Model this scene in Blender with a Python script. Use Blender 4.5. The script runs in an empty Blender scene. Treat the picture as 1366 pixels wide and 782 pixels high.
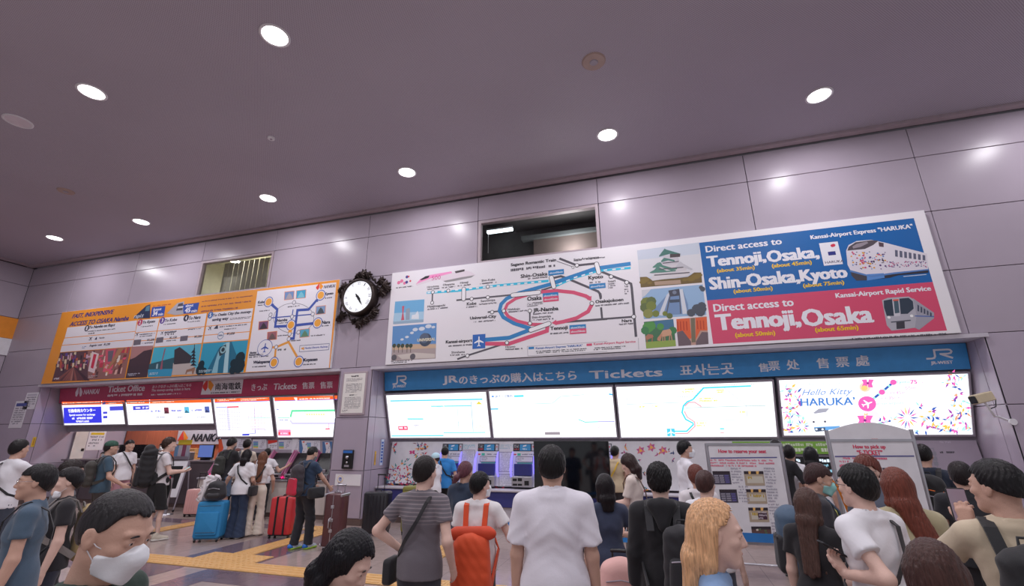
import bpy, bmesh, math, random
import numpy as np
from mathutils import Vector, Matrix

sc = bpy.context.scene
COL = sc.collection
random.seed(7)
PI = math.pi

# ------------------------------------------------------------------ camera
CAMP = Vector((0.0, -9.4, 1.8))
FPX = 611.03
RIGHT = Vector((0.95594043, 0.29351386, -0.00524399))
UP = Vector((0.09276971, -0.28509574, 0.95399906))
FWD = Vector((-0.27851691, 0.91245276, 0.29976374))
cam_d = bpy.data.cameras.new('camera')
cam_d.sensor_width = 36.0
cam_d.lens = 36.0 * FPX / 1366.0
cam_d.clip_start = 0.05
cam = bpy.data.objects.new('camera', cam_d)
COL.objects.link(cam)
cam.matrix_world = Matrix(((RIGHT.x, UP.x, -FWD.x, CAMP.x), (RIGHT.y, UP.y, -FWD.y, CAMP.y),
                           (RIGHT.z, UP.z, -FWD.z, CAMP.z), (0, 0, 0, 1)))
sc.camera = cam

# ------------------------------------------------------------------ world, light, exposure
def lin(c):
    out = []
    for v in c[:3]:
        v = v / 255.0
        out.append(v / 12.92 if v <= 0.04045 else ((v + 0.055) / 1.055) ** 2.4)
    return (out[0], out[1], out[2], 1.0)

w = bpy.data.worlds.new('hall_light')
sc.world = w
w.use_nodes = True
w.node_tree.nodes['Background'].inputs[0].default_value = (0.93, 0.935, 1.0, 1)
w.node_tree.nodes['Background'].inputs[1].default_value = 0.42
sc.view_settings.view_transform = 'Standard'
sc.view_settings.look = 'None'
sc.view_settings.gamma = 1.0
sc.view_settings.use_curve_mapping = False
sc.view_settings.exposure = 0.0

CEIL = 7.5
def lamp(x, y, power=64.0):
    d = bpy.data.lights.new('downlight_beam', 'AREA')
    d.shape = 'DISK'; d.size = 0.34; d.energy = power; d.color = (0.985, 0.955, 1.0)
    o = bpy.data.objects.new('downlight_beam', d)
    o.location = (x, y, CEIL - 0.035)
    COL.objects.link(o)
    return o

# ------------------------------------------------------------------ helpers
def pix(px, py):
    """direction of the line of sight through a photograph point"""
    return RIGHT * ((px - 683) / FPX) + UP * ((391 - py) / FPX) + FWD
def on_plane(px, py, p0, n):
    d = pix(px, py)
    t = (Vector(p0) - CAMP).dot(n) / d.dot(n)
    return CAMP + d * t
def onY(px, py, Y):
    return on_plane(px, py, (0, Y, 0), Vector((0, 1, 0)))
def onZ(px, py, Z):
    return on_plane(px, py, (0, 0, Z), Vector((0, 0, 1)))
def onX(px, py, X):
    return on_plane(px, py, (X, 0, 0), Vector((1, 0, 0)))

MATS = {}
def mat(name, col, rough=0.6, metal=0.0, var=0.06, vscale=6.0, bump=0.0, bscale=60.0, emit=0.0, spec=0.5, coat=0.0, stretch=None, sheen=0.0):
    if name in MATS:
        return MATS[name]
    m = bpy.data.materials.new(name); m.use_nodes = True
    nt = m.node_tree; N = nt.nodes; L = nt.links
    b = N['Principled BSDF']
    c = lin(col)
    b.inputs['Roughness'].default_value = rough
    b.inputs['Metallic'].default_value = metal
    b.inputs['Specular IOR Level'].default_value = spec
    if coat: b.inputs['Coat Weight'].default_value = coat
    if sheen: b.inputs['Sheen Weight'].default_value = sheen
    tc = N.new('ShaderNodeTexCoord'); mp = N.new('ShaderNodeMapping')
    L.new(tc.outputs['Object'], mp.inputs['Vector'])
    if stretch: mp.inputs['Scale'].default_value = stretch
    nz = N.new('ShaderNodeTexNoise'); nz.inputs['Scale'].default_value = vscale; nz.inputs['Detail'].default_value = 4
    L.new(mp.outputs[0], nz.inputs['Vector'])
    mx = N.new('ShaderNodeMix'); mx.data_type = 'RGBA'
    L.new(nz.outputs['Fac'], mx.inputs[0])
    lo = tuple(max(0, v * (1 - var * 2.2)) for v in c[:3]) + (1,)
    hi = tuple(min(1, v * (1 + var * 2.2)) for v in c[:3]) + (1,)
    mx.inputs[6].default_value = lo; mx.inputs[7].default_value = hi
    L.new(mx.outputs[2], b.inputs['Base Color'])
    if bump:
        n2 = N.new('ShaderNodeTexNoise'); n2.inputs['Scale'].default_value = bscale; n2.inputs['Detail'].default_value = 5
        L.new(mp.outputs[0], n2.inputs['Vector'])
        bp = N.new('ShaderNodeBump'); bp.inputs['Strength'].default_value = min(1.0, bump); bp.inputs['Distance'].default_value = 0.01 if bump <= 1 else 0.01 * bump
        L.new(n2.outputs['Fac'], bp.inputs['Height']); L.new(bp.outputs[0], b.inputs['Normal'])
    if emit:
        L.new(mx.outputs[2], b.inputs['Emission Color']); b.inputs['Emission Strength'].default_value = emit
    MATS[name] = m
    return m

def cmat(name, rough=0.5, emit=0.0, coat=0.0, bumpy=0.0):
    """material whose printed colours come from the mesh (flat print)"""
    if name in MATS: return MATS[name]
    m = bpy.data.materials.new(name); m.use_nodes = True
    nt = m.node_tree; N = nt.nodes; L = nt.links; b = N['Principled BSDF']
    a = N.new('ShaderNodeAttribute'); a.attribute_name = 'ink'
    nz = N.new('ShaderNodeTexNoise'); nz.inputs['Scale'].default_value = 3.0
    mx = N.new('ShaderNodeMix'); mx.data_type = 'RGBA'; mx.blend_type = 'MULTIPLY'; mx.inputs[0].default_value = 0.06
    L.new(a.outputs['Color'], mx.inputs[6]); L.new(nz.outputs['Color'], mx.inputs[7])
    b.inputs['Roughness'].default_value = rough
    if coat: b.inputs['Coat Weight'].default_value = coat
    if emit:
        b.inputs['Base Color'].default_value = (0.05, 0.05, 0.05, 1)
        L.new(mx.outputs[2], b.inputs['Emission Color']); b.inputs['Emission Strength'].default_value = emit
    else:
        L.new(mx.outputs[2], b.inputs['Base Color'])
    MATS[name] = m
    return m

def link(name, me, m=None, parent=None, loc=None, rot=None):
    o = bpy.data.objects.new(name, me)
    COL.objects.link(o)
    if m is not None and me is not None and not me.materials:
        me.materials.append(m)
    if parent is not None: o.parent = parent
    if loc is not None: o.location = loc
    if rot is not None: o.rotation_euler = rot
    return o

class MB:
    """collects boxes, tubes and prisms into one mesh"""
    def __init__(self): self.v = []; self.f = []; self.c = []; self.sm = []; self.n_add = 0
    def add(self, vs, fs, col=None, smooth=False):
        n = len(self.v); self.n_add += 1
        self.v += [tuple(p) for p in vs]
        for f in fs:
            self.f.append(tuple(i + n for i in f)); self.c.append(col); self.sm.append(smooth)
        return self
    def box(self, x0, y0, z0, x1, y1, z1, col=None, M=None, bev=0.0):
        if x0 > x1: x0, x1 = x1, x0
        if y0 > y1: y0, y1 = y1, y0
        if z0 > z1: z0, z1 = z1, z0
        if bev > 0:
            b = min(bev, (x1 - x0) * .49, (y1 - y0) * .49, (z1 - z0) * .49)
            vs = []
            idx = {}
            for sx in (0, 1):
                for sy in (0, 1):
                    for sz in (0, 1):
                        X = (x0, x1)[sx]; Y = (y0, y1)[sy]; Z = (z0, z1)[sz]
                        dx = b if sx == 0 else -b; dy = b if sy == 0 else -b; dz = b if sz == 0 else -b
                        idx[(sx, sy, sz)] = len(vs)
                        vs += [(X, Y + dy, Z + dz), (X + dx, Y, Z + dz), (X + dx, Y + dy, Z)]
            bmv = [Vector(p) for p in vs]
            me = bmesh.new()
            bv = [me.verts.new(p) for p in bmv]
            r = bmesh.ops.convex_hull(me, input=bv)
            me.verts.ensure_lookup_table(); me.verts.index_update()
            fs = [tuple(v.index for v in f.verts) for f in me.faces]
            vs = [v.co[:] for v in me.verts]
            me.free()
        else:
            vs = [(x0, y0, z0), (x1, y0, z0), (x1, y1, z0), (x0, y1, z0), (x0, y0, z1), (x1, y0, z1), (x1, y1, z1), (x0, y1, z1)]
            fs = [(0, 3, 2, 1), (4, 5, 6, 7), (0, 1, 5, 4), (1, 2, 6, 5), (2, 3, 7, 6), (3, 0, 4, 7)]
        if M is not None: vs = [(M @ Vector(p))[:] for p in vs]
        return self.add(vs, fs, col)
    def tube(self, pts, r, n=8, col=None, closed=False, caps=True, flat=1.0):
        pts = [Vector(p) for p in pts]; k = len(pts)
        rr = r if isinstance(r, (list, tuple)) else [r] * k
        vs = []; fs = []
        prev = None
        for i, p in enumerate(pts):
            if closed: t = (pts[(i + 1) % k] - pts[i - 1])
            else: t = pts[min(i + 1, k - 1)] - pts[max(i - 1, 0)]
            t = t.normalized() if t.length > 1e-9 else Vector((0, 0, 1))
            if prev is None:
                a = Vector((0, 0, 1)) if abs(t.z) < 0.9 else Vector((1, 0, 0))
                u = t.cross(a).normalized()
            else:
                u = (prev - t * prev.dot(t))
                u = u.normalized() if u.length > 1e-6 else t.orthogonal().normalized()
            prev = u
            v = t.cross(u)
            for j in range(n):
                an = 2 * PI * j / n
                vs.append(p + (u * math.cos(an) + v * math.sin(an) * flat) * rr[i])
        for i in range(k if closed else k - 1):
            a = i * n; b = ((i + 1) % k) * n
            for j in range(n):
                fs.append((a + j, a + (j + 1) % n, b + (j + 1) % n, b + j))
        self.add(vs, fs, col, True)
        if caps and not closed:
            self.add([vs[j] for j in range(n)], [tuple(range(n - 1, -1, -1))], col)
            self.add([vs[(k - 1) * n + j] for j in range(n)], [tuple(range(n))], col)
        return self
    def strap(self, pts, w, t, up=(0, 0, 1), col=None, ups=None):
        """flat band of width w and thickness t; up = direction of the flat normal"""
        pts = [Vector(p) for p in pts]; k = len(pts); vs = []; fs = []
        for i, p in enumerate(pts):
            d = (pts[min(i + 1, k - 1)] - pts[max(i - 1, 0)]).normalized()
            n = Vector(ups[i]) if ups else Vector(up)
            n = (n - d * n.dot(d)).normalized(); s = d.cross(n)
            vs += [p + s * w / 2 - n * t / 2, p - s * w / 2 - n * t / 2, p - s * w / 2 + n * t / 2, p + s * w / 2 + n * t / 2]
        for i in range(k - 1):
            a = i * 4; b = a + 4
            for j in range(4): fs.append((a + j, a + (j + 1) % 4, b + (j + 1) % 4, b + j))
        fs += [(3, 2, 1, 0), tuple((k - 1) * 4 + q for q in range(4))]
        return self.add(vs, fs, col)
    def cyl(self, p0, p1, r0, r1=None, n=16, col=None):
        return self.tube([p0, p1], [r0, r0 if r1 is None else r1], n, col)
    def prism(self, poly, y0, y1, col=None, M=None):
        """2D outline in x-z extruded in y"""
        n = len(poly)
        vs = [(p[0], y0, p[1]) for p in poly] + [(p[0], y1, p[1]) for p in poly]
        fs = [tuple(range(n)), tuple(range(2 * n - 1, n - 1, -1))] + [(i, i + n, (i + 1) % n + n, (i + 1) % n) for i in range(n)]
        if M is not None: vs = [(M @ Vector(p))[:] for p in vs]
        return self.add(vs, fs, col)
    def quad(self, a, b, c, d, col=None): return self.add([a, b, c, d], [(0, 1, 2, 3)], col)
    def sphere(self, c, r, n=10, m=7, col=None, M=None):
        vs = [(0, 0, 1)]; fs = []
        for i in range(1, m):
            t = PI * i / m
            for j in range(n):
                vs.append((math.sin(t) * math.cos(2 * PI * j / n), math.sin(t) * math.sin(2 * PI * j / n), math.cos(t)))
        vs.append((0, 0, -1)); last = len(vs) - 1
        for j in range(n):
            fs.append((0, 1 + j, 1 + (j + 1) % n)); fs.append((last, last - n + (j + 1) % n, last - n + j))
        for i in range(m - 2):
            for j in range(n):
                a = 1 + i * n; fs.append((a + j, a + n + j, a + n + (j + 1) % n, a + (j + 1) % n))
        r = r if isinstance(r, (tuple, list)) else (r, r, r)
        out = [Vector((c[0] + p[0] * r[0], c[1] + p[1] * r[1], c[2] + p[2] * r[2])) for p in vs]
        if M is not None: out = [M @ p for p in out]
        return self.add(out, fs, col, True)
    def mesh(self, name='mesh'):
        me = bpy.data.meshes.new(name)
        me.from_pydata([tuple(p) for p in self.v], [], self.f)
        if any(c is not None for c in self.c):
            at = me.color_attributes.new('ink', 'FLOAT_COLOR', 'CORNER')
            arr = []
            for f, c in zip(self.f, self.c):
                cc = lin(c) if c is not None else (0.5, 0.5, 0.5, 1)
                arr += list(cc) * len(f)
            at.data.foreach_set('color', arr)
        if any(self.sm): me.polygons.foreach_set('use_smooth', self.sm)
        me.update()
        return me
    def build(self, name, m, parent=None, loc=None, rot=None):
        return link(name, self.mesh(name), m, parent, loc, rot)

def recalc(o):
    b = bmesh.new(); b.from_mesh(o.data); bmesh.ops.recalc_face_normals(b, faces=b.faces); b.to_mesh(o.data); b.free(); return o

def tag(o, label, cat, group=None, kind=None):
    if label: o['label'] = label
    if cat: o['category'] = cat
    if group: o['group'] = group
    if kind: o['kind'] = kind
    return o
def thing(name, label, cat, loc=(0, 0, 0), rz=0.0, group=None):
    o = bpy.data.objects.new(name, None); COL.objects.link(o)
    o.empty_display_size = 0.2
    o.location = loc; o.rotation_euler = (0, 0, rz)
    return tag(o, label, cat, group)
def setting(name, loc=(0, 0, 0)):
    o = bpy.data.objects.new(name, None); COL.objects.link(o); o.location = loc; o['kind'] = 'structure'
    return o
def copy_tree(o, parent=None):
    c = o.copy(); COL.objects.link(c)
    if parent is not None: c.parent = parent
    for ch in list(o.children): copy_tree(ch, c)
    return c

# ---- text outlines from Blender's built-in font
_TXT = {}; ASP = {}
def glyphs(s, bold=0.0, shear=0.0, res=2):
    key = (s, bold, shear)
    if key in _TXT: return _TXT[key]
    cu = bpy.data.curves.new('t', 'FONT'); cu.body = s; cu.size = 1.0; cu.offset = bold; cu.shear = shear
    cu.resolution_u = res; cu.fill_mode = 'FRONT'
    o = bpy.data.objects.new('t', cu); COL.objects.link(o)
    dg = bpy.context.evaluated_depsgraph_get()
    me = o.evaluated_get(dg).to_mesh()
    n = len(me.vertices); v = np.zeros(n * 3); me.vertices.foreach_get('co', v); v = v.reshape(-1, 3)[:, :2].copy()
    fs = [tuple(p.vertices) for p in me.polygons]
    o.evaluated_get(dg).to_mesh_clear()
    bpy.data.objects.remove(o); bpy.data.curves.remove(cu)
    if n:
        v -= v.min(0); m = np.maximum(v.max(0), 1e-6); v /= m; ASP[s] = m[0] / m[1]
    _TXT[key] = (v, fs)
    return _TXT[key]

class Print:
    """flat print on a plane: origin o, unit axes U (right) and V (up), facing N"""
    def __init__(self, o, U, V):
        self.o = Vector(o); self.U = Vector(U).normalized(); self.V = Vector(V).normalized()
        self.N = self.U.cross(self.V).normalized(); self.mb = MB(); self.crop = (0, 0, 1.0); self.lay = 1
    def px(self, x, y):
        ox, oy, s = self.crop
        p = on_plane(ox + x / s, oy + y / s, self.o, self.N) - self.o
        return (p.dot(self.U), p.dot(self.V))
    def P(self, u, v, lay): return self.o + self.U * u + self.V * v + self.N * (0.0006 * lay + (self.mb.n_add % 36) * 0.000013)
    def poly(self, uv, col, lay=1):
        if len(uv) == 4 or len(uv) == 3:
            self.mb.add([self.P(u, v, lay) for u, v in uv], [tuple(range(len(uv)))], col)
        else:
            b = bmesh.new(); vs = [b.verts.new((u, v, 0)) for u, v in uv]
            f = b.faces.new(vs); bmesh.ops.triangulate(b, faces=[f]); b.verts.index_update()
            self.mb.add([self.P(u, v, lay) for u, v in uv], [tuple(x.index for x in f.verts) for f in b.faces], col); b.free()
    def ppoly(self, pts, col, lay=1): self.poly([self.px(*p) for p in pts], col, lay)
    def rect(self, u0, v0, u1, v1, col, lay=1): self.poly([(u0, v0), (u1, v0), (u1, v1), (u0, v1)], col, lay)
    def prect(self, a, b, col, lay=1):
        """a, b: opposite corners in photograph points; axis aligned on the board"""
        u0, v0 = self.px(*a); u1, v1 = self.px(*b)
        self.rect(min(u0, u1), min(v0, v1), max(u0, u1), max(v0, v1), col, lay)
    def disc(self, u, v, r, col, lay=1, n=20, ry=None):
        ry = ry or r
        self.mb.add([self.P(u, v, lay)] + [self.P(u + r * math.cos(2 * PI * i / n), v + ry * math.sin(2 * PI * i / n), lay) for i in range(n)],
                    [(0, 1 + i, 1 + (i + 1) % n) for i in range(n)], col)
    def pdisc(self, p, r, col, lay=1, n=20, ry=None):
        u, v = self.px(*p); self.disc(u, v, r, col, lay, n, ry)
    def line(self, uv, w, col, lay=1, closed=False):
        k = len(uv); vs = []; L = []; w = max(w, .013)
        for i in range(k):
            a = Vector(uv[i - 1] if (i > 0 or closed) else uv[i]); b = Vector(uv[(i + 1) % k] if (i < k - 1 or closed) else uv[i]); c = Vector(uv[i])
            d1 = (c - a); d2 = (b - c)
            d1 = d1.normalized() if d1.length > 1e-9 else d2.normalized()
            d2 = d2.normalized() if d2.length > 1e-9 else d1
            t = (d1 + d2); t = t.normalized() if t.length > 1e-6 else d1
            n = Vector((-t.y, t.x)); q = max(0.35, abs(n.dot(Vector((-d1.y, d1.x)))))
            L.append((c + n * w / 2 / q, c - n * w / 2 / q))
        for a, b in L: vs += [self.P(a.x, a.y, lay), self.P(b.x, b.y, lay)]
        fs = []
        for i in range(k if closed else k - 1):
            j = (i + 1) % k; fs.append((2 * i + 1, 2 * j + 1, 2 * j, 2 * i))
        self.mb.add(vs, fs, col)
    def pline(self, pts, w, col, lay=1, closed=False): self.line([self.px(*p) for p in pts], w, col, lay, closed)
    def text(self, s, a, b, col, lay=3, bold=0.0, shear=0.0, res=2, fit=True):
        """ink box: a = lower-left, b = upper-right in photograph points"""
        u0, v0 = self.px(*a); u1, v1 = self.px(*b); glyphs(s, 0.0, shear, res)
        if v0 > v1: v0, v1 = v1, v0
        nat = abs(u1 - u0) / ASP.get(s, 9); d = (nat * .9 - (v1 - v0)) / 2
        if d > 0 and fit: v0 -= d; v1 += d
        self.textuv(s, u0, v0, u1, v1, col, lay, bold, shear, res)
    def textuv(self, s, u0, v0, u1, v1, col, lay=3, bold=0.0, shear=0.0, res=2):
        g, fs = glyphs(s, bold, shear, res)
        self.mb.add([self.P(u0 + (u1 - u0) * p[0], v0 + (v1 - v0) * p[1], lay) for p in g], fs, col)
    def small(self, a, b, col, lay=3, rows=1, fill=0.8):
        """rows of writing too small to read"""
        u0, v0 = self.px(*a); u1, v1 = self.px(*b)
        if v0 > v1: v0, v1 = v1, v0
        if u0 > u1: u0, u1 = u1, u0
        d = (.034 * rows - (v1 - v0)) / 2
        if d > 0: v0 -= d; v1 += d
        self.smalluv(u0, v0, u1, v1, col, lay, rows, fill)
    def smalluv(self, u0, v0, u1, v1, col, lay=3, rows=1, fill=0.8):
        rh = (v1 - v0) / rows
        for r in range(rows):
            y1 = v1 - r * rh; h = rh * (0.6 if rows > 1 else 0.9); x = u0
            end = u0 + (u1 - u0) * (1.0 if r < rows - 1 or rows == 1 else random.uniform(.5, 1))
            while x < end:
                w_ = h * random.uniform(.35, .95)
                if random.random() < fill:
                    k = random.random()
                    self.rect(x, y1 - h * (1 if k < .8 else .7), min(x + w_ * .8, end), y1 - h * (0 if k > .3 else .2), col, lay)
                x += w_
    def flush(self, name, m, parent=None): return self.mb.build(name, m, parent)

# faux-bold: repeat the outline with tiny shifts
def _textuv(self, s, u0, v0, u1, v1, col, lay=3, bold=0.0, shear=0.0, res=2):
    g, fs = glyphs(s, 0.0, shear, res)
    if u0 > u1: u0, u1 = u1, u0
    if v0 > v1: v0, v1 = v1, v0
    b = bold * (v1 - v0)
    offs = [(0, 0)] if b <= 0 else [(-b, -b * .4), (b, b * .4), (-b, b * .4), (b, -b * .4), (0, 0)]
    u0 += b; u1 -= b; v0 += b * .4; v1 -= b * .4
    for k, (dx, dy) in enumerate(offs):
        self.mb.add([self.P(u0 + (u1 - u0) * p[0] + dx, v0 + (v1 - v0) * p[1] + dy, lay + k * .05) for p in g], fs, col)
Print.textuv = _textuv

# ------------------------------------------------------------------ materials
M_panel = mat('enamel_panel', (170, 159, 172), 0.27, 0.0, 0.03, 1.3, spec=0.2)
M_panel_low = mat('enamel_panel_low', (172, 160, 176), 0.24, 0.0, 0.03, 2.0, spec=0.4)
M_joint = mat('dark_joint', (52, 46, 54), 0.8)
M_trim = mat('ceiling_trim', (170, 154, 162), 0.5)
M_grey = mat('grey_frame', (158, 150, 162), 0.4)
M_lightgrey = mat('light_grey_paint', (190, 184, 194), 0.4)
M_white = mat('white_paint', (222, 220, 226), 0.45)
M_dark = mat('black_plastic', (24, 23, 27), 0.35)
M_darkgrey = mat('dark_grey_counter', (88, 78, 84), 0.4, var=0.08)
M_brown = mat('brown_skirting', (98, 80, 76), 0.5)
M_steel = mat('brushed_steel', (190, 188, 196), 0.3, 0.9)
M_chrome = mat('chrome', (215, 215, 222), 0.15, 1.0)
M_navy = mat('navy_laminate', (50, 54, 120), 0.35)
M_print = cmat('printed_board', 0.42)
M_ink = cmat('printed_film', 0.5)
M_lit = cmat('backlit_print', 0.4, emit=1.45)
M_screen = cmat('lit_screen', 0.25, emit=1.4)
M_frost = mat('frosted_lamp', (255, 250, 250), 0.4, emit=6.0, var=0)

# ceiling: perforated metal sheet
m = bpy.data.materials.new('perforated_ceiling'); m.use_nodes = True
nt = m.node_tree; N = nt.nodes; L = nt.links; b = N['Principled BSDF']
tc = N.new('ShaderNodeTexCoord'); sx = N.new('ShaderNodeSeparateXYZ'); L.new(tc.outputs['Object'], sx.inputs[0])
def mth(op, a, bb=None):
    n = N.new('ShaderNodeMath'); n.operation = op
    for i, v in enumerate((a, bb)):
        if v is None: continue
        if isinstance(v, (int, float)): n.inputs[i].default_value = v
        else: L.new(v, n.inputs[i])
    return n.outputs[0]
s1 = mth('SINE', mth('MULTIPLY', sx.outputs[0], 2 * PI / 0.032)); s2 = mth('SINE', mth('MULTIPLY', sx.outputs[1], 2 * PI / 0.032))
dots = mth('GREATER_THAN', mth('MULTIPLY', s1, s2), 0.28)
nz = N.new('ShaderNodeTexNoise'); nz.inputs['Scale'].default_value = 0.5; L.new(tc.outputs['Object'], nz.inputs['Vector'])
mx = N.new('ShaderNodeMix'); mx.data_type = 'RGBA'; L.new(dots, mx.inputs[0])
mx.inputs[6].default_value = lin((190, 182, 196)); mx.inputs[7].default_value = lin((144, 137, 150))
mx2 = N.new('ShaderNodeMix'); mx2.data_type = 'RGBA'; mx2.blend_type = 'MULTIPLY'; mx2.inputs[0].default_value = 0.15
L.new(mx.outputs[2], mx2.inputs[6]); L.new(nz.outputs['Fac'], mx2.inputs[7]); L.new(mx2.outputs[2], b.inputs['Base Color'])
b.inputs['Roughness'].default_value = 0.6; b.inputs['Specular IOR Level'].default_value = 0.3
M_ceil = m

# floor: polished stone tiles with darker bands built as inlays
def tile_mat(name, col, rough=0.16, pitch=0.6):
    m = bpy.data.materials.new(name); m.use_nodes = True
    nt = m.node_tree; N = nt.nodes; L = nt.links; b = N['Principled BSDF']
    g = N.new('ShaderNodeNewGeometry'); nz = N.new('ShaderNodeTexNoise'); nz.inputs['Scale'].default_value = 9.0; nz.inputs['Detail'].default_value = 8
    L.new(g.outputs['Position'], nz.inputs['Vector'])
    br = N.new('ShaderNodeTexBrick'); br.offset = 0.0; br.inputs['Scale'].default_value = 1.0
    br.inputs['Brick Width'].default_value = pitch; br.inputs['Row Height'].default_value = pitch; br.inputs['Mortar Size'].default_value = 0.004
    c = lin(col)
    br.inputs['Color1'].default_value = c; br.inputs['Color2'].default_value = tuple(v * .94 for v in c[:3]) + (1,)
    br.inputs['Mortar'].default_value = tuple(v * .6 for v in c[:3]) + (1,)
    L.new(g.outputs['Position'], br.inputs['Vector'])
    mx = N.new('ShaderNodeMix'); mx.data_type = 'RGBA'; mx.blend_type = 'MULTIPLY'; mx.inputs[0].default_value = 0.3
    L.new(br.outputs['Color'], mx.inputs[6]); L.new(nz.outputs['Fac'], mx.inputs[7]); L.new(mx.outputs[2], b.inputs['Base Color'])
    b.inputs['Roughness'].default_value = rough
    return m
M_floor = tile_mat('pale_stone_floor', (188, 168, 162))
M_floor_d = tile_mat('violet_stone_band', (126, 108, 120))
M_tact = mat('yellow_tactile_tile', (218, 172, 112), 0.45, var=0.05, vscale=12, bump=0.2, bscale=80)

# ------------------------------------------------------------------ shell
ZS = 3.36                                   # underside of the upper wall
XJ = [-20.2, -17.85, -15.15, -12.45, -9.8, -6.78, -3.72, -0.83, 2.22, 5.1, 8.1, 11.1]
ZR = [3.40, 4.53, 5.67, 6.80, 7.44]
floor = MB().box(-24, -17, -0.1, 12, 4.2, 0.0).build('floor', M_floor); floor['kind'] = 'structure'
ceiling = MB().box(-24, -17, CEIL, 12, 0.3, CEIL + 0.2).build('ceiling', M_ceil); ceiling['kind'] = 'structure'
MB().box(-20.2, -0.20, 7.445, 11.1, -0.06, CEIL).build('trim_1', M_trim)['kind'] = 'structure'
MB().box(-20.2, -0.06, 7.47, 11.1, 0.0, CEIL).build('trim_2', M_joint)['kind'] = 'structure'
MB().box(-20.14, -17, 7.445, -20.0, -0.2, CEIL).build('trim_3', M_trim)['kind'] = 'structure'

wall_back = setting('wall_back')
WIN = {(3, 2), (6, 2)}
bk = MB()
for i in range(len(XJ) - 1):
    for j in range(4):
        if (i, j) in WIN: continue
        bk.box(XJ[i], 0.03, ZR[j], XJ[i + 1], 0.16, ZR[j + 1])
for x0, x1 in ((-20.2, -18.01), (-7.17, -6.35), (5.32, 11.1)):
    bk.box(x0, 0.03, 0.0, x1, 0.16, 3.4)
bk.build('backing', M_joint, wall_back)
def panel_mb(wd, ht): return MB().box(0, 0, 0, wd, 0.03, ht, bev=0.004)
PC = {}
def wpanel(x0, z0, x1, z1, parent, m=M_panel, g=0.006, y=0.0):
    k = (round(x1 - x0, 3), round(z1 - z0, 3), m.name)
    if k not in PC:
        me = panel_mb(x1 - x0 - 2 * g, z1 - z0 - 2 * g).mesh('panel'); me.materials.append(m); PC[k] = me
    return link('panel', PC[k], None, parent, (x0 + g, y, z0 + g))
for i in range(len(XJ) - 1):
    for j in range(4):
        if (i, j) not in WIN: wpanel(XJ[i], ZR[j], XJ[i + 1], ZR[j + 1], wall_back)
ZL = [0.13, 1.1, 2.25, 3.40]
for x0, x1 in ((-20.2, -17.97), (-7.22, -6.3), (5.27, 8.1), (8.1, 11.1)):
    for j in range(3): wpanel(x0, ZL[j], x1, ZL[j + 1], wall_back, M_panel_low)
for k, (x0, x1) in enumerate(((-20.2, -17.95), (-7.24, -6.28), (5.25, 11.1))):
    MB().box(x0, -0.02, 0, x1, 0.05, 0.13).build('baseboard_back' if k == 0 else 'baseboard_back', M_brown)['kind'] = 'structure'
# left wall, at right angles
wall_left = setting('wall_left')
MB().box(-20.36, -17, 0, -20.23, 0.16, CEIL).build('backing', M_joint, wall_left)
YL = [-14.6, -11.7, -8.8, -5.9, -2.95, -0.0]
for i in range(5):
    for j, (z0, z1) in enumerate(list(zip(ZL[:-1], ZL[1:])) + list(zip(ZR[:-1], ZR[1:]))):
        k = ('L', round(YL[i + 1] - YL[i], 3), round(z1 - z0, 3))
        if k not in PC:
            me = MB().box(0, 0, 0, 0.03, YL[i + 1] - YL[i] - .012, z1 - z0 - .012, bev=.004).mesh('panel'); me.materials.append(M_panel); PC[k] = me
        link('panel', PC[k], None, wall_left, (-20.23, YL[i] + .006, z0 + .006))
MB().box(-20.21, -17, 0, -20.17, 0, 0.13).build('baseboard_left', M_brown)['kind'] = 'structure'

# orange edge of a board hanging on the left wall
p1 = onX(15, 424, -20.15); p2 = onX(28, 425, -20.15); p3 = onX(15, 452, -20.15)
ob = thing('wall_sign', 'orange and white sign on the side wall in the far left corner', 'sign', (-20.2, p2.y, p3.z))
MB().box(0, -2.6, 0, 0.05, 0, p1.z - p3.z).build('sign_board', mat('orange_board', (226, 140, 44), 0.5), ob)
MB().box(0, -2.6, -0.55, 0.05, 0, -0.01).build('sign_board', M_white, ob)

# niches: soffits, jambs, back panels
MB().box(-18.05, -0.05, 3.33, -7.2, 0.75, 3.395).build('trim_4', M_lightgrey)['kind'] = 'structure'
MB().box(-6.34, -0.05, 3.33, 5.32, 0.75, 3.395).build('trim_5', M_lightgrey)['kind'] = 'structure'
def jamb(x0, sgn, name):
    e = setting(name)
    t = .03 * sgn
    for (ya, yb) in ((0.0, 0.245), (0.257, 1.3)):
        for (za, zb) in ((0.13, 1.1), (1.11, 2.25), (2.26, 3.33)):
            MB().box(x0 - t, ya, za, x0, yb, zb, bev=.003).build('panel', M_panel_low, e)
    MB().box(x0 - 3 * t, 0.1, 0, x0 - t, 1.4, 3.36).build('backing', M_joint, e)
    MB().box(x0 - t, 0.02, 0, x0 + t * .6, 1.3, 0.12).build('baseboard', M_brown, e)
    return e
jamb(-17.97, 1, 'wall_office_side'); jamb(-7.22, -1, 'wall_pillar_left'); jamb(-6.3, 1, 'wall_pillar_right'); jamb(5.27, -1, 'wall_far_right')

# JR niche: back wall behind the machines
e = setting('wall_recess_right')
MB().box(-6.3, 1.02, 0, 5.27, 1.12, 3.4).build('backing', M_panel_low, e)
# side and back walls of the ticket office
e = setting('wall_office')
MB().box(-18.0, 3.4, 0, -7.2, 3.5, 3.4).build('panel', M_panel_low, e)
MB().box(-18.05, 1.3, 0, -17.95, 3.4, 3.4).build('panel', M_panel_low, e)
MB().box(-18.05, .7, 3.36, -11.7, 3.5, 3.42).build('panel', M_panel_low, e)
for (ya, yb) in ((1.32, 1.98), (2.0, 2.66)):
    MB().box(-17.95, ya, 0.05, -17.92, yb, 3.3, bev=.004).build('panel', M_panel_low, e)

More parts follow.
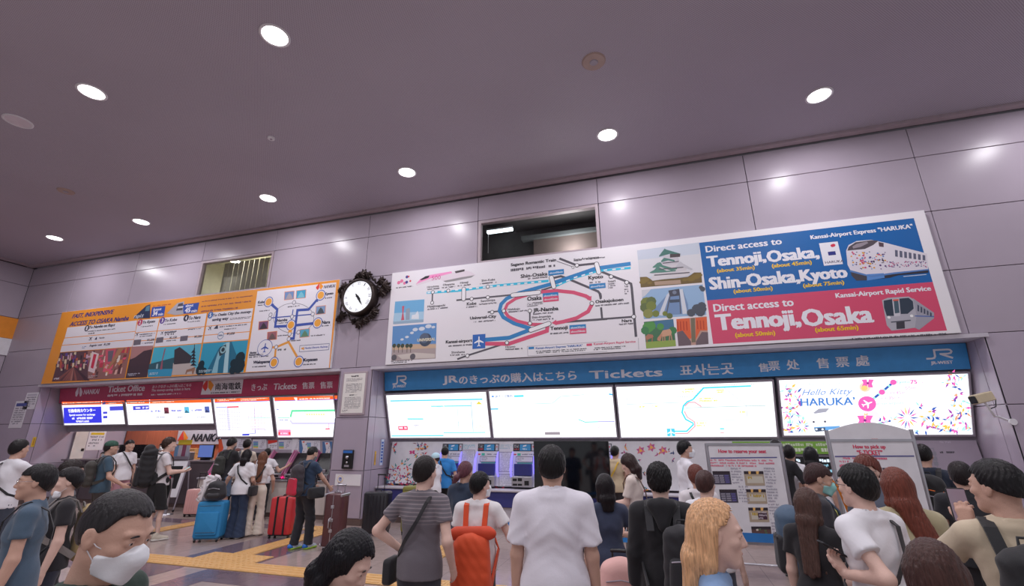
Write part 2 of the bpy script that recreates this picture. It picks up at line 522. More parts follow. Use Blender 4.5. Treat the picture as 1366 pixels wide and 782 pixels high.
# windows of the upper floor
def window(i, j, name, back, light):
    x0, x1, z0, z1 = XJ[i], XJ[i + 1], ZR[j], ZR[j + 1]
    e = setting(name)
    f = 0.075; m = MB()
    m.box(x0 + .01, -0.01, z0 + .01, x1 - .01, 0.12, z0 + f); m.box(x0 + .01, -0.01, z1 - f, x1 - .01, 0.12, z1 - .01)
    m.box(x0 + .01, -0.01, z0 + f, x0 + f, 0.12, z1 - f); m.box(x1 - f, -0.01, z0 + f, x1 - .01, 0.12, z1 - f)
    m.build('window_frame', M_trim, e)
    MB().quad((x0 + f, .06, z0 + f), (x1 - f, .06, z0 + f), (x1 - f, .06, z1 - f), (x0 + f, .06, z1 - f)).build('pane', M_glass, e)
    r = MB(); Y = 1.5
    r.box(x0 - .6, Y, z0 - .6, x1 + .3, Y + .1, z1 + .5); r.box(x0 - .7, .17, z0 - .6, x0 - .6, Y, z1 + .5); r.box(x1 + .3, .17, z0 - .6, x1 + .4, Y, z1 + .5)
    r.box(x0 - .7, .17, z1 + .3, x1 + .4, Y, z1 + .4); r.box(x0 - .7, .17, z0 - .7, x1 + .4, Y, z0 - .6)
    r.build('room_behind', back, e)
    return e
gm = bpy.data.materials.new('window_glass'); gm.use_nodes = True
nt = gm.node_tree; nt.nodes.clear(); o_ = nt.nodes.new('ShaderNodeOutputMaterial'); tr = nt.nodes.new('ShaderNodeBsdfTransparent'); gl = nt.nodes.new('ShaderNodeBsdfGlossy')
tr.inputs[0].default_value = (0.80, 0.82, 0.80, 1); gl.inputs['Roughness'].default_value = 0.03; mxs = nt.nodes.new('ShaderNodeMixShader')
fr = nt.nodes.new('ShaderNodeFresnel'); fr.inputs[0].default_value = 1.4
nt.links.new(fr.outputs[0], mxs.inputs[0]); nt.links.new(tr.outputs[0], mxs.inputs[1]); nt.links.new(gl.outputs[0], mxs.inputs[2]); nt.links.new(mxs.outputs[0], o_.inputs[0])
M_glass = gm
w1 = window(6, 2, 'window_1', mat('dim_office_wall', (96, 92, 94), 0.8), 1)
w2 = window(3, 2, 'window_2', mat('office_blind', (205, 200, 185), 0.8), 1)
# fluorescent fitting and partition seen through window_1; blinds in window_2
a = onY(650, 312, 0.9); b_ = onY(684, 305, 0.9)
fl = thing('fluorescent_lamp', 'bright white tube lamp seen through the dark upper window', 'lamp', (a.x, 0.9, a.z))
MB().box(0, -.05, 0, b_.x - a.x, .05, 0.06, bev=.01).build('lamp_tube', mat('tube_light', (235, 250, 255), .4, emit=4.0, var=0), fl)
MB().box(0, -.07, 0.06, b_.x - a.x, .07, 0.10).build('lamp_housing', M_white, fl)
MB().tube([(.03, 0, 0), (.03, 0, -.55)], .006, 5).build('pull_cord', M_white, fl)
MB().box(XJ[6] + 1.1, 1.1, 5.2, XJ[7] + .2, 1.14, 6.62).build('room_divider', mat('grey_brown_partition', (112, 98, 96), .8), w1)
MB().box(XJ[6] + .8, 1.0, 6.62, XJ[7] + .2, 1.2, 6.72).build('rail', mat('grey_rail', (120, 125, 128), .5), w1)
for k in range(14):
    xa = XJ[3] + .25 + k * .19
    MB().box(xa, .55, 5.3, xa + .17, .57 + .02 * (k % 2), 6.9).build('blind_slat', mat('office_blind', (205, 200, 185)), w2)
d = bpy.data.lights.new('room_fill_light', 'AREA'); d.size = .8; d.energy = 45; d.color = (1, 1, .92)  # unseen fill lamp, added to brighten the blinds behind window_2
o_ = bpy.data.objects.new('room_fill_light', d); COL.objects.link(o_); o_.location = (-11.1, .95, 6.95)
d = bpy.data.lights.new('room_fill_light', 'POINT'); d.energy = 45; d.shadow_soft_size = .3; o_ = bpy.data.objects.new('room_fill_light', d); COL.objects.link(o_); o_.location = (-1.6, .8, 6.2)  # unseen fill lamp added to lift the dark room behind window_1

# floor bands and tactile tiles
def inlay(name, x0, y0, x1, y1, m, par=floor, h=0.004): return MB().box(x0, y0, 0.0, x1, y1, h).build(name, m, par)
for (x0, y0, x1, y1) in ((-7.42, -9, -6.86, -3.52), (-7.42, -3.08, -6.86, -0.7), (-6.41, -9, -5.95, -3.52), (-6.41, -3.08, -5.95, -0.7), (-5.95, -4.0, -3.85, -3.52), (-12.98, -4.0, -7.42, -3.52),
                         (-13.6, -9, -13.0, -0.4), (-0.4, -9, 0.1, -0.2), (-12.98, -0.75, -10.3, -0.35), (-9.8, -0.75, -7.42, -0.35)):
    inlay('stone_band', x0, y0, x1, y1, M_floor_d)
tm = MB(); tm.box(-.197, -.197, 0, .197, .197, .009)
for k in range(4): tm.box(-.16, -.15 + k * .1 - .018, .009, .16, -.15 + k * .1 + .018, .014)
T_BAR = tm.mesh('tactile_tile'); T_BAR.materials.append(M_tact)
tm = MB(); tm.box(-.197, -.197, 0, .197, .197, .009)
for a in range(4):
    for c in range(4): tm.box(-.165 + a * .1, -.165 + c * .1, .009, -.135 + a * .1, -.135 + c * .1, .014)
T_DOT = tm.mesh('tactile_tile'); T_DOT.materials.append(M_tact)
def ttile(x, y, me, r=0): link('tactile_tile', me, None, floor, (x, y, 0.004), (0, 0, r))
def run(x0, y0, x1, y1, me, r=0):
    n = max(1, round(math.hypot(x1 - x0, y1 - y0) / .4)) 
    for i in range(n + 1): ttile(x0 + (x1 - x0) * i / n, y0 + (y1 - y0) * i / n, me, r)
run(-13.0, -3.3, -7.4, -3.3, T_BAR); run(-5.8, -3.3, -2.2, -3.3, T_BAR)
run(-6.63, -2.5, -6.63, -0.9, T_BAR, PI / 2)
run(-7.0, -0.5, -6.2, -0.5, T_DOT)
for x in (-7.0, -6.6, -6.2):
    for y in (-3.3, -2.9): ttile(x, y, T_DOT)
run(-10.05, -2.9, -10.05, -0.6, T_BAR, PI / 2); ttile(-10.05, -3.3 + .0, T_DOT)
run(-3.6, -2.9, -3.6, 0.1, T_BAR, PI / 2)

# ceiling fittings
def downlight(x, y, label, lit=True, power=64):
    t = thing('downlight', label, 'ceiling light', (x, y, CEIL), 0, 'recessed downlights in the perforated ceiling')
    r = MB(); n = 32; vs = []; fs = []
    prof = [(.215, 0), (.215, -.012), (.19, -.018), (.175, -.008), (.175, 0.0)]
    for i in range(n):
        a = 2 * PI * i / n
        for q, z in prof: vs.append((q * math.cos(a), q * math.sin(a), z))
    k = len(prof)
    for i in range(n):
        for j in range(k - 1):
            A = i * k + j; B = ((i + 1) % n) * k + j; fs.append((A, A + 1, B + 1, B))
    r.add(vs, fs, None, True); recalc(r.build('rim', M_white, t))
    MB().tube([(0, 0, -.004), (0, 0, -.010)], .176, 32).build('diffuser', M_frost if lit else M_dim, t)
    if lit:
        L_ = lamp(x, y, power); L_.parent = t; L_.location = (0, 0, -.03)
M_dim = mat('unlit_diffuser', (216, 206, 216), .3)
XR = [-16.58, -13.07, -8.75, -4.88, -0.43, 3.24, 7.1]
WL = ['far left downlight of the row along the wall', 'second downlight from the left in the row along the wall', 'third downlight from the left, before the orange-edged map',
      'fourth downlight from the left, before the clock', 'downlight before the dark upper window', 'rightmost downlight in view, near the blue and red board', 'downlight beyond the right edge of the view']
for x, l in zip(XR, WL): downlight(x, -1.46, l)
for x, l in ((-4.9, 'nearest and largest bright downlight, at the top of the view'), (-8.78, 'large bright downlight in the upper left of the ceiling'), (-13.05, 'downlight beyond the left edge of the view'), (-0.9, 'downlight above the camera'), (3.24, 'downlight over the right hand queue')):
    downlight(x, -5.32, l)
for x in (-9, -4.9, -0.9, 3.24):
    downlight(x, -9.2, 'downlight behind the camera, out of view'); downlight(x, -13.0, 'downlight behind the camera, out of view')
downlight(-10.95, -5.2, 'unlit grey downlight at the left edge of the ceiling', False)
def plate(px, py, r, label, m, name='ceiling_plate', cat='ceiling plate', h=.02):
    c = onZ(px, py, CEIL)
    t = thing(name, label, cat, (c.x, c.y, CEIL))
    MB().tube([(0, 0, 0), (0, 0, -h)], [r, r * .9], 28).build('cover', m, t)
    MB().tube([(0, 0, -h), (0, 0, -h - .012)], [r * .35, r * .3], 16).build('centre', M_grey, t)
plate(792, 82, .19, 'round beige speaker plate in the ceiling, upper middle', mat('beige_plate', (172, 150, 142), .6))
plate(88, 255, .17, 'round beige plate in the ceiling, far left', mat('beige_plate', (172, 150, 142), .6))
plate(362, 184, .07, 'small white sprinkler head in the ceiling', M_white, 'sprinkler', 'sprinkler', .03)

# clock with vine wreath
cc = onY(478, 397, -.18)
ck = thing('wall_clock', 'round white clock in a dark metal vine wreath on the wall between the boards', 'clock', (-6.78, 0, 5.12))
M_bronze = mat('dark_bronze', (58, 48, 46), .45, .6, var=.1, bump=.3, bscale=40)
t = MB(); n = 40
prof = [(0.47, 0.0), (.49, -.10), (.47, -.2), (.44, -.24), (.40, -.22), (.40, -.19)]
vs = []; fs = []
for i in range(n):
    a = 2 * PI * i / n
    for q, y in prof: vs.append((q * math.cos(a), y, q * math.sin(a)))
for i in range(n):
    for j in range(len(prof) - 1):
        A = i * 6 + j; B = ((i + 1) % n) * 6 + j; fs.append((A, A + 1, B + 1, B))
t.add(vs, fs, None, True); recalc(t.build('case', M_bronze, ck))
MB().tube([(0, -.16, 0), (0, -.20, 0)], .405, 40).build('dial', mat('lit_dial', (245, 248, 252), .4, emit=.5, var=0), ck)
hd = MB()
def hand(ang, L_, w_, y):
    u = Vector((math.sin(ang), 0, math.cos(ang))); s = Vector((u.z, 0, -u.x))
    pts = [-u * .08 - s * w_ * .4, -u * .08 + s * w_ * .4, u * L_ * .55 + s * w_, u * L_, u * L_ * .55 - s * w_]
    f = [p + Vector((0, y, 0)) for p in pts]; bk_ = [p + Vector((0, y + .008, 0)) for p in pts]
    hd.add(f + bk_, [(0, 1, 2, 3, 4), (9, 8, 7, 6, 5)] + [(i, i + 5, (i + 1) % 5 + 5, (i + 1) % 5) for i in range(5)])
hand(math.radians(143), .17, .035, -.225); hand(math.radians(146), .30, .022, -.235)
hd.tube([(0, -.2, 0), (0, -.245, 0)], .03, 12)
hd.build('hands', M_dark, ck)
pr = Print((0, -.2005, 0), (1, 0, 0), (0, 0, 1))
for h, s in enumerate(['XII', 'I', 'II', 'III', 'IIII', 'V', 'VI', 'VII', 'VIII', 'IX', 'X', 'XI']):
    a = math.radians(30 * h); g, fs = glyphs(s, 0, 0); wd = .028 * len(s); ht = .075
    pts = []
    for p in g:
        x = (p[0] - .5) * wd; z = (p[1] - .5) * ht + .335
        pts.append((x * math.cos(a) + z * math.sin(a), -.2015, -x * math.sin(a) + z * math.cos(a)))
    pr.mb.add(pts, fs, (70, 70, 90))
pr.flush('numerals', M_ink, ck)['kind'] = 'stuff'
# vines and leaves
vn = MB()
for a0, a1, k in ((-200, -20, 1), (15, 75, .6), (110, 170, .6)):
    pts = []
    for q in range(25):
        a = math.radians(a0 + (a1 - a0) * q / 24); rr_ = .56 + .05 * math.sin(q * 1.1) * k
        pts.append((rr_ * math.cos(a), -.1 + .03 * math.sin(q * .9), rr_ * math.sin(a)))
    vn.tube(pts, .022, 7)
vn.build('vine', M_bronze, ck)
def leaf(cx, cz, s, rot):
    out = [(0, -1), (.25, -.55), (.75, -.75), (.6, -.2), (1, .1), (.5, .3), (.55, .8), (.1, .6), (0, 1), (-.2, .6), (-.6, .7), (-.5, .25), (-1, .05), (-.6, -.25), (-.7, -.75), (-.2, -.55)]
    m_ = MB(); n_ = len(out); c_, s_ = math.cos(rot), math.sin(rot)
    R2 = [(cx + (x * c_ - z * s_) * s, cz + (x * s_ + z * c_) * s) for x, z in out]
    vs = [(x, -.10, z) for x, z in R2] + [(x * .96 + cx * .04, -.06, z * .96 + cz * .04) for x, z in R2] + [(cx, -.19, cz), (cx, -.03, cz)]
    fs = [(i, (i + 1) % n_, 2 * n_) for i in range(n_)] + [(n_ + (i + 1) % n_, n_ + i, 2 * n_ + 1) for i in range(n_)] + [(i, n_ + i, n_ + (i + 1) % n_, (i + 1) % n_) for i in range(n_)]
    m_.add(vs, fs); recalc(m_.build('leaf', M_bronze, ck))
for cx, cz, s, r in ((.02, .6, .17, .2), (.16, .57, .12, 1), (-.13, .58, .11, 2.2), (-.5, .33, .15, .5), (-.6, .25, .11, 1.4), (-.53, .12, .11, 2.5), (.56, .38, .13, .3), (.68, .25, .15, 1.2), (.62, .08, .15, 2.4), (.75, .15, .11, 3),
                     (-.48, -.42, .13, .7), (-.56, -.5, .11, 2), (.03, -.66, .15, 3.1), (.2, -.6, .12, .4), (-.12, -.6, .09, 1.2), (.45, -.4, .13, 2.7), (.38, -.5, .1, 1.1)):
    leaf(cx, cz, s, r)

# camera on the right pillar
p = onY(1310, 531, -.25); q = onY(1335, 549, 0.0)
cv = thing('security_camera', 'beige security camera on an arm at the right pillar', 'camera', (5.3, 0.0, 2.2))
pl = p - Vector((5.3, 0, 2.2))
Mx = Matrix.Translation(pl) @ Matrix.Rotation(math.radians(-12), 4, 'Y') @ Matrix.Rotation(math.radians(25), 4, 'Z')
MB().box(-.17, -.06, -.07, .17, .06, .07, M=Mx, bev=.012).build('housing', mat('beige_metal', (206, 190, 160), .4), cv)
MB().box(-.20, -.05, -.055, -.165, .05, .055, M=Mx, bev=.01).build('lens_hood', M_dark, cv)
MB().tube([Mx @ Vector((0, 0, -.07)), Mx @ Vector((.02, 0, -.16)), Mx @ Vector((.1, .05, -.3)), Mx @ Vector((.32, .16, -.33)), (pl.x + .42, .0, pl.z - .36)], .016, 8).build('arm', M_white, cv)
MB().tube([Mx @ Vector((.17, 0, .02)), Mx @ Vector((.26, .02, -.06)), Mx @ Vector((.2, .03, -.17)), Mx @ Vector((.05, .02, -.18))], .008, 6).build('cable', M_dark, cv)
MB().tube([(pl.x + .42, .0, pl.z - .36), (pl.x + .42, -.03, pl.z - .36)], .05, 14).build('mount', M_white, cv)

# ------------------------------------------------------------------ the two big boards
NAVY = (44, 60, 140); BLUE = (28, 108, 178); ROSE = (216, 82, 118); WHT = (232, 228, 234); INK = (48, 46, 54); ORG = (236, 152, 48); GREYL = (86, 82, 92)
def board(name, label, x0, x1, z0, z1, base):
    t = thing(name, label, 'board', ((x0 + x1) / 2, 0, z0))
    MB().box(x0 - (x0 + x1) / 2, -.075, 0, x1 - (x0 + x1) / 2, -.001, z1 - z0, bev=.004).build('board_box', M_white, t)
    P = Print((0, -.0755, 0), (1, 0, 0), (0, 0, 1)); P.T = t
    return P
def finish(P, name='print', m=None):
    o = P.flush(name, m or M_print); t = P.T
    o.parent = t; o.matrix_parent_inverse = Matrix.Translation(-t.location) if t.rotation_euler.z == 0 else t.matrix_world.inverted()
    return o

def ell(cx, cy, rx, ry, a0, a1, n=24): return [(cx + rx * math.cos(math.radians(a0 + (a1 - a0) * i / n)), cy + ry * math.sin(math.radians(a0 + (a1 - a0) * i / n))) for i in range(n + 1)]

x0 = -5.92; x1 = 4.98
J = board('route_map_board', 'long white route map board with blue and red destination panels above the blue band', -5.94, 4.96, 3.41, 5.68, WHT)
J.rect(-5.93, 3.42, 4.95, 5.67, WHT, 0)
J.crop = (510, 330, 4.553)
# small emblem and pink bullet train
for (x, y, w_, c) in ((100, 215, 14, (226, 120, 160)), (118, 205, 14, (226, 120, 160)), (135, 218, 12, (226, 120, 160)), (150, 180, 12, (70, 60, 140)), (148, 212, 12, (70, 60, 140)), (170, 205, 8, (210, 50, 80)), (160, 178, 7, (210, 50, 80))):
    J.pdisc((x, y), w_ / 4.553 * .015, c, 2, 10)
J.small((84, 246), (186, 238), GREYL, 2)
J.ppoly([(204, 226), (235, 190), (285, 166), (420, 146), (424, 156), (500, 140), (540, 150), (566, 168), (500, 184), (420, 206), (380, 208), (350, 196), (300, 206), (230, 226), (210, 234)], (226, 214, 224), 2)
J.ppoly([(204, 224), (232, 192), (285, 170), (420, 146), (424, 156), (380, 168), (290, 190), (240, 210)], (240, 150, 200), 3)
J.ppoly([(228, 198), (262, 176), (288, 172), (280, 186), (240, 200)], (40, 38, 48), 4)
J.ppoly([(440, 146), (500, 134), (500, 146), (446, 158)], (70, 60, 66), 4)
J.ppoly([(370, 205), (480, 182), (560, 170), (540, 184), (430, 206), (385, 212)], (150, 146, 150), 3)
J.text('500', (300, 194), (355, 176), (200, 60, 140), 4)
# pictures at the left: port tower; globe square
def sky(a, b, c=(120, 180, 226), lay=1): J.prect(a, b, c, lay)
J.ppoly([(78, 330), (256, 316), (250, 455), (66, 468)], (110, 176, 222), 1)
J.ppoly([(66, 450), (250, 436), (250, 455), (66, 468)], (150, 176, 200), 2)
J.ppoly([(72, 400), (252, 390), (250, 438), (70, 452)], (170, 205, 230), 2)
J.ppoly([(120, 358), (134, 356), (128, 400), (134, 442), (114, 444), (122, 400)], (206, 90, 110), 3)
J.ppoly([(144, 376), (164, 368), (168, 376), (166, 440), (142, 442)], (150, 165, 185), 3)
J.ppoly([(176, 436), (180, 412), (200, 408), (215, 386), (222, 410), (222, 436)], (226, 232, 240), 3)
J.ppoly([(64, 480), (330, 460), (324, 676), (54, 690)], (96, 146, 202), 1)
for (x, y, r) in ((180, 520, .05), (200, 500, .07), (240, 495, .08), (280, 480, .08), (150, 545, .05), (310, 485, .05), (120, 560, .045)):
    J.pdisc((x, y), r, (214, 220, 232), 2, 12, r * .6)
J.ppoly([(60, 600), (326, 585), (324, 676), (54, 690)], (176, 160, 160), 2)
J.ppoly([(60, 600), (150, 590), (200, 588), (326, 590), (326, 612), (60, 625)], (206, 176, 150), 3)
J.pdisc((262, 562), .155, (62, 72, 92), 4, 24); J.pdisc((255, 552), .12, (86, 100, 124), 5, 20)
J.text('UNIVERSAL', (212, 574), (324, 548), (222, 214, 190), 6, .06)
for x in (72, 98, 122, 150, 172):
    J.pline([(x, 640), (x + 1, 600)], .012, (74, 60, 50), 5); J.pdisc((x + 1, 598), .05, (62, 74, 60), 6, 9)
for (x, y) in ((72, 670), (185, 664)): J.pdisc((x, y), .07, (96, 92, 100), 6, 14)
J.ppoly([(90, 655), (200, 640), (320, 648), (320, 672), (120, 680)], (206, 196, 190), 4)
J.small((52, 702), (186, 690), INK, 2, 2)
# route lines
CY = (40, 190, 226)
def sq(pts, w, c, lay=2): J.pline(pts, w, c, lay)
sq([(270, 277), (460, 264), (700, 232), (1010, 204)], .055, CY)
for i in range(17):
    x = 275 + i * 42
    if x < 1000:
        y = 277 - (x - 270) * .098
        J.pline([(x, y), (x + 18, y - 2)], .03, (238, 240, 246), 3)
sq([(450, 322), (780, 290)], .04, GREYL); sq([(305, 270), (303, 338)], .035, GREYL)
sq([(640, 394), (740, 386)], .035, GREYL); sq([(896, 385), (896, 462)], .035, GREYL)
sq([(455, 680), (516, 658), (760, 580)], .04, GREYL)
# blue line and red loop
sq([(622, 562), (770, 550), (900, 500)], .09, (40, 130, 192), 3)
def loop(rx, ry, a0, a1, cx=1005, cy=368, n=26): return [(cx + rx * math.cos(math.radians(a)), cy + ry * math.sin(math.radians(a))) for a in [a0 + (a1 - a0) * i / n for i in range(n + 1)]]
sq([(900, 494), (800, 462), (735, 425), (712, 385), (722, 345), (755, 312), (830, 278), (1030, 222), (1300, 130)], .085, (40, 130, 192), 3)
sq([(625, 586), (770, 586), (1000, 508), (1003, 480)], .085, ROSE, 3)
sq([(1000, 470), (900, 468), (820, 448), (765, 420), (742, 386), (760, 345), (810, 312), (880, 290)], .07, ROSE, 3)
sq([(965, 272), (1060, 264), (1160, 274), (1235, 296), (1262, 312)], .08, ROSE, 3)
sq([(1274, 345), (1250, 390), (1180, 430), (1100, 452), (1050, 461)], .08, ROSE, 3)
J.ppoly([(1243, 318), (1270, 294), (1270, 326)], ROSE, 4); J.ppoly([(1028, 460), (1056, 440), (1058, 474)], ROSE, 4)
sq([(965, 262), (1035, 240)], .04, GREYL); sq([(1040, 186), (1085, 176), (1120, 188), (1200, 222), (1310, 268), (1328, 290)], .05, GREYL); 
sq([(1328, 290), (1328, 310)], .04, GREYL); sq([(1328, 365), (1335, 436)], .04, GREYL); sq([(1058, 458), (1366, 436)], .04, GREYL)
sq([(1075, 68), (1182, 110), (1300, 98)], .05, GREYL); sq([(1060, 84), (1160, 120)], .012, GREYL)
J.crop = (740, 270, 3.91)
J.pline([(0, 418), (215, 345), (396, 320)], .085, (40, 130, 192), 3)
J.pline([(0, 440), (90, 398), (225, 358), (396, 342)], .05, CY, 2)
for i in range(9):
    x = 20 + i * 42; y = 432 - (x - 20) * (.34 if x < 225 else .24)
for (a, b) in (((20, 428), (38, 420)), ((60, 411), (78, 404)), ((100, 394), (118, 388)), ((140, 383), (158, 377)), ((180, 371), (198, 366)), ((255, 355), (273, 353)), ((300, 351), (318, 349)), ((345, 347), (363, 345))):
    J.pline([a, b], .028, (238, 240, 246), 4)
J.pline([(245, 362), (300, 385), (372, 412), (398, 425), (402, 450), (424, 702)], .05, GREYL)
J.pline([(100, 620), (412, 597)], .04, GREYL); J.pline([(232, 470), (240, 506)], .04, GREYL); J.pline([(242, 548), (247, 604)], .04, GREYL)
def stop(p, r=.048):
    J.pdisc(p, r, INK, 6, 18); J.pdisc(p, r * .72, (240, 238, 242), 7, 18)
def pill(a, b, w=.11):
    u0, v0 = J.px(*a); u1, v1 = J.px(*b)
    for ww, c, l in ((w, INK, 6), (w * .78, (240, 238, 242), 7)):
        d = Vector((u1 - u0, v1 - v0)).normalized(); n_ = Vector((-d.y, d.x)); pts = []
        base = math.atan2(d.y, d.x)
        for i in range(9): a_ = base - PI / 2 + PI * i / 8; pts.append((u1 + ww / 2 * math.cos(a_), v1 + ww / 2 * math.sin(a_)))
        for i in range(9): a_ = base + PI / 2 + PI * i / 8; pts.append((u0 + ww / 2 * math.cos(a_), v0 + ww / 2 * math.sin(a_)))
        J.poly(pts, c, l)
for p in ((294, 388), (375, 418), (412, 597), (194, 527)): stop(p)
pill((218, 322), (230, 366), .105)
J.crop = (510, 330, 4.553)
for p in ((307, 273), (401, 264), (303, 337), (543, 314), (641, 304), (641, 240), (667, 394), (738, 387), (896, 386), (897, 462), (757, 580), (517, 659), (1182, 110)): stop(p)
stop((1158, 122), .03)
pill((495, 254), (494, 314)); pill((1027, 184), (1042, 240)); pill((792, 291), (950, 274)); pill((902, 503), (1012, 464))
u, v = J.px(587, 572); J.rect(u - .15, v - .16, u + .15, v + .16, (44, 104, 186), 4)
def plane_icon(P, u, v, s, c, lay, rot=0.0):
    o = [(0, 1), (.12, .8), (.12, .3), (.9, -.15), (.9, -.35), (.12, -.1), (.1, -.65), (.32, -.82), (.32, -.95), (0, -.85)]
    o = o + [(-x, y) for x, y in reversed(o[1:-1])]
    P.poly([(u + s * (x * math.cos(rot) - y * math.sin(rot)), v + s * (x * math.sin(rot) + y * math.cos(rot))) for x, y in o], c, lay)
plane_icon(J, u, v, .12, (240, 240, 246), 5)
T = lambda s, a, b, c=INK, bold=.05, shear=0: J.text(s, a, b, c, 5, bold, shear)
T('Sagano Romantic Train', (780, 116), (1056, 72)); J.small((780, 132), (1050, 95 + 24), GREYL, 5)
T('Saga-Arashiyama', (1163, 82), (1316, 56), INK, .02)
T('Shin-Osaka', (840, 186), (1003, 150)); J.small((885, 192), (1003, 180), GREYL, 5)
T('Shin-Kobe', (603, 207), (685, 190), INK, .02); J.small((594, 224), (694, 210), GREYL, 5)
T('Hiroshima', (272, 247), (345, 230), INK, .02); T('Okayama', (368, 236), (440, 218), INK, .02); T('Himeji', (473, 222), (522, 210), INK, .02)
for a, b in (((272, 258), (348, 248)), ((362, 248), (442, 238)), ((458, 236), (538, 226)), ((275, 378), (398, 366))): J.small(a, b, GREYL, 5)
T('Miyajimaguchi', (274, 368), (382, 348), INK, .02)
T('Kobe', (513, 354), (572, 330)); T('Sannomiya', (598, 334), (686, 316), INK, .02); J.small((510, 368), (576, 356), GREYL, 5); J.small((588, 348), (704, 336), GREYL, 5)
T('Universal-City', (532, 444), (692, 410)); J.small((556, 456), (692, 442), GREYL, 5)
T('Nishikujo', (762, 386), (836, 368), INK, .02); J.small((762, 396), (880, 382), GREYL, 5)
T('Osaka', (880, 326), (968, 292)); J.small((880, 364), (975, 330), GREYL, 5, 3)
T('JR-Namba', (916, 400), (1070, 360)); J.small((916, 408), (1036, 396), GREYL, 5)
T('Shin-Imamiya', (908, 432), (1024, 416), INK, .02); J.small((908, 444), (1040, 434), GREYL, 5)
T('Tennoji', (1020, 508), (1126, 478)); J.small((1020, 530), (1130, 514), GREYL, 5)
T('Kansai-airport', (385, 590), (547, 556)); J.small((402, 602), (547, 590), GREYL, 5)
T('Shirahama', (420, 645), (502, 628), INK, .02); J.small((412, 660), (502, 648), GREYL, 5)
T('Hineno', (748, 610), (808, 598), INK, .02); J.small((748, 624), (856, 614), GREYL, 5)
def tagbox(a, b, s, c): J.prect(a, b, c, 4); J.text(s, (a[0] + 8, b[1] - 3), (b[0] - 8, a[1] + 4), (226, 230, 240), 5, .04)
tagbox((1008, 142), (1104, 163), 'about50min', (40, 130, 192))
tagbox((974, 280), (1070, 304), 'about45min', (40, 130, 192)); tagbox((976, 302), (1072, 326), 'about65min', ROSE)
tagbox((1136, 474), (1238, 498), 'about35min', (40, 130, 192)); tagbox((1138, 498), (1240, 522), 'about50min', ROSE)
u0, v0 = J.px(882, 660); 
J.pline([(880, 602), (884, 660)], .008, (190, 186, 194)); J.pline([(884, 660), (1366, 632)], .008, (190, 186, 194)); J.pline([(880, 602), (1366, 572)], .008, (190, 186, 194))
J.prect((888, 606), (922, 618), (40, 130, 192), 3); J.prect((1240, 586), (1274, 598), ROSE, 3)
J.text('Kansai-Airport Express "HARUKA"', (932, 622), (1216, 590), (40, 100, 180), 4, .03); J.small((934, 646), (1240, 616), INK, 4, 2)
J.crop = (740, 270, 3.91)
T('Kyoto', (176, 408), (252, 378)); J.small((182, 424), (250, 410), GREYL, 5)
tagbox((180, 428), (266, 446), 'about75min', (40, 130, 192))
J.text('Kansai-Airport Rapid Service', (204, 746), (422, 722), ROSE, 4, .03); J.small((204, 775), (372, 748), INK, 4, 2)
J.pline([(436, 708), (438, 768)], .008, (190, 186, 194))
T('Osakajokoen', (212, 528), (358, 502)); J.small((212, 542), (388, 524), GREYL, 5)
T('Nara', (350, 626), (402, 608)); J.small((336, 642), (410, 628), GREYL, 5)
J.text('Inari', (280, 418), (316, 404), INK, 5, .02); J.small((280, 454), (316, 420), GREYL, 5, 3); T('Uji', (366, 446), (382, 432), INK, .02); J.small((366, 484), (384, 450), GREYL, 5, 3)
J.small((100, 302), (262, 290), GREYL, 5)
# castle, tower, deer and bridge pictures
J.crop = (840, 310, 4.886)
J.ppoly([(48, 118), (452, 66), (472, 328), (72, 360)], (198, 206, 220), 1)
J.ppoly([(55, 180), (460, 140), (466, 262), (70, 296)], (214, 214, 220), 1.2)
J.ppoly([(66, 292), (110, 290), (150, 312), (300, 300), (380, 290), (420, 262), (466, 262), (472, 328), (72, 360)], (112, 92, 52), 2)
J.ppoly([(160, 322), (330, 310), (335, 336), (165, 346)], (176, 150, 130), 3)
for (x, y, r) in ((100, 310, .09), (85, 325, .07), (430, 290, .09), (400, 305, .08), (450, 280, .07), (360, 310, .05), (130, 330, .05)): J.pdisc((x, y), r, (130, 108, 50), 3, 9, r * .6)
J.ppoly([(135, 305), (175, 255), (330, 240), (402, 258), (380, 285), (300, 296), (150, 316)], (214, 208, 212), 4)
J.ppoly([(170, 255), (200, 205), (330, 192), (370, 228), (370, 245), (300, 262), (180, 268)], (206, 200, 206), 5)
J.ppoly([(200, 210), (222, 150), (310, 146), (325, 190), (320, 205), (210, 218)], (198, 194, 202), 6)
J.ppoly([(190, 155), (228, 106), (236, 112), (330, 140), (326, 148), (262, 140), (195, 158)], (74, 120, 112), 7)
J.ppoly([(205, 186), (225, 166), (290, 180), (296, 192), (250, 184), (206, 196)], (80, 128, 118), 7)
J.ppoly([(150, 226), (180, 200), (200, 195), (215, 215), (290, 236), (306, 226), (310, 240), (270, 250), (200, 226), (150, 232)], (84, 134, 120), 7)
J.ppoly([(130, 262), (160, 245), (180, 222), (240, 252), (300, 246), (300, 254), (220, 262), (135, 266)], (84, 134, 120), 8)
J.ppoly([(290, 236), (330, 190), (350, 205), (412, 240), (402, 246), (345, 226), (320, 232)], (190, 190, 196), 8)
J.ppoly([(262, 142), (330, 140), (328, 160), (262, 166)], (80, 70, 74), 7.5)
for (a, b) in (((160, 280), (390, 262)), ((190, 242), (350, 228)), ((215, 202), (320, 190))): J.pline([a, b], .02, (96, 92, 100), 9)
J.ppoly([(78, 376), (476, 340), (500, 538), (92, 566)], (150, 182, 216), 1)
J.ppoly([(78, 376), (140, 370), (100, 415), (82, 425)], (206, 206, 214), 2)
J.ppoly([(160, 500), (250, 400), (330, 370), (345, 370), (380, 470), (385, 530), (165, 545)], (118, 146, 186), 3)
J.ppoly([(188, 540), (240, 410), (262, 385), (262, 400), (215, 545)], (208, 212, 222), 4)
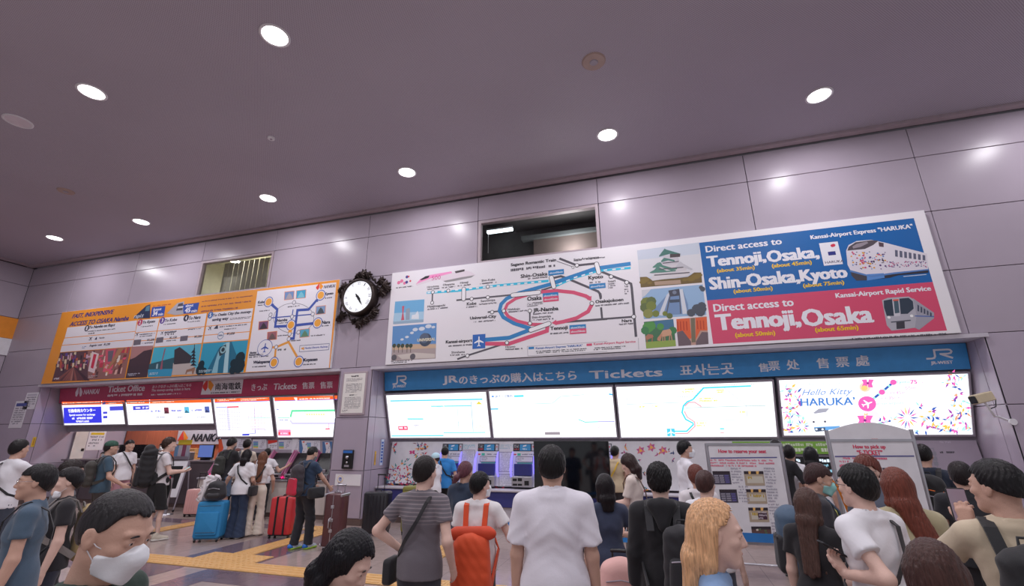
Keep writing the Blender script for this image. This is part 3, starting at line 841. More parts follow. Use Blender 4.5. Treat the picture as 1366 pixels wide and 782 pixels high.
J.ppoly([(325, 372), (345, 370), (376, 530), (345, 534)], (212, 216, 224), 4)
J.ppoly([(252, 380), (322, 368), (328, 412), (262, 420)], (74, 76, 90), 5); J.pdisc((292, 392), .04, (120, 130, 150), 6, 10)
J.ppoly([(258, 440), (330, 436), (330, 455), (262, 460)], (70, 80, 98), 5); J.pline([(262, 420), (240, 530)], .025, (90, 96, 112), 5); J.pline([(325, 412), (332, 530)], .02, (90, 96, 112), 5)
for (x, y, r) in ((110, 460, .12), (140, 450, .1), (100, 490, .1), (140, 480, .1), (120, 530, .1), (170, 530, .07), (260, 545, .06), (230, 530, .05)): J.pdisc((x, y), r, random.choice([(120, 130, 60), (98, 112, 66), (140, 142, 78)]), 6, 9)
for (x, y, r) in ((400, 525, .08), (440, 500, .1), (470, 480, .08), (460, 520, .09), (480, 500, .06), (475, 370, .05), (465, 360, .04)): J.pdisc((x, y), r, (78, 84, 96), 6, 9)
J.ppoly([(92, 584), (284, 566), (302, 742), (108, 758)], (70, 116, 84), 1)
J.ppoly([(160, 580), (284, 568), (290, 620), (230, 640), (170, 620)], (70, 116, 150), 2)
for (x, y, r) in ((120, 620, .11), (140, 610, .09), (100, 640, .08), (200, 615, .07), (280, 640, .08)): J.pdisc((x, y), r, random.choice([(84, 150, 76), (66, 128, 80)]), 3, 9)
J.ppoly([(104, 715), (298, 702), (302, 742), (108, 758)], (146, 170, 82), 4)
J.ppoly([(200, 668), (215, 640), (262, 630), (274, 650), (270, 672), (215, 682)], (206, 160, 130), 5); J.ppoly([(200, 665), (215, 660), (200, 710), (180, 705), (180, 690)], (196, 140, 112), 5)
for a, b in (((215, 680), (216, 712)), ((228, 680), (230, 708)), ((262, 668), (258, 706)), ((270, 668), (276, 704))): J.pline([a, b], .018, (196, 144, 116), 5)
J.ppoly([(103, 680), (120, 664), (150, 668), (156, 682), (120, 700), (106, 700)], (176, 120, 96), 5); J.pline([(112, 698), (114, 722)], .018, (170, 116, 92), 5); J.pline([(148, 684), (146, 714)], .018, (170, 116, 92), 5)
J.ppoly([(304, 566), (502, 548), (514, 728), (318, 742)], (190, 150, 136), 1)
J.ppoly([(304, 566), (390, 560), (402, 690), (380, 700), (345, 640), (308, 650)], (222, 98, 56), 2)
J.ppoly([(430, 558), (502, 552), (508, 640), (460, 640), (430, 700)], (222, 98, 56), 2)
J.ppoly([(398, 560), (424, 558), (430, 716), (404, 718)], (120, 110, 90), 3)
J.ppoly([(308, 652), (345, 640), (400, 712), (400, 736), (318, 742)], (110, 92, 100), 2.5); J.ppoly([(432, 712), (470, 650), (510, 652), (514, 728), (432, 735)], (110, 92, 100), 2.5)
for x in (312, 330, 350, 370): J.pline([(x, 580), (x + 4, 640)], .02, (190, 66, 40), 4)
for x in (440, 460, 480): J.pline([(x, 575), (x + 4, 632)], .02, (190, 66, 40), 4)
# blue and rose destination panels
J.crop = (920, 270, 3.595)
ub, vb = J.px(45, 190); ut, vt = J.px(1078, 80); um, vm = J.px(1165, 385); u_, vbt = J.px(1232, 612); ul, vl = J.px(110, 682)
UL = (J.px(45, 190)[0] + J.px(85, 468)[0] + ul) / 3; UR = (ut + um + u_) / 3; VT = (vb + vt) / 2; VM = (J.px(85, 468)[1] + vm) / 2; VB = (vl + vbt) / 2
J.rect(UL, VM, UR, VT, (20, 98, 168), 1); J.rect(UL, VB, UR, VM, (212, 76, 110), 1)
YL_ = (240, 196, 30)
T2 = lambda s, a, b, c=(234, 232, 240), bold=.055: J.text(s, a, b, c, 4, bold)
T2('Direct access to', (78, 241), (438, 170), bold=.045); T2('Kansai-Airport Express "HARUKA"', (582, 184), (1066, 103), bold=.04)
T2('Tennoji,', (88, 328), (360, 230)); T2('Osaka,', (375, 299), (612, 207))
T2('(about 35min)', (132, 343), (310, 302), YL_, .04); T2('(about 45min)', (396, 320), (583, 277), YL_, .04)
T2('Shin-Osaka,', (98, 430), (520, 320)); T2('Kyoto', (536, 398), (748, 304))
T2('(about 50min)', (212, 442), (396, 402), YL_, .04); T2('(about 75min)', (546, 414), (738, 374), YL_, .04)
T2('Direct access to', (116, 526), (494, 459), bold=.045); T2('Kansai-Airport Rapid Service', (703, 466), (1153, 400), bold=.04)
T2('Tennoji,', (132, 640), (522, 509)); T2('Osaka', (544, 598), (866, 490))
T2('(about 50min)', (220, 654), (408, 614), YL_, .04); T2('(about 65min)', (604, 629), (806, 588), YL_, .04)
J.small((778, 657), (1232, 630), GREYL, 3)
J.prect((620, 197), (735, 296), (232, 230, 238), 3)
J.prect((662, 238), (702, 252), (44, 50, 130), 4); J.text('HARUKA', (650, 292), (738, 278), (70, 60, 90), 4, .02)
for x, y, c in ((690, 206, (210, 50, 80)), (684, 208, (210, 50, 80))): J.pdisc((x, y), .03, c, 5, 10)
# express train
J.ppoly([(750, 232), (762, 205), (800, 186), (870, 180), (930, 192), (1138, 246), (1144, 322), (980, 336), (870, 352), (770, 325), (757, 300)], (220, 214, 224), 3)
J.ppoly([(762, 214), (795, 192), (870, 182), (905, 184), (880, 205), (840, 224), (756, 232)], (84, 76, 84), 4)
J.ppoly([(780, 212), (800, 200), (850, 188), (856, 196), (820, 214), (784, 222)], (150, 140, 150), 5)
J.ppoly([(905, 190), (930, 196), (930, 215), (908, 212)], (90, 70, 80), 4)
J.ppoly([(765, 325), (870, 352), (980, 336), (1144, 320), (1144, 326), (985, 344), (872, 360), (770, 334)], (90, 130, 190), 4)
J.ppoly([(772, 334), (860, 352), (850, 374), (800, 376), (776, 352)], (70, 66, 76), 3.5); J.ppoly([(860, 352), (1144, 325), (1144, 338), (1000, 350), (960, 362), (870, 372)], (48, 46, 60), 3)
J.ppoly([(850, 345), (930, 340), (935, 362), (850, 376)], (90, 140, 206), 3.8)
for i in range(7):
    x = 984 + i * 22; J.ppoly([(x, 228 + i * 4), (x + 13, 231 + i * 4), (x + 14, 262 + i * 3), (x + 1, 260 + i * 3)], (96, 98, 120), 5)
for i in range(80):
    x = random.uniform(775, 940); y = random.uniform(238, 320)
    J.pdisc((x, y), random.uniform(.008, .02), random.choice([(90, 60, 120), (200, 80, 120), (220, 160, 60), (90, 130, 190), (60, 50, 70)]), 5, 6)
for i in range(70):
    x = random.uniform(940, 1135); J.pdisc((x, random.uniform(284, 312)), random.uniform(.008, .014), random.choice([(120, 90, 140), (200, 100, 140), (120, 120, 150)]), 5, 6)
J.pline([(1025, 356), (1135, 346)], .006, (200, 210, 230), 4)
# rapid train
J.ppoly([(922, 470), (950, 458), (1050, 452), (1075, 466), (1090, 540), (1080, 602), (968, 616), (945, 590)], (176, 174, 184), 3)
J.ppoly([(1070, 460), (1172, 530), (1172, 556), (1100, 612), (1080, 602), (1088, 540)], (160, 158, 170), 3)
J.ppoly([(930, 472), (970, 464), (980, 545), (945, 545), (932, 505)], (48, 60, 76), 4); J.ppoly([(1005, 462), (1050, 458), (1070, 475), (1074, 510), (1045, 535), (1012, 536)], (48, 60, 76), 4)
J.ppoly([(972, 464), (1003, 462), (1010, 545), (980, 548)], (200, 198, 206), 4); J.ppoly([(978, 472), (1000, 470), (1006, 530), (984, 533)], (70, 92, 106), 5)
J.ppoly([(974, 466), (1002, 464), (1002, 472), (975, 474)], (216, 96, 80), 6)
J.ppoly([(990, 575), (1030, 570), (1032, 605), (992, 608)], (60, 58, 68), 5); J.pline([(965, 575), (1060, 566)], .02, (80, 80, 92), 5)
for x, y in ((955, 552), (1064, 545)): J.pdisc((x, y), .025, (240, 240, 240), 6, 10)
for i in range(5):
    x = 1092 + i * 15; J.ppoly([(x, 490 + i * 9), (x + 8, 496 + i * 9), (x + 8, 524 + i * 6), (x, 522 + i * 6)], (70, 76, 96), 5)
J.pline([(1080, 545), (1172, 548)], .02, (90, 110, 170), 4)
finish(J)

# ---- orange-edged board
Nk = board('fare_board', 'orange-edged board of fares, city pictures and a line map above the rose band', -17.9, -7.46, 3.41, 5.68, ORG)
N_ = Nk; LT = .0
N_.rect(-17.9 + .005, 3.415, -7.465, 5.675, ORG, 0)
N_.crop = (60, 400, 6.515)
NB = (46, 52, 130)
N_.text('FAST, INEXPENSIVE', (232, 168), (605, 84), NB, 4, .05, .25)
N_.text('ACCESS TO OSAKA Namba', (212, 232), (735, 138), NB, 4, .05, .25)
W2 = (230, 226, 234)
def cell(a, b, c, d, col=W2, lay=1): N_.ppoly([a, b, c, d], col, lay)
cell((196, 242), (800, 180), (786, 272), (172, 330)); cell((170, 336), (784, 278), (772, 342), (148, 394)); cell((146, 400), (771, 348), (756, 408), (132, 456))
cell((132, 460), (450, 436), (366, 700), (60, 712), (92, 62, 72), 1); cell((372, 444), (746, 412), (692, 682), (372, 698), (150, 104, 100), 1)
def cols(ta, tb, ba, bb_, f):
    """fractional row between left edge ta-ba and right edge tb-bb_"""
    return ((ta[0] + (ba[0] - ta[0]) * f, ta[1] + (ba[1] - ta[1]) * f), (tb[0] + (bb_[0] - tb[0]) * f, tb[1] + (bb_[1] - tb[1]) * f))
def column(ta, tb, ba, bb_, pic, fr=(0.0, .212, .224, .36, .372, .485, .50, 1.0)):
    for k in range(3):
        a, b = cols(ta, tb, ba, bb_, fr[2 * k]); d, c = cols(ta, tb, ba, bb_, fr[2 * k + 1]); cell(a, b, c, d)
    a, b = cols(ta, tb, ba, bb_, fr[6]); cell(a, b, bb_, ba, pic, 1)
    return a, b
column((810, 178), (995, 160), (700, 682), (886, 674), (70, 54, 64))
column((1003, 160), (1200, 140), (893, 672), (1098, 666), (72, 178, 204))
# night street pictures
rnd = random.Random(3)
for i in range(70):
    f = rnd.random(); g_ = rnd.random(); x = 132 + (450 - 132) * f - 74 * g_ * .7; y = 462 - 22 * f + 130 * g_
    w_ = rnd.uniform(6, 22); h_ = rnd.uniform(14, 50)
    if x + w_ < 440 - g_ * 60: N_.ppoly([(x, y), (x + w_, y - 2), (x + w_ - 4, y + h_), (x - 4, y + h_)], rnd.choice([(206, 170, 190), (90, 70, 150), (190, 90, 70), (60, 40, 60), (220, 200, 170), (40, 30, 44), (150, 60, 90)]), 2 + i * .01)
for i in range(14):
    x = 90 + i * 22; N_.ppoly([(250, 580), (255, 580), (x + 14, 700), (x - 6, 704)], rnd.choice([(150, 90, 84), (100, 60, 66), (176, 120, 110), (70, 46, 58)]), 4)
for i in range(80):
    f = rnd.random(); g_ = rnd.random(); x = 440 + (720 - 440) * f - 50 * g_; y = 436 - 24 * f + 200 * g_
    w_ = rnd.uniform(8, 32); h_ = rnd.uniform(14, 60)
    if y + h_ < 684 and x + w_ < 740 - g_ * 50: N_.ppoly([(x, y), (x + w_, y - 4), (x + w_ - 12, y + h_), (x - 12, y + h_)], rnd.choice([(222, 180, 170), (190, 60, 80), (120, 60, 60), (232, 220, 210), (150, 100, 80), (90, 56, 60), (206, 130, 90), (226, 90, 120)]), 2 + i * .01)
N_.ppoly([(410, 450), (470, 470), (430, 640), (375, 620)], (226, 206, 210), 5); N_.ppoly([(425, 470), (450, 476), (420, 600), (398, 590)], (206, 50, 80), 6)
N_.ppoly([(530, 432), (620, 424), (590, 560), (520, 560)], (206, 90, 110), 5); N_.ppoly([(550, 446), (600, 440), (580, 536), (546, 540)], (110, 100, 116), 6); N_.ppoly([(640, 425), (690, 418), (560, 600), (540, 600)], (176, 126, 96), 5)
# mountain, tower and temple pictures
N_.ppoly([(752, 408), (942, 398), (930, 440), (740, 520)], (176, 128, 128), 2); N_.ppoly([(760, 520), (860, 445), (930, 430), (900, 560), (735, 580)], (74, 56, 66), 3)
N_.ppoly([(906, 560), (1130, 500), (1115, 600), (900, 620)], (52, 92, 106), 2); N_.ppoly([(898, 606), (1110, 600), (1098, 666), (893, 672)], (56, 150, 190), 3)
N_.ppoly([(1040, 422), (1050, 424), (1026, 520), (1020, 606), (1000, 606), (1020, 510)], (156, 90, 110), 4); N_.ppoly([(970, 560), (985, 556), (980, 600), (965, 600)], (160, 190, 200), 4)
N_.small((714, 668), (826, 636), (200, 200, 220), 4, 2); N_.small((908, 656), (990, 632), (220, 230, 240), 4, 2); N_.small((78, 696), (130, 676), (220, 210, 220), 7, 1); N_.small((375, 684), (460, 655), (220, 210, 220), 7, 2)
# trains in the header
N_.ppoly([(775, 150), (880, 52), (916, 40), (914, 160), (772, 165)], (40, 52, 84), 3); N_.ppoly([(880, 60), (912, 50), (908, 96), (870, 100)], (90, 130, 150), 4); N_.text('rapi:t', (770, 164), (862, 128), (200, 206, 220), 5, .03, .2)
N_.ppoly([(1060, 118), (1150, 30), (1210, 14), (1204, 126), (1130, 134)], (170, 166, 176), 3); N_.ppoly([(1160, 36), (1200, 26), (1196, 90), (1140, 96)], (70, 66, 80), 4); N_.ppoly([(1156, 60), (1204, 54), (1200, 70), (1150, 76)], (200, 200, 210), 5)
BB = (42, 76, 166)
N_.ppoly([(932, 66), (1048, 54), (1034, 142), (918, 152)], BB, 3); N_.text('fastest', (940, 96), (1016, 70), W2, 4, .06); N_.text('34', (932, 142), (984, 96), W2, 4, .08); N_.text('min', (984, 138), (1030, 112), W2, 4, .06)
N_.ppoly([(1220, 38), (1303, 30), (1303, 116), (1208, 122)], BB, 3)
N_.small((940, 56), (1096, 40), (190, 80, 60), 3)
def num(P, p, s, c, r=.10): P.pdisc(p, r, c, 3, 16); u, v = P.px(*p); P.textuv(s, u - r * .35, v - r * .6, u + r * .35, v + r * .6, W2, 4, .06)
DK = (50, 50, 72)
num(N_, (365, 248), '1', DK); N_.text('To Namba on Rap:t', (382, 250), (612, 214), DK, 4, .05, .15); N_.small((370, 275), (610, 256), GREYL, 3); N_.small((366, 302), (436, 284), GREYL, 3)
num(N_, (827, 198), '2', (190, 60, 100)); N_.text('To Kyoto', (846, 214), (962, 176), DK, 4, .06, .1); N_.small((832, 240), (940, 222), GREYL, 3)
num(N_, (1021, 180), '3', (96, 66, 150)); N_.text('To Kobe', (1040, 194), (1152, 158), DK, 4, .06, .1); N_.small((1030, 220), (1140, 202), GREYL, 3)
N_.ppoly([(430, 348), (452, 320), (452, 346)], (40, 52, 84), 3); plane_icon(N_, *N_.px(398, 338), .08, DK, 3, -.8); N_.text('Namba', (470, 338), (520, 322), DK, 3, .03, .1)
N_.text('Regular seat', (386, 410), (500, 384), DK, 3, .03, .15); N_.text('¥1,290', (508, 402), (570, 374), DK, 3, .05, .15); N_.small((320, 430), (360, 402), (120, 150, 190), 3, 2)
for a, b, c in (((792, 308), (958, 288), 2), ((1010, 296), (1145, 268), 3)): plane_icon(N_, *N_.px(a[0] + 10, a[1] - 8), .07, DK, 3, -.8); N_.small((a[0] + 28, a[1]), b, DK, 3); N_.small((a[0] + 30, a[1] + 18), (b[0] - 20, b[1] + 18), GREYL, 3)
for x, y, s in ((775, 398, '¥1,250'), (970, 378, '¥1,150')):
    N_.ppoly([(x, y - 48), (x + 62, y - 54), (x + 55, y - 8), (x - 8, y)], (110, 104, 116), 3); N_.text(s, (x + 110, y - 36), (x + 178, y - 62), DK, 3, .05, .15); N_.small((x + 68, y - 14), (x + 170, y - 30), GREYL, 3)
# right half of the fare part
N_.crop = (240, 370, 5.586)
column((20, 292), (200, 268), (-60, 730), (124, 724), (96, 178, 204))
a, b = column((213, 266), (546, 230), (132, 722), (472, 708), (54, 156, 190), (0.0, .212, .224, .36, .372, .485, .50, 1.0))
N_.ppoly([(20, 205), (145, 188), (130, 262), (28, 272)], BB, 3); N_.text('about', (42, 222), (104, 198), W2, 4, .06); N_.text('45', (34, 266), (84, 224), W2, 4, .08); N_.text('min', (84, 262), (130, 238), W2, 4, .06)
for k in range(3):
    N_.small((166 - k * 4, 178 + k * 36), (540 - k * 5 - (100 if k == 2 else 0), 120 + k * 42 + (8 if k == 2 else 0) + 22), (150, 84, 90), 3)
num(N_, (47, 304), '4', DK); N_.text('To Nara', (64, 318), (158, 284), DK, 4, .06, .1); N_.small((56, 338), (150, 322), GREYL, 3)
num(N_, (228, 282), '5', (60, 110, 180)); N_.text('To Osaka City the money-', (244, 294), (536, 250), DK, 4, .05, .1); N_.text('saving way', (238, 330), (364, 300), DK, 4, .05, .1); N_.small((372, 322), (532, 290), GREYL, 3, 2)
N_.small((60, 394), (158, 378), DK, 3); N_.small((296, 372), (500, 350), DK, 3); N_.small((330, 392), (420, 378), GREYL, 3); plane_icon(N_, *N_.px(226, 378), .08, DK, 3, -.8); N_.ppoly([(252, 384), (275, 358), (284, 358), (284, 384)], (60, 66, 90), 3)
N_.ppoly([(5, 440), (62, 434), (55, 472), (0, 478)], (110, 104, 116), 3); N_.text('¥1,350', (106, 454), (166, 432), DK, 3, .05, .15); N_.text('¥1,020', (348, 434), (410, 408), DK, 3, .05, .15); N_.pdisc((304, 434), .11, (120, 150, 180), 3, 18); N_.pdisc((304, 434), .09, W2, 4, 18); N_.small((288, 442), (320, 426), (90, 110, 150), 5)
# temple picture
N_.ppoly([(-40, 540), (0, 520), (90, 590), (75, 640), (-45, 650)], (62, 58, 66), 3); N_.ppoly([(-50, 640), (80, 640), (128, 690), (124, 724), (-58, 730)], (190, 178, 176), 2)
for k in range(5): N_.ppoly([(76 + k * 2, 660 - k * 24), (98, 640 - k * 24), (104, 640 - k * 24), (126 - k * 2, 658 - k * 24)], (40, 40, 52), 4)
N_.pline([(102, 650), (108, 528)], .04, (40, 40, 52), 4); N_.pline([(108, 535), (110, 500)], .02, (40, 40, 52), 4)
N_.ppoly([(40, 720), (50, 690), (85, 680), (115, 668), (112, 690), (100, 722), (92, 722), (90, 700), (56, 706), (48, 724)], (150, 110, 90), 5)
# tower picture
N_.ppoly([(200, 700), (290, 530), (370, 480), (385, 480), (430, 600), (420, 712), (205, 718)], (40, 110, 140), 2)
N_.ppoly([(236, 714), (285, 560), (330, 496), (350, 490), (330, 540), (290, 620), (280, 714)], (140, 190, 206), 3); N_.ppoly([(345, 490), (372, 482), (356, 712), (322, 714)], (170, 206, 216), 3); N_.ppoly([(290, 560), (300, 520), (345, 500), (342, 560), (296, 590)], (46, 60, 70), 4)
N_.pdisc((322, 540), .1, (150, 190, 200), 5, 14); N_.pdisc((322, 540), .06, (46, 60, 70), 6, 12)
for (x, y, r) in ((160, 650, .14), (150, 690, .18), (180, 700, .12), (450, 600, .2), (480, 560, .18), (490, 620, .14), (440, 660, .25), (480, 680, .15), (400, 640, .14), (395, 690, .15)):
    if x < 470: N_.pdisc((x, y), r * .8, (24, 48, 60), 6, 10)
N_.small((140, 714), (240, 688), (200, 226, 236), 7, 2)
# line map
N_.ppoly([(578, 104), (1166, 38), (1110, 676), (490, 706)], W2, 1)
RB = (60, 84, 170); OR2 = (232, 160, 70)
def nl(p, w_, c, l=3): N_.pline(p, w_, c, l)
nl(ell(848, 305, 150, 112, 0, 360, 40), .012, (120, 116, 130), 2)
nl([(680, 200), (726, 240), (710, 368), (828, 362), (990, 344)], .07, RB); nl([(1022, 168), (960, 240), (876, 246), (848, 456), (820, 458)], .07, RB); nl([(680, 303), (985, 276)], .03, RB); nl([(844, 240), (836, 290), (828, 340)], .03, RB)
N_.ppoly([(675, 190), (704, 200), (686, 218)], RB, 4); N_.ppoly([(1028, 156), (1030, 186), (1006, 176)], RB, 4); N_.ppoly([(1004, 344), (984, 334), (984, 358)], RB, 4)
nl([(674, 522), (716, 522), (810, 482), (816, 400), (826, 360)], .06, OR2, 2.5); nl([(716, 524), (708, 596)], .06, OR2); nl([(810, 482), (876, 598)], .06, OR2)
N_.ppoly([(698, 586), (720, 586), (708, 606)], OR2, 4); N_.ppoly([(866, 598), (886, 588), (882, 612)], OR2, 4)
for p in ((662, 184), (1050, 134), (828, 356), (1027, 340), (886, 628), (701, 636)): N_.pdisc(p, .145, RB, 5, 24); N_.pdisc(p, .125, W2, 6, 24); N_.pdisc(p, .1, (240, 166, 60), 7, 24)
for p in ((851, 188), (990, 275), (836, 294), (676, 280), (670, 308), (884, 410), (818, 424), (812, 460), (718, 520)): N_.pdisc(p, .06, (90, 90, 110), 5, 14); N_.pdisc(p, .045, W2, 6, 14)
N_.pdisc((822, 402), .06, (240, 166, 60), 5, 14)
N_.pdisc((634, 526), .24, RB, 4, 30, .22); N_.pdisc((634, 526), .225, W2, 5, 30, .205); plane_icon(N_, *N_.px(634, 526), .13, RB, 6)
for s, a, b in (('Kobe', (580, 198), (634, 172)), ('Kyoto', (1078, 140), (1146, 108)), ('Namba', (722, 332), (804, 306)), ('Nara', (1056, 350), (1122, 320)), ('Wakayama', (544, 650), (674, 618)), ('Koyasan', (918, 634), (1028, 600)), ('Nankai', (520, 572), (572, 552)), ('Kansai-Airport', (514, 590), (626, 566))):
    N_.text(s, a, b, DK, 5, .07, .05)
for a, b in (((576, 214), (634, 202)), ((1074, 162), (1140, 146)), ((722, 348), (806, 334)), ((1056, 368), (1122, 354)), ((540, 674), (642, 658)), ((918, 656), (1012, 642)), ((514, 602), (660, 582)), ((592, 256), (668, 244)), ((804, 226), (892, 208)), ((728, 440), (804, 428)), ((826, 478), (900, 466)), ((728, 550), (796, 530)), ((975, 440), (1080, 426))):
    N_.small(a, b, GREYL, 4)
for (x, y, c1, c2) in ((780, 108, (110, 140, 190), (170, 160, 170)), (868, 98, (60, 160, 200), (120, 190, 210)), (1014, 216, (130, 160, 200), (70, 80, 90)), (588, 330, (120, 80, 120), (60, 50, 60)), (652, 408, (160, 100, 110), (110, 90, 90)), (895, 388, (90, 170, 200), (100, 140, 110))):
    N_.ppoly([(x, y), (x + 74, y - 8), (x + 70, y + 56), (x - 4, y + 64)], (230, 140, 90), 3); N_.ppoly([(x + 3, y + 4), (x + 70, y - 4), (x + 66, y + 53), (x, y + 60)], c1, 4)
    N_.ppoly([(x + 6, y + 58), (x + 24, y + 24), (x + 36, y + 8), (x + 50, y + 22), (x + 62, y + 52)], c2, 5)
N_.pline([(894, 510), (1114, 494), (1108, 540), (890, 556)], .012, (110, 116, 150), 3, True); N_.text('Nankai Electric Railway', (930, 536), (1104, 512), RB, 4, .02); N_.ppoly([(900, 530), (925, 520), (925, 544)], OR2, 4)
def flame(P, p, s, c1=(222, 60, 50), c2=(240, 150, 40), lay=4):
    u, v = P.px(*p)
    P.poly([(u - s, v), (u - s * .1, v + s), (u - s * .1, v - s * .3), (u - s * .45, v - s * .8), (u - s, v - s * .3)], c1, lay)
    P.poly([(u, v + s), (u + s, v), (u + s * .5, v - s * .8), (u, v - s * .3)], c2, lay)
flame(N_, (1042, 70), .11); N_.text('NANKAI', (1070, 84), (1160, 50), (70, 66, 90), 4, .03, .3)
finish(Nk)

# ------------------------------------------------------------------ bands and light boxes
def slab(p0, p1, x0, x1, th, name, m, parent, bev=0):
    """tilted slab from (y,z) p0 (top) to p1 (bottom), built in world axes"""
    d = Vector((0, p1[0] - p0[0], p1[1] - p0[1])).normalized(); n = Vector((0, d.z, -d.y))
    if n.y > 0: n = -n
    A = Vector((0, p0[0], p0[1])); B = Vector((0, p1[0], p1[1])); vs = []
    for x in (x0, x1):
        for p in (A, B, B - n * th, A - n * th): vs.append((x, p.y, p.z))
    fs = [(0, 1, 2, 3), (7, 6, 5, 4), (0, 4, 5, 1), (1, 5, 6, 2), (2, 6, 7, 3), (3, 7, 4, 0)]
    o = MB().add(vs, fs).build(name, m)
    o = recalc(o); o.parent = parent; o.matrix_parent_inverse = Matrix.Translation(-parent.location)
    return o
def tiltprint(p0, p1, parent, off=.001):
    V = Vector((0, p0[0] - p1[0], p0[1] - p1[1])).normalized(); U = Vector((1, 0, 0)); Nn = U.cross(V)
    P = Print(Vector((0, p0[0], p0[1])) + Nn * off, U, V); P.T = parent
    return P
BT = (.45, 3.32); BM = (.52, 2.88); BL = (.92, 1.745)
# blue band
bl = thing('ticket_banner', 'blue ticket band above the four wide light boxes', 'sign', (-.5, .5, 2.86))
slab(BT, BM, -6.27, 5.25, .06, 'sign_board', mat('blue_sign', (62, 146, 212), .45), bl)
P = tiltprint(BT, BM, bl); P.crop = (500, 470, 3.794); W3 = (228, 230, 242)
def jr_logo(P, u0, v0, u1, v1, c, lay=3):
    def q(x, y): return (u0 + (u1 - u0) * x, v0 + (v1 - v0) * y)
    w_ = (v1 - v0) * .17
    P.line([q(0, .09), q(.2, .09), q(.30, .14), q(.34, .3), q(.34, .91), q(.85, .91), q(.93, .86), q(.97, .72), q(.93, .56), q(.83, .5), q(.52, .5)], w_, c, lay)
    P.line([q(.55, .5), q(.98, .06)], w_ * 1.1, c, lay)
u0, v0 = P.px(90, 166); u1, v1 = P.px(160, 116); jr_logo(P, u0, v0, u1, v1, W3)
P.text('JR-WEST', (90, 180), (158, 168), W3, 3, .06)
P.text('JR', (344, 167), (420, 117), W3, 3, .06, fit=False); P.text('のきっぷの購入はこちら', (426, 162), (1020, 94), W3, 3, .035)
P.crop = (800, 450, 4.879); P.text('Tickets', (-66, 273), (405, 199), W3, 3, .06, fit=False)
P.text('표사는곳', (524, 246), (868, 172), W3, 3, .03)
P.crop = (1020, 440, 3.948)
P.text('售', (-29, 222), (18, 176), W3, 3, .03)
P.text('票', (22, 216), (76, 164), W3, 3, .03); P.text('处', (118, 210), (178, 158), W3, 3, .03)
P.text('售', (277, 202), (334, 150), W3, 3, .03); P.text('票', (378, 196), (440, 144), W3, 3, .03); P.text('處', (482, 190), (546, 136), W3, 3, .03)
u0, v0 = P.px(852, 158); u1, v1 = P.px(985, 98); jr_logo(P, u0, v0, u1, v1, W3); P.text('JR-WEST', (876, 186), (990, 164), W3, 3, .06)
finish(P, 'lettering')['kind'] = 'stuff'
# rose band
rb = thing('ticket_office_banner', 'rose red ticket office band under the orange-edged board', 'sign', (-12.6, .5, 2.86))
slab(BT, BM, -17.9, -7.25, .06, 'sign_board', mat('rose_sign', (180, 62, 98), .45), rb)
P = tiltprint(BT, BM, rb); P.crop = (75, 510, 6.353); W3 = (232, 222, 232)
u, v = P.px(194, 78); P.poly([(u - .16, v - .02), (u - .02, v + .19), (u - .02, v - .06), (u - .08, v - .16), (u - .14, v - .14)], W3, 3); P.poly([(u + .02, v + .19), (u + .16, v - .02), (u + .12, v - .14), (u + .06, v - .16), (u + .02, v - .06)], W3, 3)
P.text('NANKAI', (230, 104), (370, 56), W3, 3, .04, .3); P.text('Ticket Office', (440, 88), (754, 18), W3, 3, .05, .15); P.small((434, 126), (732, 92), W3, 3)
P.text('おトクなきっぷの購入はこちら', (814, 52), (1146, 12), W3, 3, .03, .2); P.text('The money-saving ticket is here.', (808, 80), (1140, 50), W3, 3, .03, .2); P.small((804, 114), (1060, 90), W3, 3)
P.crop = (280, 500, 7.589)
P.ppoly([(-62, 66), (340, 46), (320, 192), (-92, 202)], (226, 222, 230), 1)
P.text('南海電鉄', (52, 158), (318, 76), (40, 38, 50), 3, .03); P.small((10, 192), (300, 168), (50, 46, 56), 3)
flame(P, (-16, 108), .20, lay=3)
P.text('きっぷ', (420, 164), (582, 88), W3, 3, .03); P.text('Tickets', (646, 152), (880, 82), W3, 3, .04, .15); P.text('售票', (934, 146), (1060, 72), W3, 3, .03); P.text('售票', (1116, 142), (1244, 66), W3, 3, .03)
P.rect(-13.02, 2.0, -13.0, 2.0, W3); finish(P, 'lettering')['kind'] = 'stuff'

# light boxes
def lightbox(name, label, tl, tr, br_, bl_, group=None):
    """corners of the glowing face in photograph points"""
    t = thing(name, label, 'light box', (0, .7, 1.745), 0, group)
    P = tiltprint(BM, BL, t, .006)
    q = [P.px(*c) for c in (tl, tr, br_, bl_)]
    u0 = (q[0][0] + q[3][0]) / 2; u1 = (q[1][0] + q[2][0]) / 2; v1 = (q[0][1] + q[1][1]) / 2; v0 = (q[2][1] + q[3][1]) / 2
    P.UV = (u0, v0, u1, v1); t.location = ((u0 + u1) / 2, .7, 1.745); v1 = min(v1, -.045)
    P.rect(u0, v0, u1, v1, (250, 252, 255), 0)
    fr = MB(); e = .03; o = P.o - P.N * .006
    def pt(u, v, n): return P.o + P.U * u + P.V * v + P.N * n
    def bx(a, b, c, d, n0, n1):
        vs = [pt(a, b, n0), pt(c, b, n0), pt(c, d, n0), pt(a, d, n0), pt(a, b, n1), pt(c, b, n1), pt(c, d, n1), pt(a, d, n1)]
        fr.add(vs, [(0, 3, 2, 1), (4, 5, 6, 7), (0, 1, 5, 4), (1, 2, 6, 5), (2, 3, 7, 6), (3, 0, 4, 7)])
    bx(u0 - e, v0 - e, u1 + e, v0, -.12, .02); bx(u0 - e, v1, u1 + e, v1 + e, -.12, .02); bx(u0 - e, v0, u0, v1, -.12, .02); bx(u1, v0, u1 + e, v1, -.12, .02); bx(u0, v0, u1, v1, -.12, -.004)
    o = fr.build('frame', M_grey); o.parent = t; o.matrix_parent_inverse = Matrix.Translation(-t.location)
    return P
PALE = (150, 200, 226)
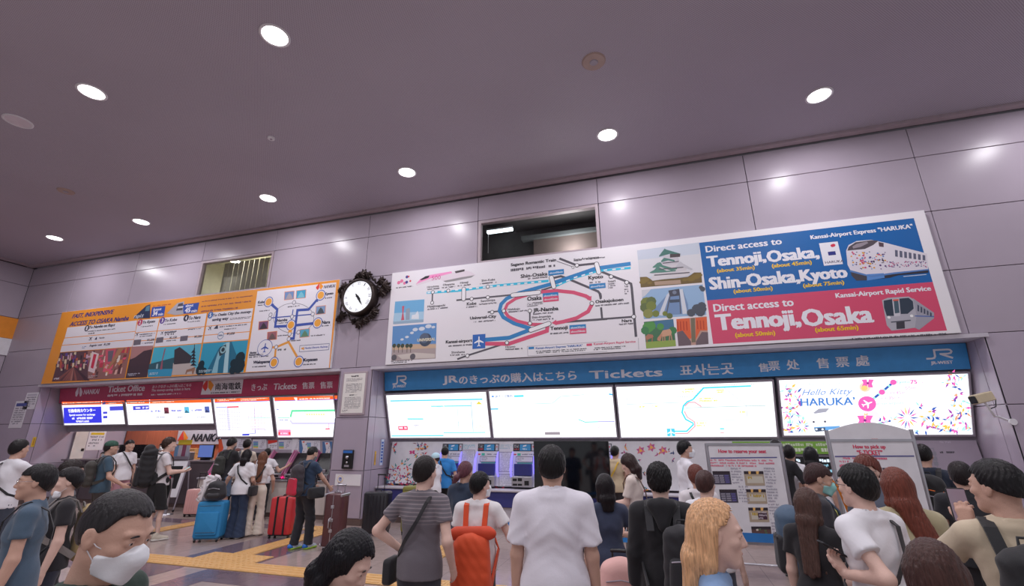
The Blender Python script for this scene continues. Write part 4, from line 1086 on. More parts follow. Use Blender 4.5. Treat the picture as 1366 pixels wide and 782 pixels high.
B1 = lightbox('route_light_box', 'leftmost wide light box with a pale line map under the blue band', (516.5, 528), (650, 522), (653, 583), (520.5, 584.5)); P = B1; P.crop = (500, 470, 3.794)
P.pline([(78, 247), (545, 238)], .03, (60, 190, 220)); P.small((75, 240), (545, 224), (190, 200, 214), 2)
P.pline([(84, 424), (348, 422)], .03, (90, 200, 226)); P.pline([(348, 408), (560, 406)], .02, (90, 200, 226)); P.pline([(165, 338), (245, 338)], .03, (90, 200, 226)); P.pline([(285, 274), (490, 271)], .025, (90, 200, 226)); P.pline([(487, 250), (498, 402)], .02, (160, 190, 210)); P.pline([(418, 280), (425, 402)], .015, (180, 200, 226))
P.pline(ell(315, 335, 68, 72, 0, 360, 30), .012, (214, 220, 232), 1, True)
P.prect((118, 374), (168, 394), (226, 60, 100), 2); P.small((124, 389), (162, 378), (250, 230, 240), 3)
P.ppoly([(512, 264), (526, 248), (544, 264)], (206, 190, 70), 2); P.small((508, 396), (552, 372), (200, 190, 170), 2, 3); P.small((200, 380), (222, 368), (120, 120, 160), 2, 2); P.small((95, 410), (150, 400), (200, 220, 230), 2)
for i in range(26):
    x, y = random.uniform(90, 470), random.uniform(270, 405); P.small((x, y), (x + 22, y - 5), (205, 214, 228), 1)
finish(P, 'backlit_print', M_lit)
B2 = lightbox('route_light_box', 'second wide light box, nearly blank white with a faint map, left of centre', (654, 522.5), (818, 515.5), (821, 583.5), (657.5, 583.5)); P = B2; P.crop = (500, 470, 3.794)
P.rect(*P.px(592, 228), *P.px(602, 220), (50, 130, 206), 2); P.text('JRきっぷ案内', (610, 230), (696, 216), (110, 130, 170), 2, .03); P.prect((704, 218), (754, 226), (70, 200, 226), 2); P.small((612, 242), (690, 234), (200, 206, 216), 2)
P.pline([(586, 288), (625, 287)], .03, (70, 180, 220)); P.pline([(800, 262), (900, 258), (940, 224), (1060, 215)], .018, (176, 220, 226)); P.pline([(1030, 340), (1064, 354), (1130, 352)], .02, (90, 200, 190)); P.pline([(1130, 352), (1214, 351)], .02, (150, 150, 206)); P.pline([(1185, 212), (1205, 215)], .03, (60, 160, 206))
P.prect((860, 404), (938, 418), (140, 130, 140), 2)
for i in range(30):
    x, y = random.uniform(600, 1180), random.uniform(265, 395); P.small((x, y), (x + 26, y - 5), (222, 226, 236), 1)
P.text('2', (1130, 384), (1138, 370), (230, 120, 150), 2)
finish(P, 'backlit_print', M_lit)
B3 = lightbox('route_light_box', 'third wide light box with a cyan and pink airport line map, right of centre', (823, 517), (1030, 508), (1036, 582), (828, 584)); P = B3; P.crop = (800, 450, 4.879)
CYN = (60, 200, 226); PK = (240, 150, 160)
P.pline([(488, 612), (566, 612), (612, 566)], .03, CYN, 3); P.pline([(612, 562), (560, 535), (536, 490), (545, 446), (570, 420), (606, 406)], .03, CYN, 3); P.pline([(606, 406), (676, 330), (985, 317)], .03, CYN, 3)
P.pline([(492, 628), (572, 626), (620, 580), (618, 552), (570, 520), (550, 480)], .022, PK, 2); P.pline([(552, 450), (580, 424), (620, 424), (662, 452)], .022, PK, 2)
P.pline([(175, 437), (545, 424)], .01, (170, 190, 200)); P.pline([(620, 545), (960, 536)], .012, (190, 196, 206)); P.pline([(560, 460), (960, 448), (1080, 445)], .012, (150, 180, 180)); P.pline([(812, 330), (955, 445), (960, 520)], .010, (190, 196, 206))
for i in range(30): x = 175 + i * 15; P.pline([(x, 402 - (x - 175) * .04), (x + 7, 402 - (x - 175) * .04)], .014, (140, 160, 170), 2)
for i in range(25): x = 680 + i * 16; P.pline([(x, 317 - (x - 680) * .04), (x + 7, 317 - (x - 680) * .04)], .014, (140, 160, 170), 2)
for i in range(6): P.pline([(622 + i * 10, 378 - i * 12), (626 + i * 10, 373 - i * 12)], .014, (140, 160, 170), 2)
P.prect((436, 595), (492, 645), (70, 190, 226), 2); plane_icon(P, *P.px(464, 620), .075, (250, 250, 255), 3)
YE = (226, 204, 80)
for a, b in (((556, 344), (618, 334)), ((535, 360), (618, 350)), ((762, 350), (808, 340)), ((766, 362), (806, 354)), ((650, 404), (736, 394)), ((650, 418), (766, 410)), ((632, 564), (692, 554)), ((632, 580), (690, 570)), ((258, 458), (294, 448)), ((330, 454), (376, 446)), ((912, 492), (948, 482))): P.small(a, b, YE, 2)
P.prect((782, 592), (810, 600), CYN, 2); P.prect((784, 618), (810, 624), PK, 2)
finish(P, 'backlit_print', M_lit)
B4 = lightbox('decorated_light_box', 'rightmost wide light box with coloured flowers and a train picture', (1038.5, 507.5), (1290, 498), (1298, 578.5), (1046, 582)); P = B4; P.crop = (1030, 490, 4.879)
DBL = (40, 84, 170); PNK = (236, 90, 170); OR3 = (246, 180, 70); MNT = (150, 226, 206)
P.text('The Kansai-Airport Express', (182, 122), (530, 98), (170, 200, 214), 2); P.text('Hello Kitty', (194, 190), (524, 142), (90, 130, 196), 3, .0, .4); P.text('‘HARUKA’', (166, 254), (538, 194), (60, 116, 190), 3, .03)
def petal(x, y, ang, ln, wd, c, lay=2):
    a = math.radians(ang); ux, uy = math.cos(a), math.sin(a); vx, vy = -uy, ux
    P.ppoly([(x, y), (x + ux * ln * .4 + vx * wd, y + uy * ln * .4 + vy * wd), (x + ux * ln, y + uy * ln), (x + ux * ln * .4 - vx * wd, y + uy * ln * .4 - vy * wd)], c, lay)
def burst(x, y, r, n, c, r0=10):
    for k in range(n): a = 360 * k / n; petal(x + math.cos(math.radians(a)) * r0, y + math.sin(math.radians(a)) * r0, a, r - r0, 5, c[k % len(c)])
burst(195, 384, 52, 12, [DBL, PNK, OR3, MNT], 12); burst(880, 330, 78, 14, [DBL, PNK, OR3, PNK], 16)
def bfly(x, y, s, c):
    for a in (-150, -30, 150, 40): petal(x, y, a, 46 * s, 18 * s, c, 3)
    P.pdisc((x, y), .02 * s, (120, 40, 120), 4, 8)
bfly(622, 104, 1, PNK); P.pdisc((604, 130), .09, (250, 200, 180), 2, 14); P.pdisc((600, 136), .05, (250, 190, 120), 3, 10)
bfly(604, 346, 1.3, PNK); P.pdisc((652, 322), .12, (236, 214, 236), 2, 14); burst(610, 318, 24, 6, [OR3], 4)
P.pline([(642, 218), (720, 156), (786, 100)], .04, DBL, 3); 
for i in range(4): x = 660 + i * 32; P.pline([(x, 204 - i * 26), (x + 10, 197 - i * 26)], .045, MNT, 4)
P.pdisc((618, 238), .14, PNK, 4, 24); plane_icon(P, *P.px(618, 238), .09, (250, 250, 255), 5, -1.2)
P.pdisc((714, 162), .05, PNK, 5, 12); P.pdisc((788, 98), .05, PNK, 5, 12)
P.text('Kyoto', (806, 110), (892, 86), (130, 190, 196), 3, .02); P.text('75', (900, 110), (942, 82), PNK, 3, .05); P.text('50', (868, 146), (900, 126), (240, 150, 196), 3, .02); P.text('45', (806, 176), (838, 156), (240, 150, 196), 3, .02); P.text('35', (758, 208), (790, 190), (240, 150, 196), 3, .02)
P.text('Kansai-airport', (660, 246), (856, 226), (170, 200, 206), 3, .02)
for a, b in (((945, 102), (984, 94)), ((905, 140), (940, 132)), ((734, 174), (800, 162)), ((842, 170), (870, 162)), ((700, 206), (755, 198)), ((794, 202), (828, 196))): P.small(a, b, (206, 190, 214), 3)
rnd = random.Random(11)
leaves = [(90, 148), (140, 140), (120, 165), (150, 175), (110, 200), (165, 210), (85, 266), (130, 252), (145, 262), (100, 290), (150, 310), (95, 318), (190, 315), (110, 390), (130, 370), (100, 410), (125, 420),
          (1150, 60), (1180, 50), (1155, 90), (1200, 95), (1230, 68), (1135, 100), (1200, 130), (1215, 180), (1240, 215), (1250, 265), (1205, 210), (1190, 250), (1220, 290), (1260, 300), (1050, 330), (1000, 320), (965, 258), (1040, 285), (1130, 345), (1100, 380), (1160, 385), (1200, 360), (1110, 405), (1150, 420), (1200, 410), (1250, 380), (1260, 410), (1290, 400), (1060, 400), (1000, 405), (940, 410), (985, 355), (1050, 358), (785, 345), (1180, 300), (1230, 330), (715, 360), (740, 352)]
for (x, y) in leaves:
    for k in range(4):
        petal(x + rnd.uniform(-14, 14), y + rnd.uniform(-8, 8), rnd.uniform(0, 360), rnd.uniform(22, 48), rnd.uniform(4, 9), rnd.choice([DBL, PNK, OR3, MNT, (150, 60, 160), (246, 150, 110), (180, 210, 240)]), 2)
# pale train picture
P.ppoly([(262, 300), (300, 270), (380, 266), (410, 285), (420, 300), (560, 340), (560, 372), (420, 395), (270, 390)], (238, 240, 246), 1); P.ppoly([(266, 298), (304, 270), (372, 268), (350, 292), (280, 302)], (150, 150, 166), 2)
P.ppoly([(272, 390), (440, 382), (440, 396), (300, 420), (276, 412)], (90, 150, 206), 3); P.ppoly([(274, 396), (345, 392), (345, 416), (282, 420)], (50, 66, 96), 4)
for x, y in ((288, 404), (328, 404), (344, 354), (270, 356)): P.pdisc((x, y), .02, (230, 240, 250) if y > 380 else (60, 60, 80), 5, 8)
finish(P, 'backlit_print', M_lit)

# ticket office light boxes
OG = (250, 90, 20)
def nbox(name, label, c4): return lightbox(name, label, *c4)
P = nbox('counter_light_box', 'small light box with a blue panel at the far left of the ticket office', ((83.5, 536.5), (165.5, 534), (166, 566), (85, 567))); P.crop = (75, 510, 6.353)
P.ppoly([(48, 168), (575, 158), (575, 186), (50, 196)], OG, 1); P.ppoly([(382, 160), (388, 160), (388, 192), (384, 192)], (255, 255, 255), 2)
P.small((58, 190), (372, 170), (255, 220, 200), 3, 2); P.small((446, 186), (550, 162), (255, 220, 200), 3, 2); P.ppoly([(392, 190), (396, 170), (416, 162), (420, 188)], (50, 40, 130), 3)
P.ppoly([(62, 216), (382, 206), (388, 344), (66, 350)], (40, 44, 200), 2)
P.text('引換専用カウンター', (104, 258), (332, 222), (240, 240, 255), 4, .05); P.text('Special counter for exchange', (112, 290), (330, 266), (240, 240, 255), 4, .04); P.small((136, 318), (310, 294), (225, 225, 255), 4); P.small((170, 342), (278, 322), (225, 225, 255), 4)
P.ppoly([(452, 206), (566, 202), (568, 238), (454, 242)], (60, 64, 190), 2); P.ppoly([(396, 250), (434, 249), (434, 268), (397, 270)], (60, 64, 190), 2); P.ppoly([(397, 286), (434, 285), (434, 306), (398, 308)], (60, 64, 190), 2)
for i in range(3): P.small((446 + i * 50, 268), (470 + i * 50, 250), (140, 140, 210), 2, 2); P.small((450 + i * 50, 350), (474 + i * 50, 310), (214, 180, 214), 2, 4)
P.small((400, 240), (440, 205), (200, 200, 230), 2, 3); finish(P, 'backlit_print', M_lit)
P = nbox('counter_light_box', 'small light box of fares with three pictures above the staffed counter', ((168.5, 533.8), (283, 530), (284.5, 565.5), (170.5, 566))); P.crop = (75, 510, 6.353)
P.ppoly([(595, 154), (1312, 136), (1314, 172), (597, 186)], OG, 1); P.ppoly([(789, 148), (794, 148), (794, 188), (790, 188)], (255, 255, 255), 2); P.small((605, 182), (782, 154), (255, 220, 200), 3, 2); P.small((816, 174), (1120, 150), (255, 220, 200), 3, 2)
P.ppoly([(650, 202), (786, 196), (788, 232), (652, 238)], (60, 64, 190), 2); P.small((675, 228), (780, 208), (220, 220, 255), 3)
for i in range(4): P.small((612 + i * 48, 266), (638 + i * 48, 248), (140, 140, 210), 2, 2); P.small((616 + i * 48, 346), (640 + i * 48, 306), (214, 180, 214), 2, 4)
for i, c in enumerate(((110, 40, 60), (80, 170, 206), (70, 90, 160))):
    x = 800 + i * 172; P.small((x + 4, 256 - i * 4), (x + 90, 236 - i * 4), (90, 90, 190), 2); P.prect((x + 112, 214 - i * 4), (x + 158, 266 - i * 4), c, 2); P.ppoly([(x + 114, 264 - i * 4), (x + 130, 240 - i * 4), (x + 158, 264 - i * 4)], tuple(int(v * .6) for v in c), 3)
    P.small((x + 50, 306), (x + 120, 288), (170, 170, 190), 2); P.small((x + 20, 346), (x + 150, 320), (206, 206, 220), 2, 3); P.pline([(x + 168, 200), (x + 170, 356)], .01, (214, 214, 226), 1)
P.pline([(800, 278), (1320, 272)], .01, (214, 214, 226), 1); P.pline([(800, 316), (1322, 312)], .01, (214, 214, 226), 1); finish(P, 'backlit_print', M_lit)
P = nbox('machine_light_box', 'light box with a fare grid and network map above the red-topped machines', ((286, 532), (360.5, 530), (365, 582), (289.5, 582))); P.crop = (280, 500, 7.589)
P.ppoly([(46, 244), (614, 228), (616, 262), (48, 280)], OG, 1); P.ppoly([(48, 280), (616, 262), (616, 268), (48, 286)], (70, 70, 200), 1); P.small((78, 272), (268, 244), (255, 220, 200), 3, 2); P.small((314, 270), (580, 236), (255, 220, 200), 3, 2)
P.ppoly([(174, 322), (292, 318), (294, 332), (176, 336)], (236, 60, 90), 2); P.ppoly([(62, 326), (172, 322), (174, 334), (62, 338)], (160, 160, 220), 2); P.pline([(178, 330), (198, 565)], .06, (206, 204, 226), 1)
for k in range(12): P.pline([(66 + k, 350 + k * 19), (306 + k * .5, 345 + k * 19)], .006, (170, 170, 200), 1)
for k in range(10): P.pline([(72 + k * 25, 338), (84 + k * 25, 568)], .006, (200, 190, 210), 1)
P.pline([(450, 300), (458, 590)], .012, (150, 130, 190), 2); P.pline([(385, 440), (616, 434)], .012, (120, 206, 180), 2); P.pline([(425, 552), (555, 548), (560, 572)], .012, (170, 120, 190), 2)
for k in range(7): P.pline([(385 + 0 * k, 360 + k * 34), (600 - (k % 3) * 30, 352 + k * 34)], .008, rnd.choice([(206, 170, 206), (236, 190, 180), (180, 206, 226)]), 1)
for k in range(7): P.pline([(390 + k * 32, 400 - (k % 3) * 30), (396 + k * 32, 500 + (k % 2) * 60)], .008, rnd.choice([(206, 170, 206), (236, 190, 180), (180, 206, 226)]), 1)
P.pline([(400, 598), (462, 594), (462, 560)], .012, (60, 70, 190), 3); P.ppoly([(328, 600), (400, 596), (400, 616), (328, 618)], (50, 60, 190), 3); finish(P, 'backlit_print', M_lit)
P = nbox('machine_light_box', 'light box with a green line diagram beside the grey pillar', ((366, 530), (450, 527.8), (446, 583.2), (369.5, 583))); P.crop = (280, 500, 7.589)
P.ppoly([(652, 228), (1300, 212), (1296, 246), (654, 264)], OG, 1); P.ppoly([(654, 264), (1296, 246), (1296, 252), (654, 270)], (70, 70, 200), 1); P.small((906, 254), (1214, 232), (255, 230, 214), 3); P.ppoly([(850, 232), (884, 232), (884, 262), (868, 262)], (255, 240, 230), 3)
P.pline([(1278, 361), (832, 367), (816, 430)], .05, (90, 206, 150), 2); P.pline([(812, 460), (836, 494), (1278, 491)], .055, (196, 192, 232), 2); P.pline([(690, 437), (810, 436)], .018, (120, 206, 180), 2); P.pline([(1204, 494), (1206, 548)], .015, (200, 120, 170), 2); P.ppoly([(1170, 544), (1214, 543), (1214, 554), (1170, 555)], (236, 50, 90), 3)
for k in range(26): x = 836 + k * 17; P.pline([(x, 325), (x + 1, 350)], .008, (180, 190, 206), 1); P.pline([(x, 438), (x + 1, 470)], .008, (170, 176, 210), 1)
for k in range(8): P.pdisc((985 + k * 24, 403), .03, (246, 210, 150), 2, 8)
P.pline([(962, 370), (964, 402), (985, 403)], .012, (246, 190, 90), 2)
for k in range(12): x = 836 + k * 36; P.small((x, 560 + (k % 3) * 20), (x + 24, 520), (214, 214, 226), 1, 4)
P.ppoly([(692, 556), (818, 556), (820, 620), (692, 620)], (246, 130, 170), 2); P.ppoly([(692, 580), (712, 580), (712, 610), (692, 610)], (240, 60, 70), 3); P.ppoly([(796, 580), (818, 580), (818, 608), (796, 608)], (240, 60, 70), 3); P.small((715, 602), (792, 588), (255, 214, 230), 3)
P.small((696, 466), (790, 452), (110, 110, 180), 2); P.small((676, 360), (698, 344), (110, 110, 180), 2)
finish(P, 'backlit_print', M_lit)
MB().box(-11.6, .97, 1.66, -7.25, 1.1, 3.32).build('trim_6', M_grey)['kind'] = 'structure'
MB().box(-17.95, .97, 2.03, -11.62, 1.1, 3.32).build('trim_8', M_grey)['kind'] = 'structure'
MB().box(-6.3, .98, 1.66, 5.27, 1.02, 3.36).build('trim_7', M_grey)['kind'] = 'structure'

# ------------------------------------------------------------------ JR side: machine wall, counter
FR = (.92, 1.70); FB = (.80, .78)                  # leaning face of the machine wall
mw = thing('machine_counter', 'long navy ledge under the row of blue-lit ticket machines', 'counter', (-.5, .5, 0))
MB().box(-5.78, -.02, .40, 5.77, .28, .70, bev=.01).build('front_panel', M_navy, mw)
MB().box(-5.79, -.06, .70, 5.77, .28, .74, bev=.008).build('ledge', M_lightgrey, mw)
MB().box(-5.78, .04, .12, 5.77, .5, .40).build('lower_panel', M_lightgrey, mw)
MB().box(-5.78, .06, 0, 5.77, .5, .12).build('kick_plate', M_brown, mw)
mwall = thing('flower_panel', 'white leaning panel printed with flowers behind the ticket machines', 'panel', (-.5, .9, .74))
slab(FR, FB, -6.2, 2.1, .05, 'wall_panel', M_white, mwall)
slab((.92, 1.70), (.80, .78), 2.12, 5.23, .05, 'wall_panel', M_panel_low, mwall)
P = tiltprint(FR, FB, mwall); FW = P
P.crop = (500, 560, 3.521)
rnd = random.Random(5)
def petal2(P, x, y, ang, ln, wd, c, lay=2):
    a = math.radians(ang); ux, uy = math.cos(a), math.sin(a)
    P.ppoly([(x, y), (x + ux * ln * .4 - uy * wd, y + uy * ln * .4 + ux * wd), (x + ux * ln, y + uy * ln), (x + ux * ln * .4 + uy * wd, y + uy * ln * .4 - ux * wd)], c, lay)
FC = [(214, 50, 80), (40, 74, 130), (240, 160, 60), (60, 150, 150), (190, 60, 130), (120, 50, 80)]
spots = [(95, 122), (90, 140), (200, 115), (215, 125), (235, 118), (210, 140), (240, 130), (225, 160), (195, 165), (230, 175), (150, 190), (130, 210), (150, 225), (90, 232), (140, 262), (120, 275), (150, 270), (75, 262), (62, 270), (70, 290), (85, 300), (60, 305), (100, 285), (160, 285), (150, 300), (165, 305), (120, 300), (175, 280), (110, 250), (160, 245), (105, 225), (205, 190), (178, 300)]
for (x, y) in spots:
    for k in range(5): petal2(P, x + rnd.uniform(-9, 9), y + rnd.uniform(-7, 7), rnd.uniform(0, 360), rnd.uniform(10, 24), rnd.uniform(2, 4), rnd.choice(FC))
for a in (200, 330, 150, 30): petal2(P, 176, 153, a, 16, 6, (206, 60, 130), 3)
for x in (575, 600, 620): 
    for k in range(4): petal2(P, x + rnd.uniform(-8, 8), 326 + rnd.uniform(-6, 6), rnd.uniform(0, 360), 14, 3, rnd.choice(FC))
P.crop = (680, 560, 3.521)
for (x, y) in ((615, 145), (665, 130), (720, 145)):
    for k in range(6): petal2(P, x, y, 60 * k + 15, 22, 8, (196, 90, 150) if k % 2 else (226, 130, 140), 3)
    P.pdisc((x, y), .03, (240, 180, 80), 4, 8)
for (x, y) in ((545, 130), (540, 160), (550, 175), (600, 190), (585, 185), (610, 230), (625, 320), (770, 160), (765, 185), (640, 330), (740, 150), (700, 165), (625, 250)):
    for k in range(4): petal2(P, x + rnd.uniform(-5, 5), y + rnd.uniform(-6, 6), rnd.uniform(0, 360), rnd.uniform(8, 22), rnd.uniform(2, 4), rnd.choice(FC))
# charts between the machines
P.crop = (560, 580, 6.52)
for (a, b) in (((362, 135), (478, 300)), ((690, 152), (820, 322)), ((690, 345), (818, 450))):
    P.pline([a, (b[0], a[1]), b, (a[0], b[1])], .012, (150, 146, 160), 1, True)
    P.small((a[0] + 10, b[1] - 8), (b[0] - 8, a[1] + 10), (190, 188, 200), 2, int((b[1] - a[1]) / 14))
P.small((362, 126), (480, 90), (150, 206, 214), 2, 3); P.small((690, 126), (815, 90), (170, 200, 214), 2, 3)
P.crop = (1140, 560, 3.521); P.pline([(320, 135), (370, 135), (392, 232), (345, 232)], .012, (150, 146, 160), 1, True)
for i in range(2):
    for j in range(3): P.ppoly([(332 + i * 28 + j * 5, 150 + j * 24), (354 + i * 28 + j * 5, 150 + j * 24), (358 + i * 28 + j * 5, 168 + j * 24), (337 + i * 28 + j * 5, 168 + j * 24)], (150, 148, 160), 2)
P.small((402, 158), (468, 150), GREYL, 2); P.small((400, 108), (450, 104), (190, 180, 196), 2)
finish(P, 'flower_print', M_ink)['kind'] = 'stuff'
# green band above the staffed windows
gb = thing('green_sign', 'bright green strip sign under the third and fourth light boxes', 'sign', (3.0, .9, 1.6))
slab((.86, 1.69), (.83, 1.47), 1.35, 4.1, .03, 'sign_board', mat('green_sign', (126, 178, 66), .45), gb)
P = tiltprint((.86, 1.69), (.83, 1.47), gb); P.smalluv(1.4, -.09, 3.95, -.03, (210, 226, 190), 2, 1); P.smalluv(1.45, -.19, 3.6, -.12, (226, 236, 210), 2, 1); finish(P, 'lettering', M_ink)['kind'] = 'stuff'
db = thing('timetable_display', 'dark departure display glowing white under the green strip sign', 'display', (2.9, .8, 1.2))
slab((.84, 1.42), (.82, 1.12), 1.4, 4.1, .04, 'case', M_dark, db)
P = tiltprint((.84, 1.42), (.82, 1.12), db)
for r in range(3): P.smalluv(1.5, -.10 - r * .085, 3.95, -.04 - r * .085, (210, 226, 240) if r == 0 else (120, 170, 190), 2, 1)
finish(P, 'screen', M_screen)['kind'] = 'stuff'

def jr_machine(cx, label):
    t = thing('ticket_machine', label, 'ticket machine', (cx, .8, .74), 0, 'ticket machines with blue lit sides')
    t.scale = (.76, 1, 1)
    def face(z): return .0 + .12 * z / .92 - .03
    w = .33
    MB().add([(-w, face(0), 0.04), (w, face(0), .04), (w, face(.93), .93), (-w, face(.93), .93), (-w, face(0) + .026, .04), (w, face(0) + .026, .04), (w, face(.93) + .026, .93), (-w, face(.93) + .026, .93)],
             [(0, 1, 2, 3), (5, 4, 7, 6), (4, 0, 3, 7), (1, 5, 6, 2), (3, 2, 6, 7), (4, 5, 1, 0)]).build('body', M_white, t)
    U = Vector((1, 0, 0)); V = Vector((0, .12, .92)).normalized(); P = Print((0, face(0) - .002, 0), U, V); P.T = None
    P.rect(-w, .76, w, .925, (44, 44, 54), 1); P.rect(-.13, .775, .19, .91, (60, 150, 206), 2); P.poly([(-.04, .85), (.06, .87), (.07, .9), (-.03, .885)], (226, 232, 240), 3); P.smalluv(-.05, .79, .09, .825, (206, 226, 240), 3, 1)
    P.smalluv(-.30, .83, -.17, .90, (206, 206, 214), 2, 2); P.smalluv(-.30, .79, -.16, .82, (214, 70, 90), 2, 1); P.rect(.23, .775, .31, .91, (196, 196, 206), 2); P.rect(.255, .84, .285, .87, (220, 60, 80), 3)
    P.rect(-.31, .68, -.23, .71, (214, 80, 80), 2); P.rect(-.2, .67, -.1, .72, (70, 190, 160), 2); P.smalluv(-.06, .68, .3, .71, (130, 130, 146), 2, 1)
    P.line([(-.24, .54), (.26, .54), (.26, .65), (-.24, .65)], .008, (120, 116, 130), 2, True); P.smalluv(-.2, .56, .0, .63, (150, 148, 160), 2, 3)
    P.rect(-.2, .505, .26, .53, (70, 160, 160), 2)
    P.mb.build('front_print', M_ink, t)['kind'] = 'stuff'
    s = MB(); s.box(-.27, face(.3) - .045, .26, .25, face(.3) + .02, .50, bev=.01); s.build('screen_bezel', M_navy, t)
    Q = Print((0, face(.38) - .05, .38), U, Vector((0, .0, 1))); Q.rect(-.25, -.11, .23, .11, (40, 90, 200), 0); Q.rect(-.25, -.11, .23, -.03, (70, 160, 226), 1)
    for k in range(4): Q.rect(-.06 + k * .07, .02, -.005 + k * .07, .06, (190, 214, 240), 2)
    Q.rect(-.23, -.09, -.18, .09, (206, 214, 240), 2); Q.rect(-.07, -.05, -.01, -.01, (200, 220, 240), 2)
    Q.mb.build('screen', M_screen, t)['kind'] = 'stuff'
    for s_ in (-1, 1):
        f = MB(); f.tube([(s_ * .36, face(.2) - .02, .24), (s_ * .345, face(.3) - .10, .36), (s_ * .335, face(.6) - .10, .60), (s_ * .33, face(.7) - .02, .74)], [.02, .03, .028, .012], 8)
        f.build('side_light', mat('violet_side_light', (120, 110, 255), .3, emit=1.6, var=0), t)
    c = MB(); c.box(-.31, face(0) - .10, .04, .29, face(0) + .02, .25, bev=.008)
    c.build('coin_unit', M_steel, t)
    c = MB()
    for (a, b_, e_, d_) in ((-.27, .16, -.15, .21), (-.12, .16, .0, .22), (-.27, .07, -.14, .11), (-.12, .07, .0, .11), (.07, .08, .2, .17)):
        c.box(a, face(0) - .106, b_, e_, face(0) - .098, d_)
    c.build('slots', M_dark, t)['kind'] = 'stuff'
    return t
def xface(px, py): return on_plane(px, py, (0, .86, 1.3), Vector((0, 1, 0))).x
for px, lb in ((603, 'ticket machine used by the person in the bright blue shirt'), (651, 'ticket machine with a blue screen in the middle of the row'), (699, 'ticket machine with a blue screen just left of the black television'), (747, 'ticket machine hidden behind the black television'), (800, 'ticket machine at the right edge of the black television')):
    jr_machine(xface(px, 600), lb)

# staffed windows on the right (low counter)
# ------------------------------------------------------------------ black television on a stand
a = onY(712, 588.5, -.8); b_ = onY(811.5, 588, -.8); c_ = onY(813.5, 664, -.8)
tv = thing('television', 'large switched-off black television on a stand before the machines', 'television', ((a.x + b_.x) / 2, -.8, 0))
hw = (b_.x - a.x) / 2
MB().box(-hw, -.02, c_.z - .02, hw, .04, a.z, bev=.006).build('screen_case', M_dark, tv)
MB().box(-hw + .012, -.024, c_.z + .0, hw - .012, -.0205, a.z - .012).build('screen', mat('black_glass', (10, 12, 18), .06, spec=.7), tv)
MB().box(-.05, .04, .05, .05, .10, a.z - .2, bev=.01).build('post', M_dark, tv)
MB().box(-.45, -.3, .03, .45, .36, .06, bev=.01).build('base', M_dark, tv)
for sx in (-.4, .4):
    for sy in (-.25, .31): MB().cyl((sx - .015, sy, .03), (sx + .015, sy, .03), .03, n=12).build('wheel', M_dark, tv)

# ------------------------------------------------------------------ free-standing sign boards
def stand_sign(name, label, a, b_, Y, zb, arch, title, crop, blue=True, rows=4):
    A = onY(*a, Y); B = onY(*b_, Y); w_ = (B.x - A.x); cx = (A.x + B.x) / 2; zt = (A.z + B.z) / 2
    t = thing(name, label, 'sign board', (cx, Y, 0))
    for s in (-1, 1):
        MB().tube([(s * w_ / 2, 0, .05), (s * w_ / 2, 0, zt)], .022, 10).build('post', M_steel, t)
        MB().box(s * w_ / 2 - .02, -.25, .03, s * w_ / 2 + .02, .25, .06, bev=.008).build('foot', M_steel, t)
        for y in (-.22, .22): MB().cyl((s * w_ / 2 - .012, y, .03), (s * w_ / 2 + .012, y, .03), .03, n=10).build('wheel', M_dark, t)
    top = zt - (.0 if not arch else .10)
    MB().box(-w_ / 2 + .02, -.012, zb, w_ / 2 - .02, .012, top).build('panel', M_white, t)
    for zq in (top - .03, zb): MB().box(-w_ / 2, -.02, zq, w_ / 2, .02, zq + .03).build('rail', M_steel, t)
    if arch:
        pts = [(-w_ / 2, top)] + [(-w_ / 2 + w_ * i / 16, zt - .02 + .10 * math.sin(PI * i / 16)) for i in range(17)] + [(w_ / 2, top)]
        recalc(MB().prism(pts, -.012, .012).build('arched_top', M_white, t))
    if blue: MB().box(-w_ / 2 + .02, -.016, zb + .025, w_ / 2 - .02, -.0125, zb + .13).build('blue_strip', mat('blue_strip', (50, 120, 190), .4), t)
    MB().tube([(-w_ / 2, 0, .3), (w_ / 2, 0, .3)], .014, 8).build('cross_bar', M_steel, t)
    P = Print((cx, Y - .0135, 0), (1, 0, 0), (0, 0, 1)); P.T = t; P.crop = crop
    return t, P, (cx, w_, top, zb)
t, P, q = stand_sign('stand_sign', 'white seat reservation sign board with screen pictures on a wheeled stand', (942, 592), (1040, 590.5), -2.5, .52, False, '', (930, 570, 4.113))
RS = (214, 60, 96)
P.text('How to reserve your seat', (118, 148), (377, 122), RS, 3, .04); P.pline([(72, 170), (438, 166)], .008, (90, 90, 150), 2)
P.small((76, 220), (420, 180), (226, 130, 150), 2, 3)
P.crop = (840, 560, 3.521)
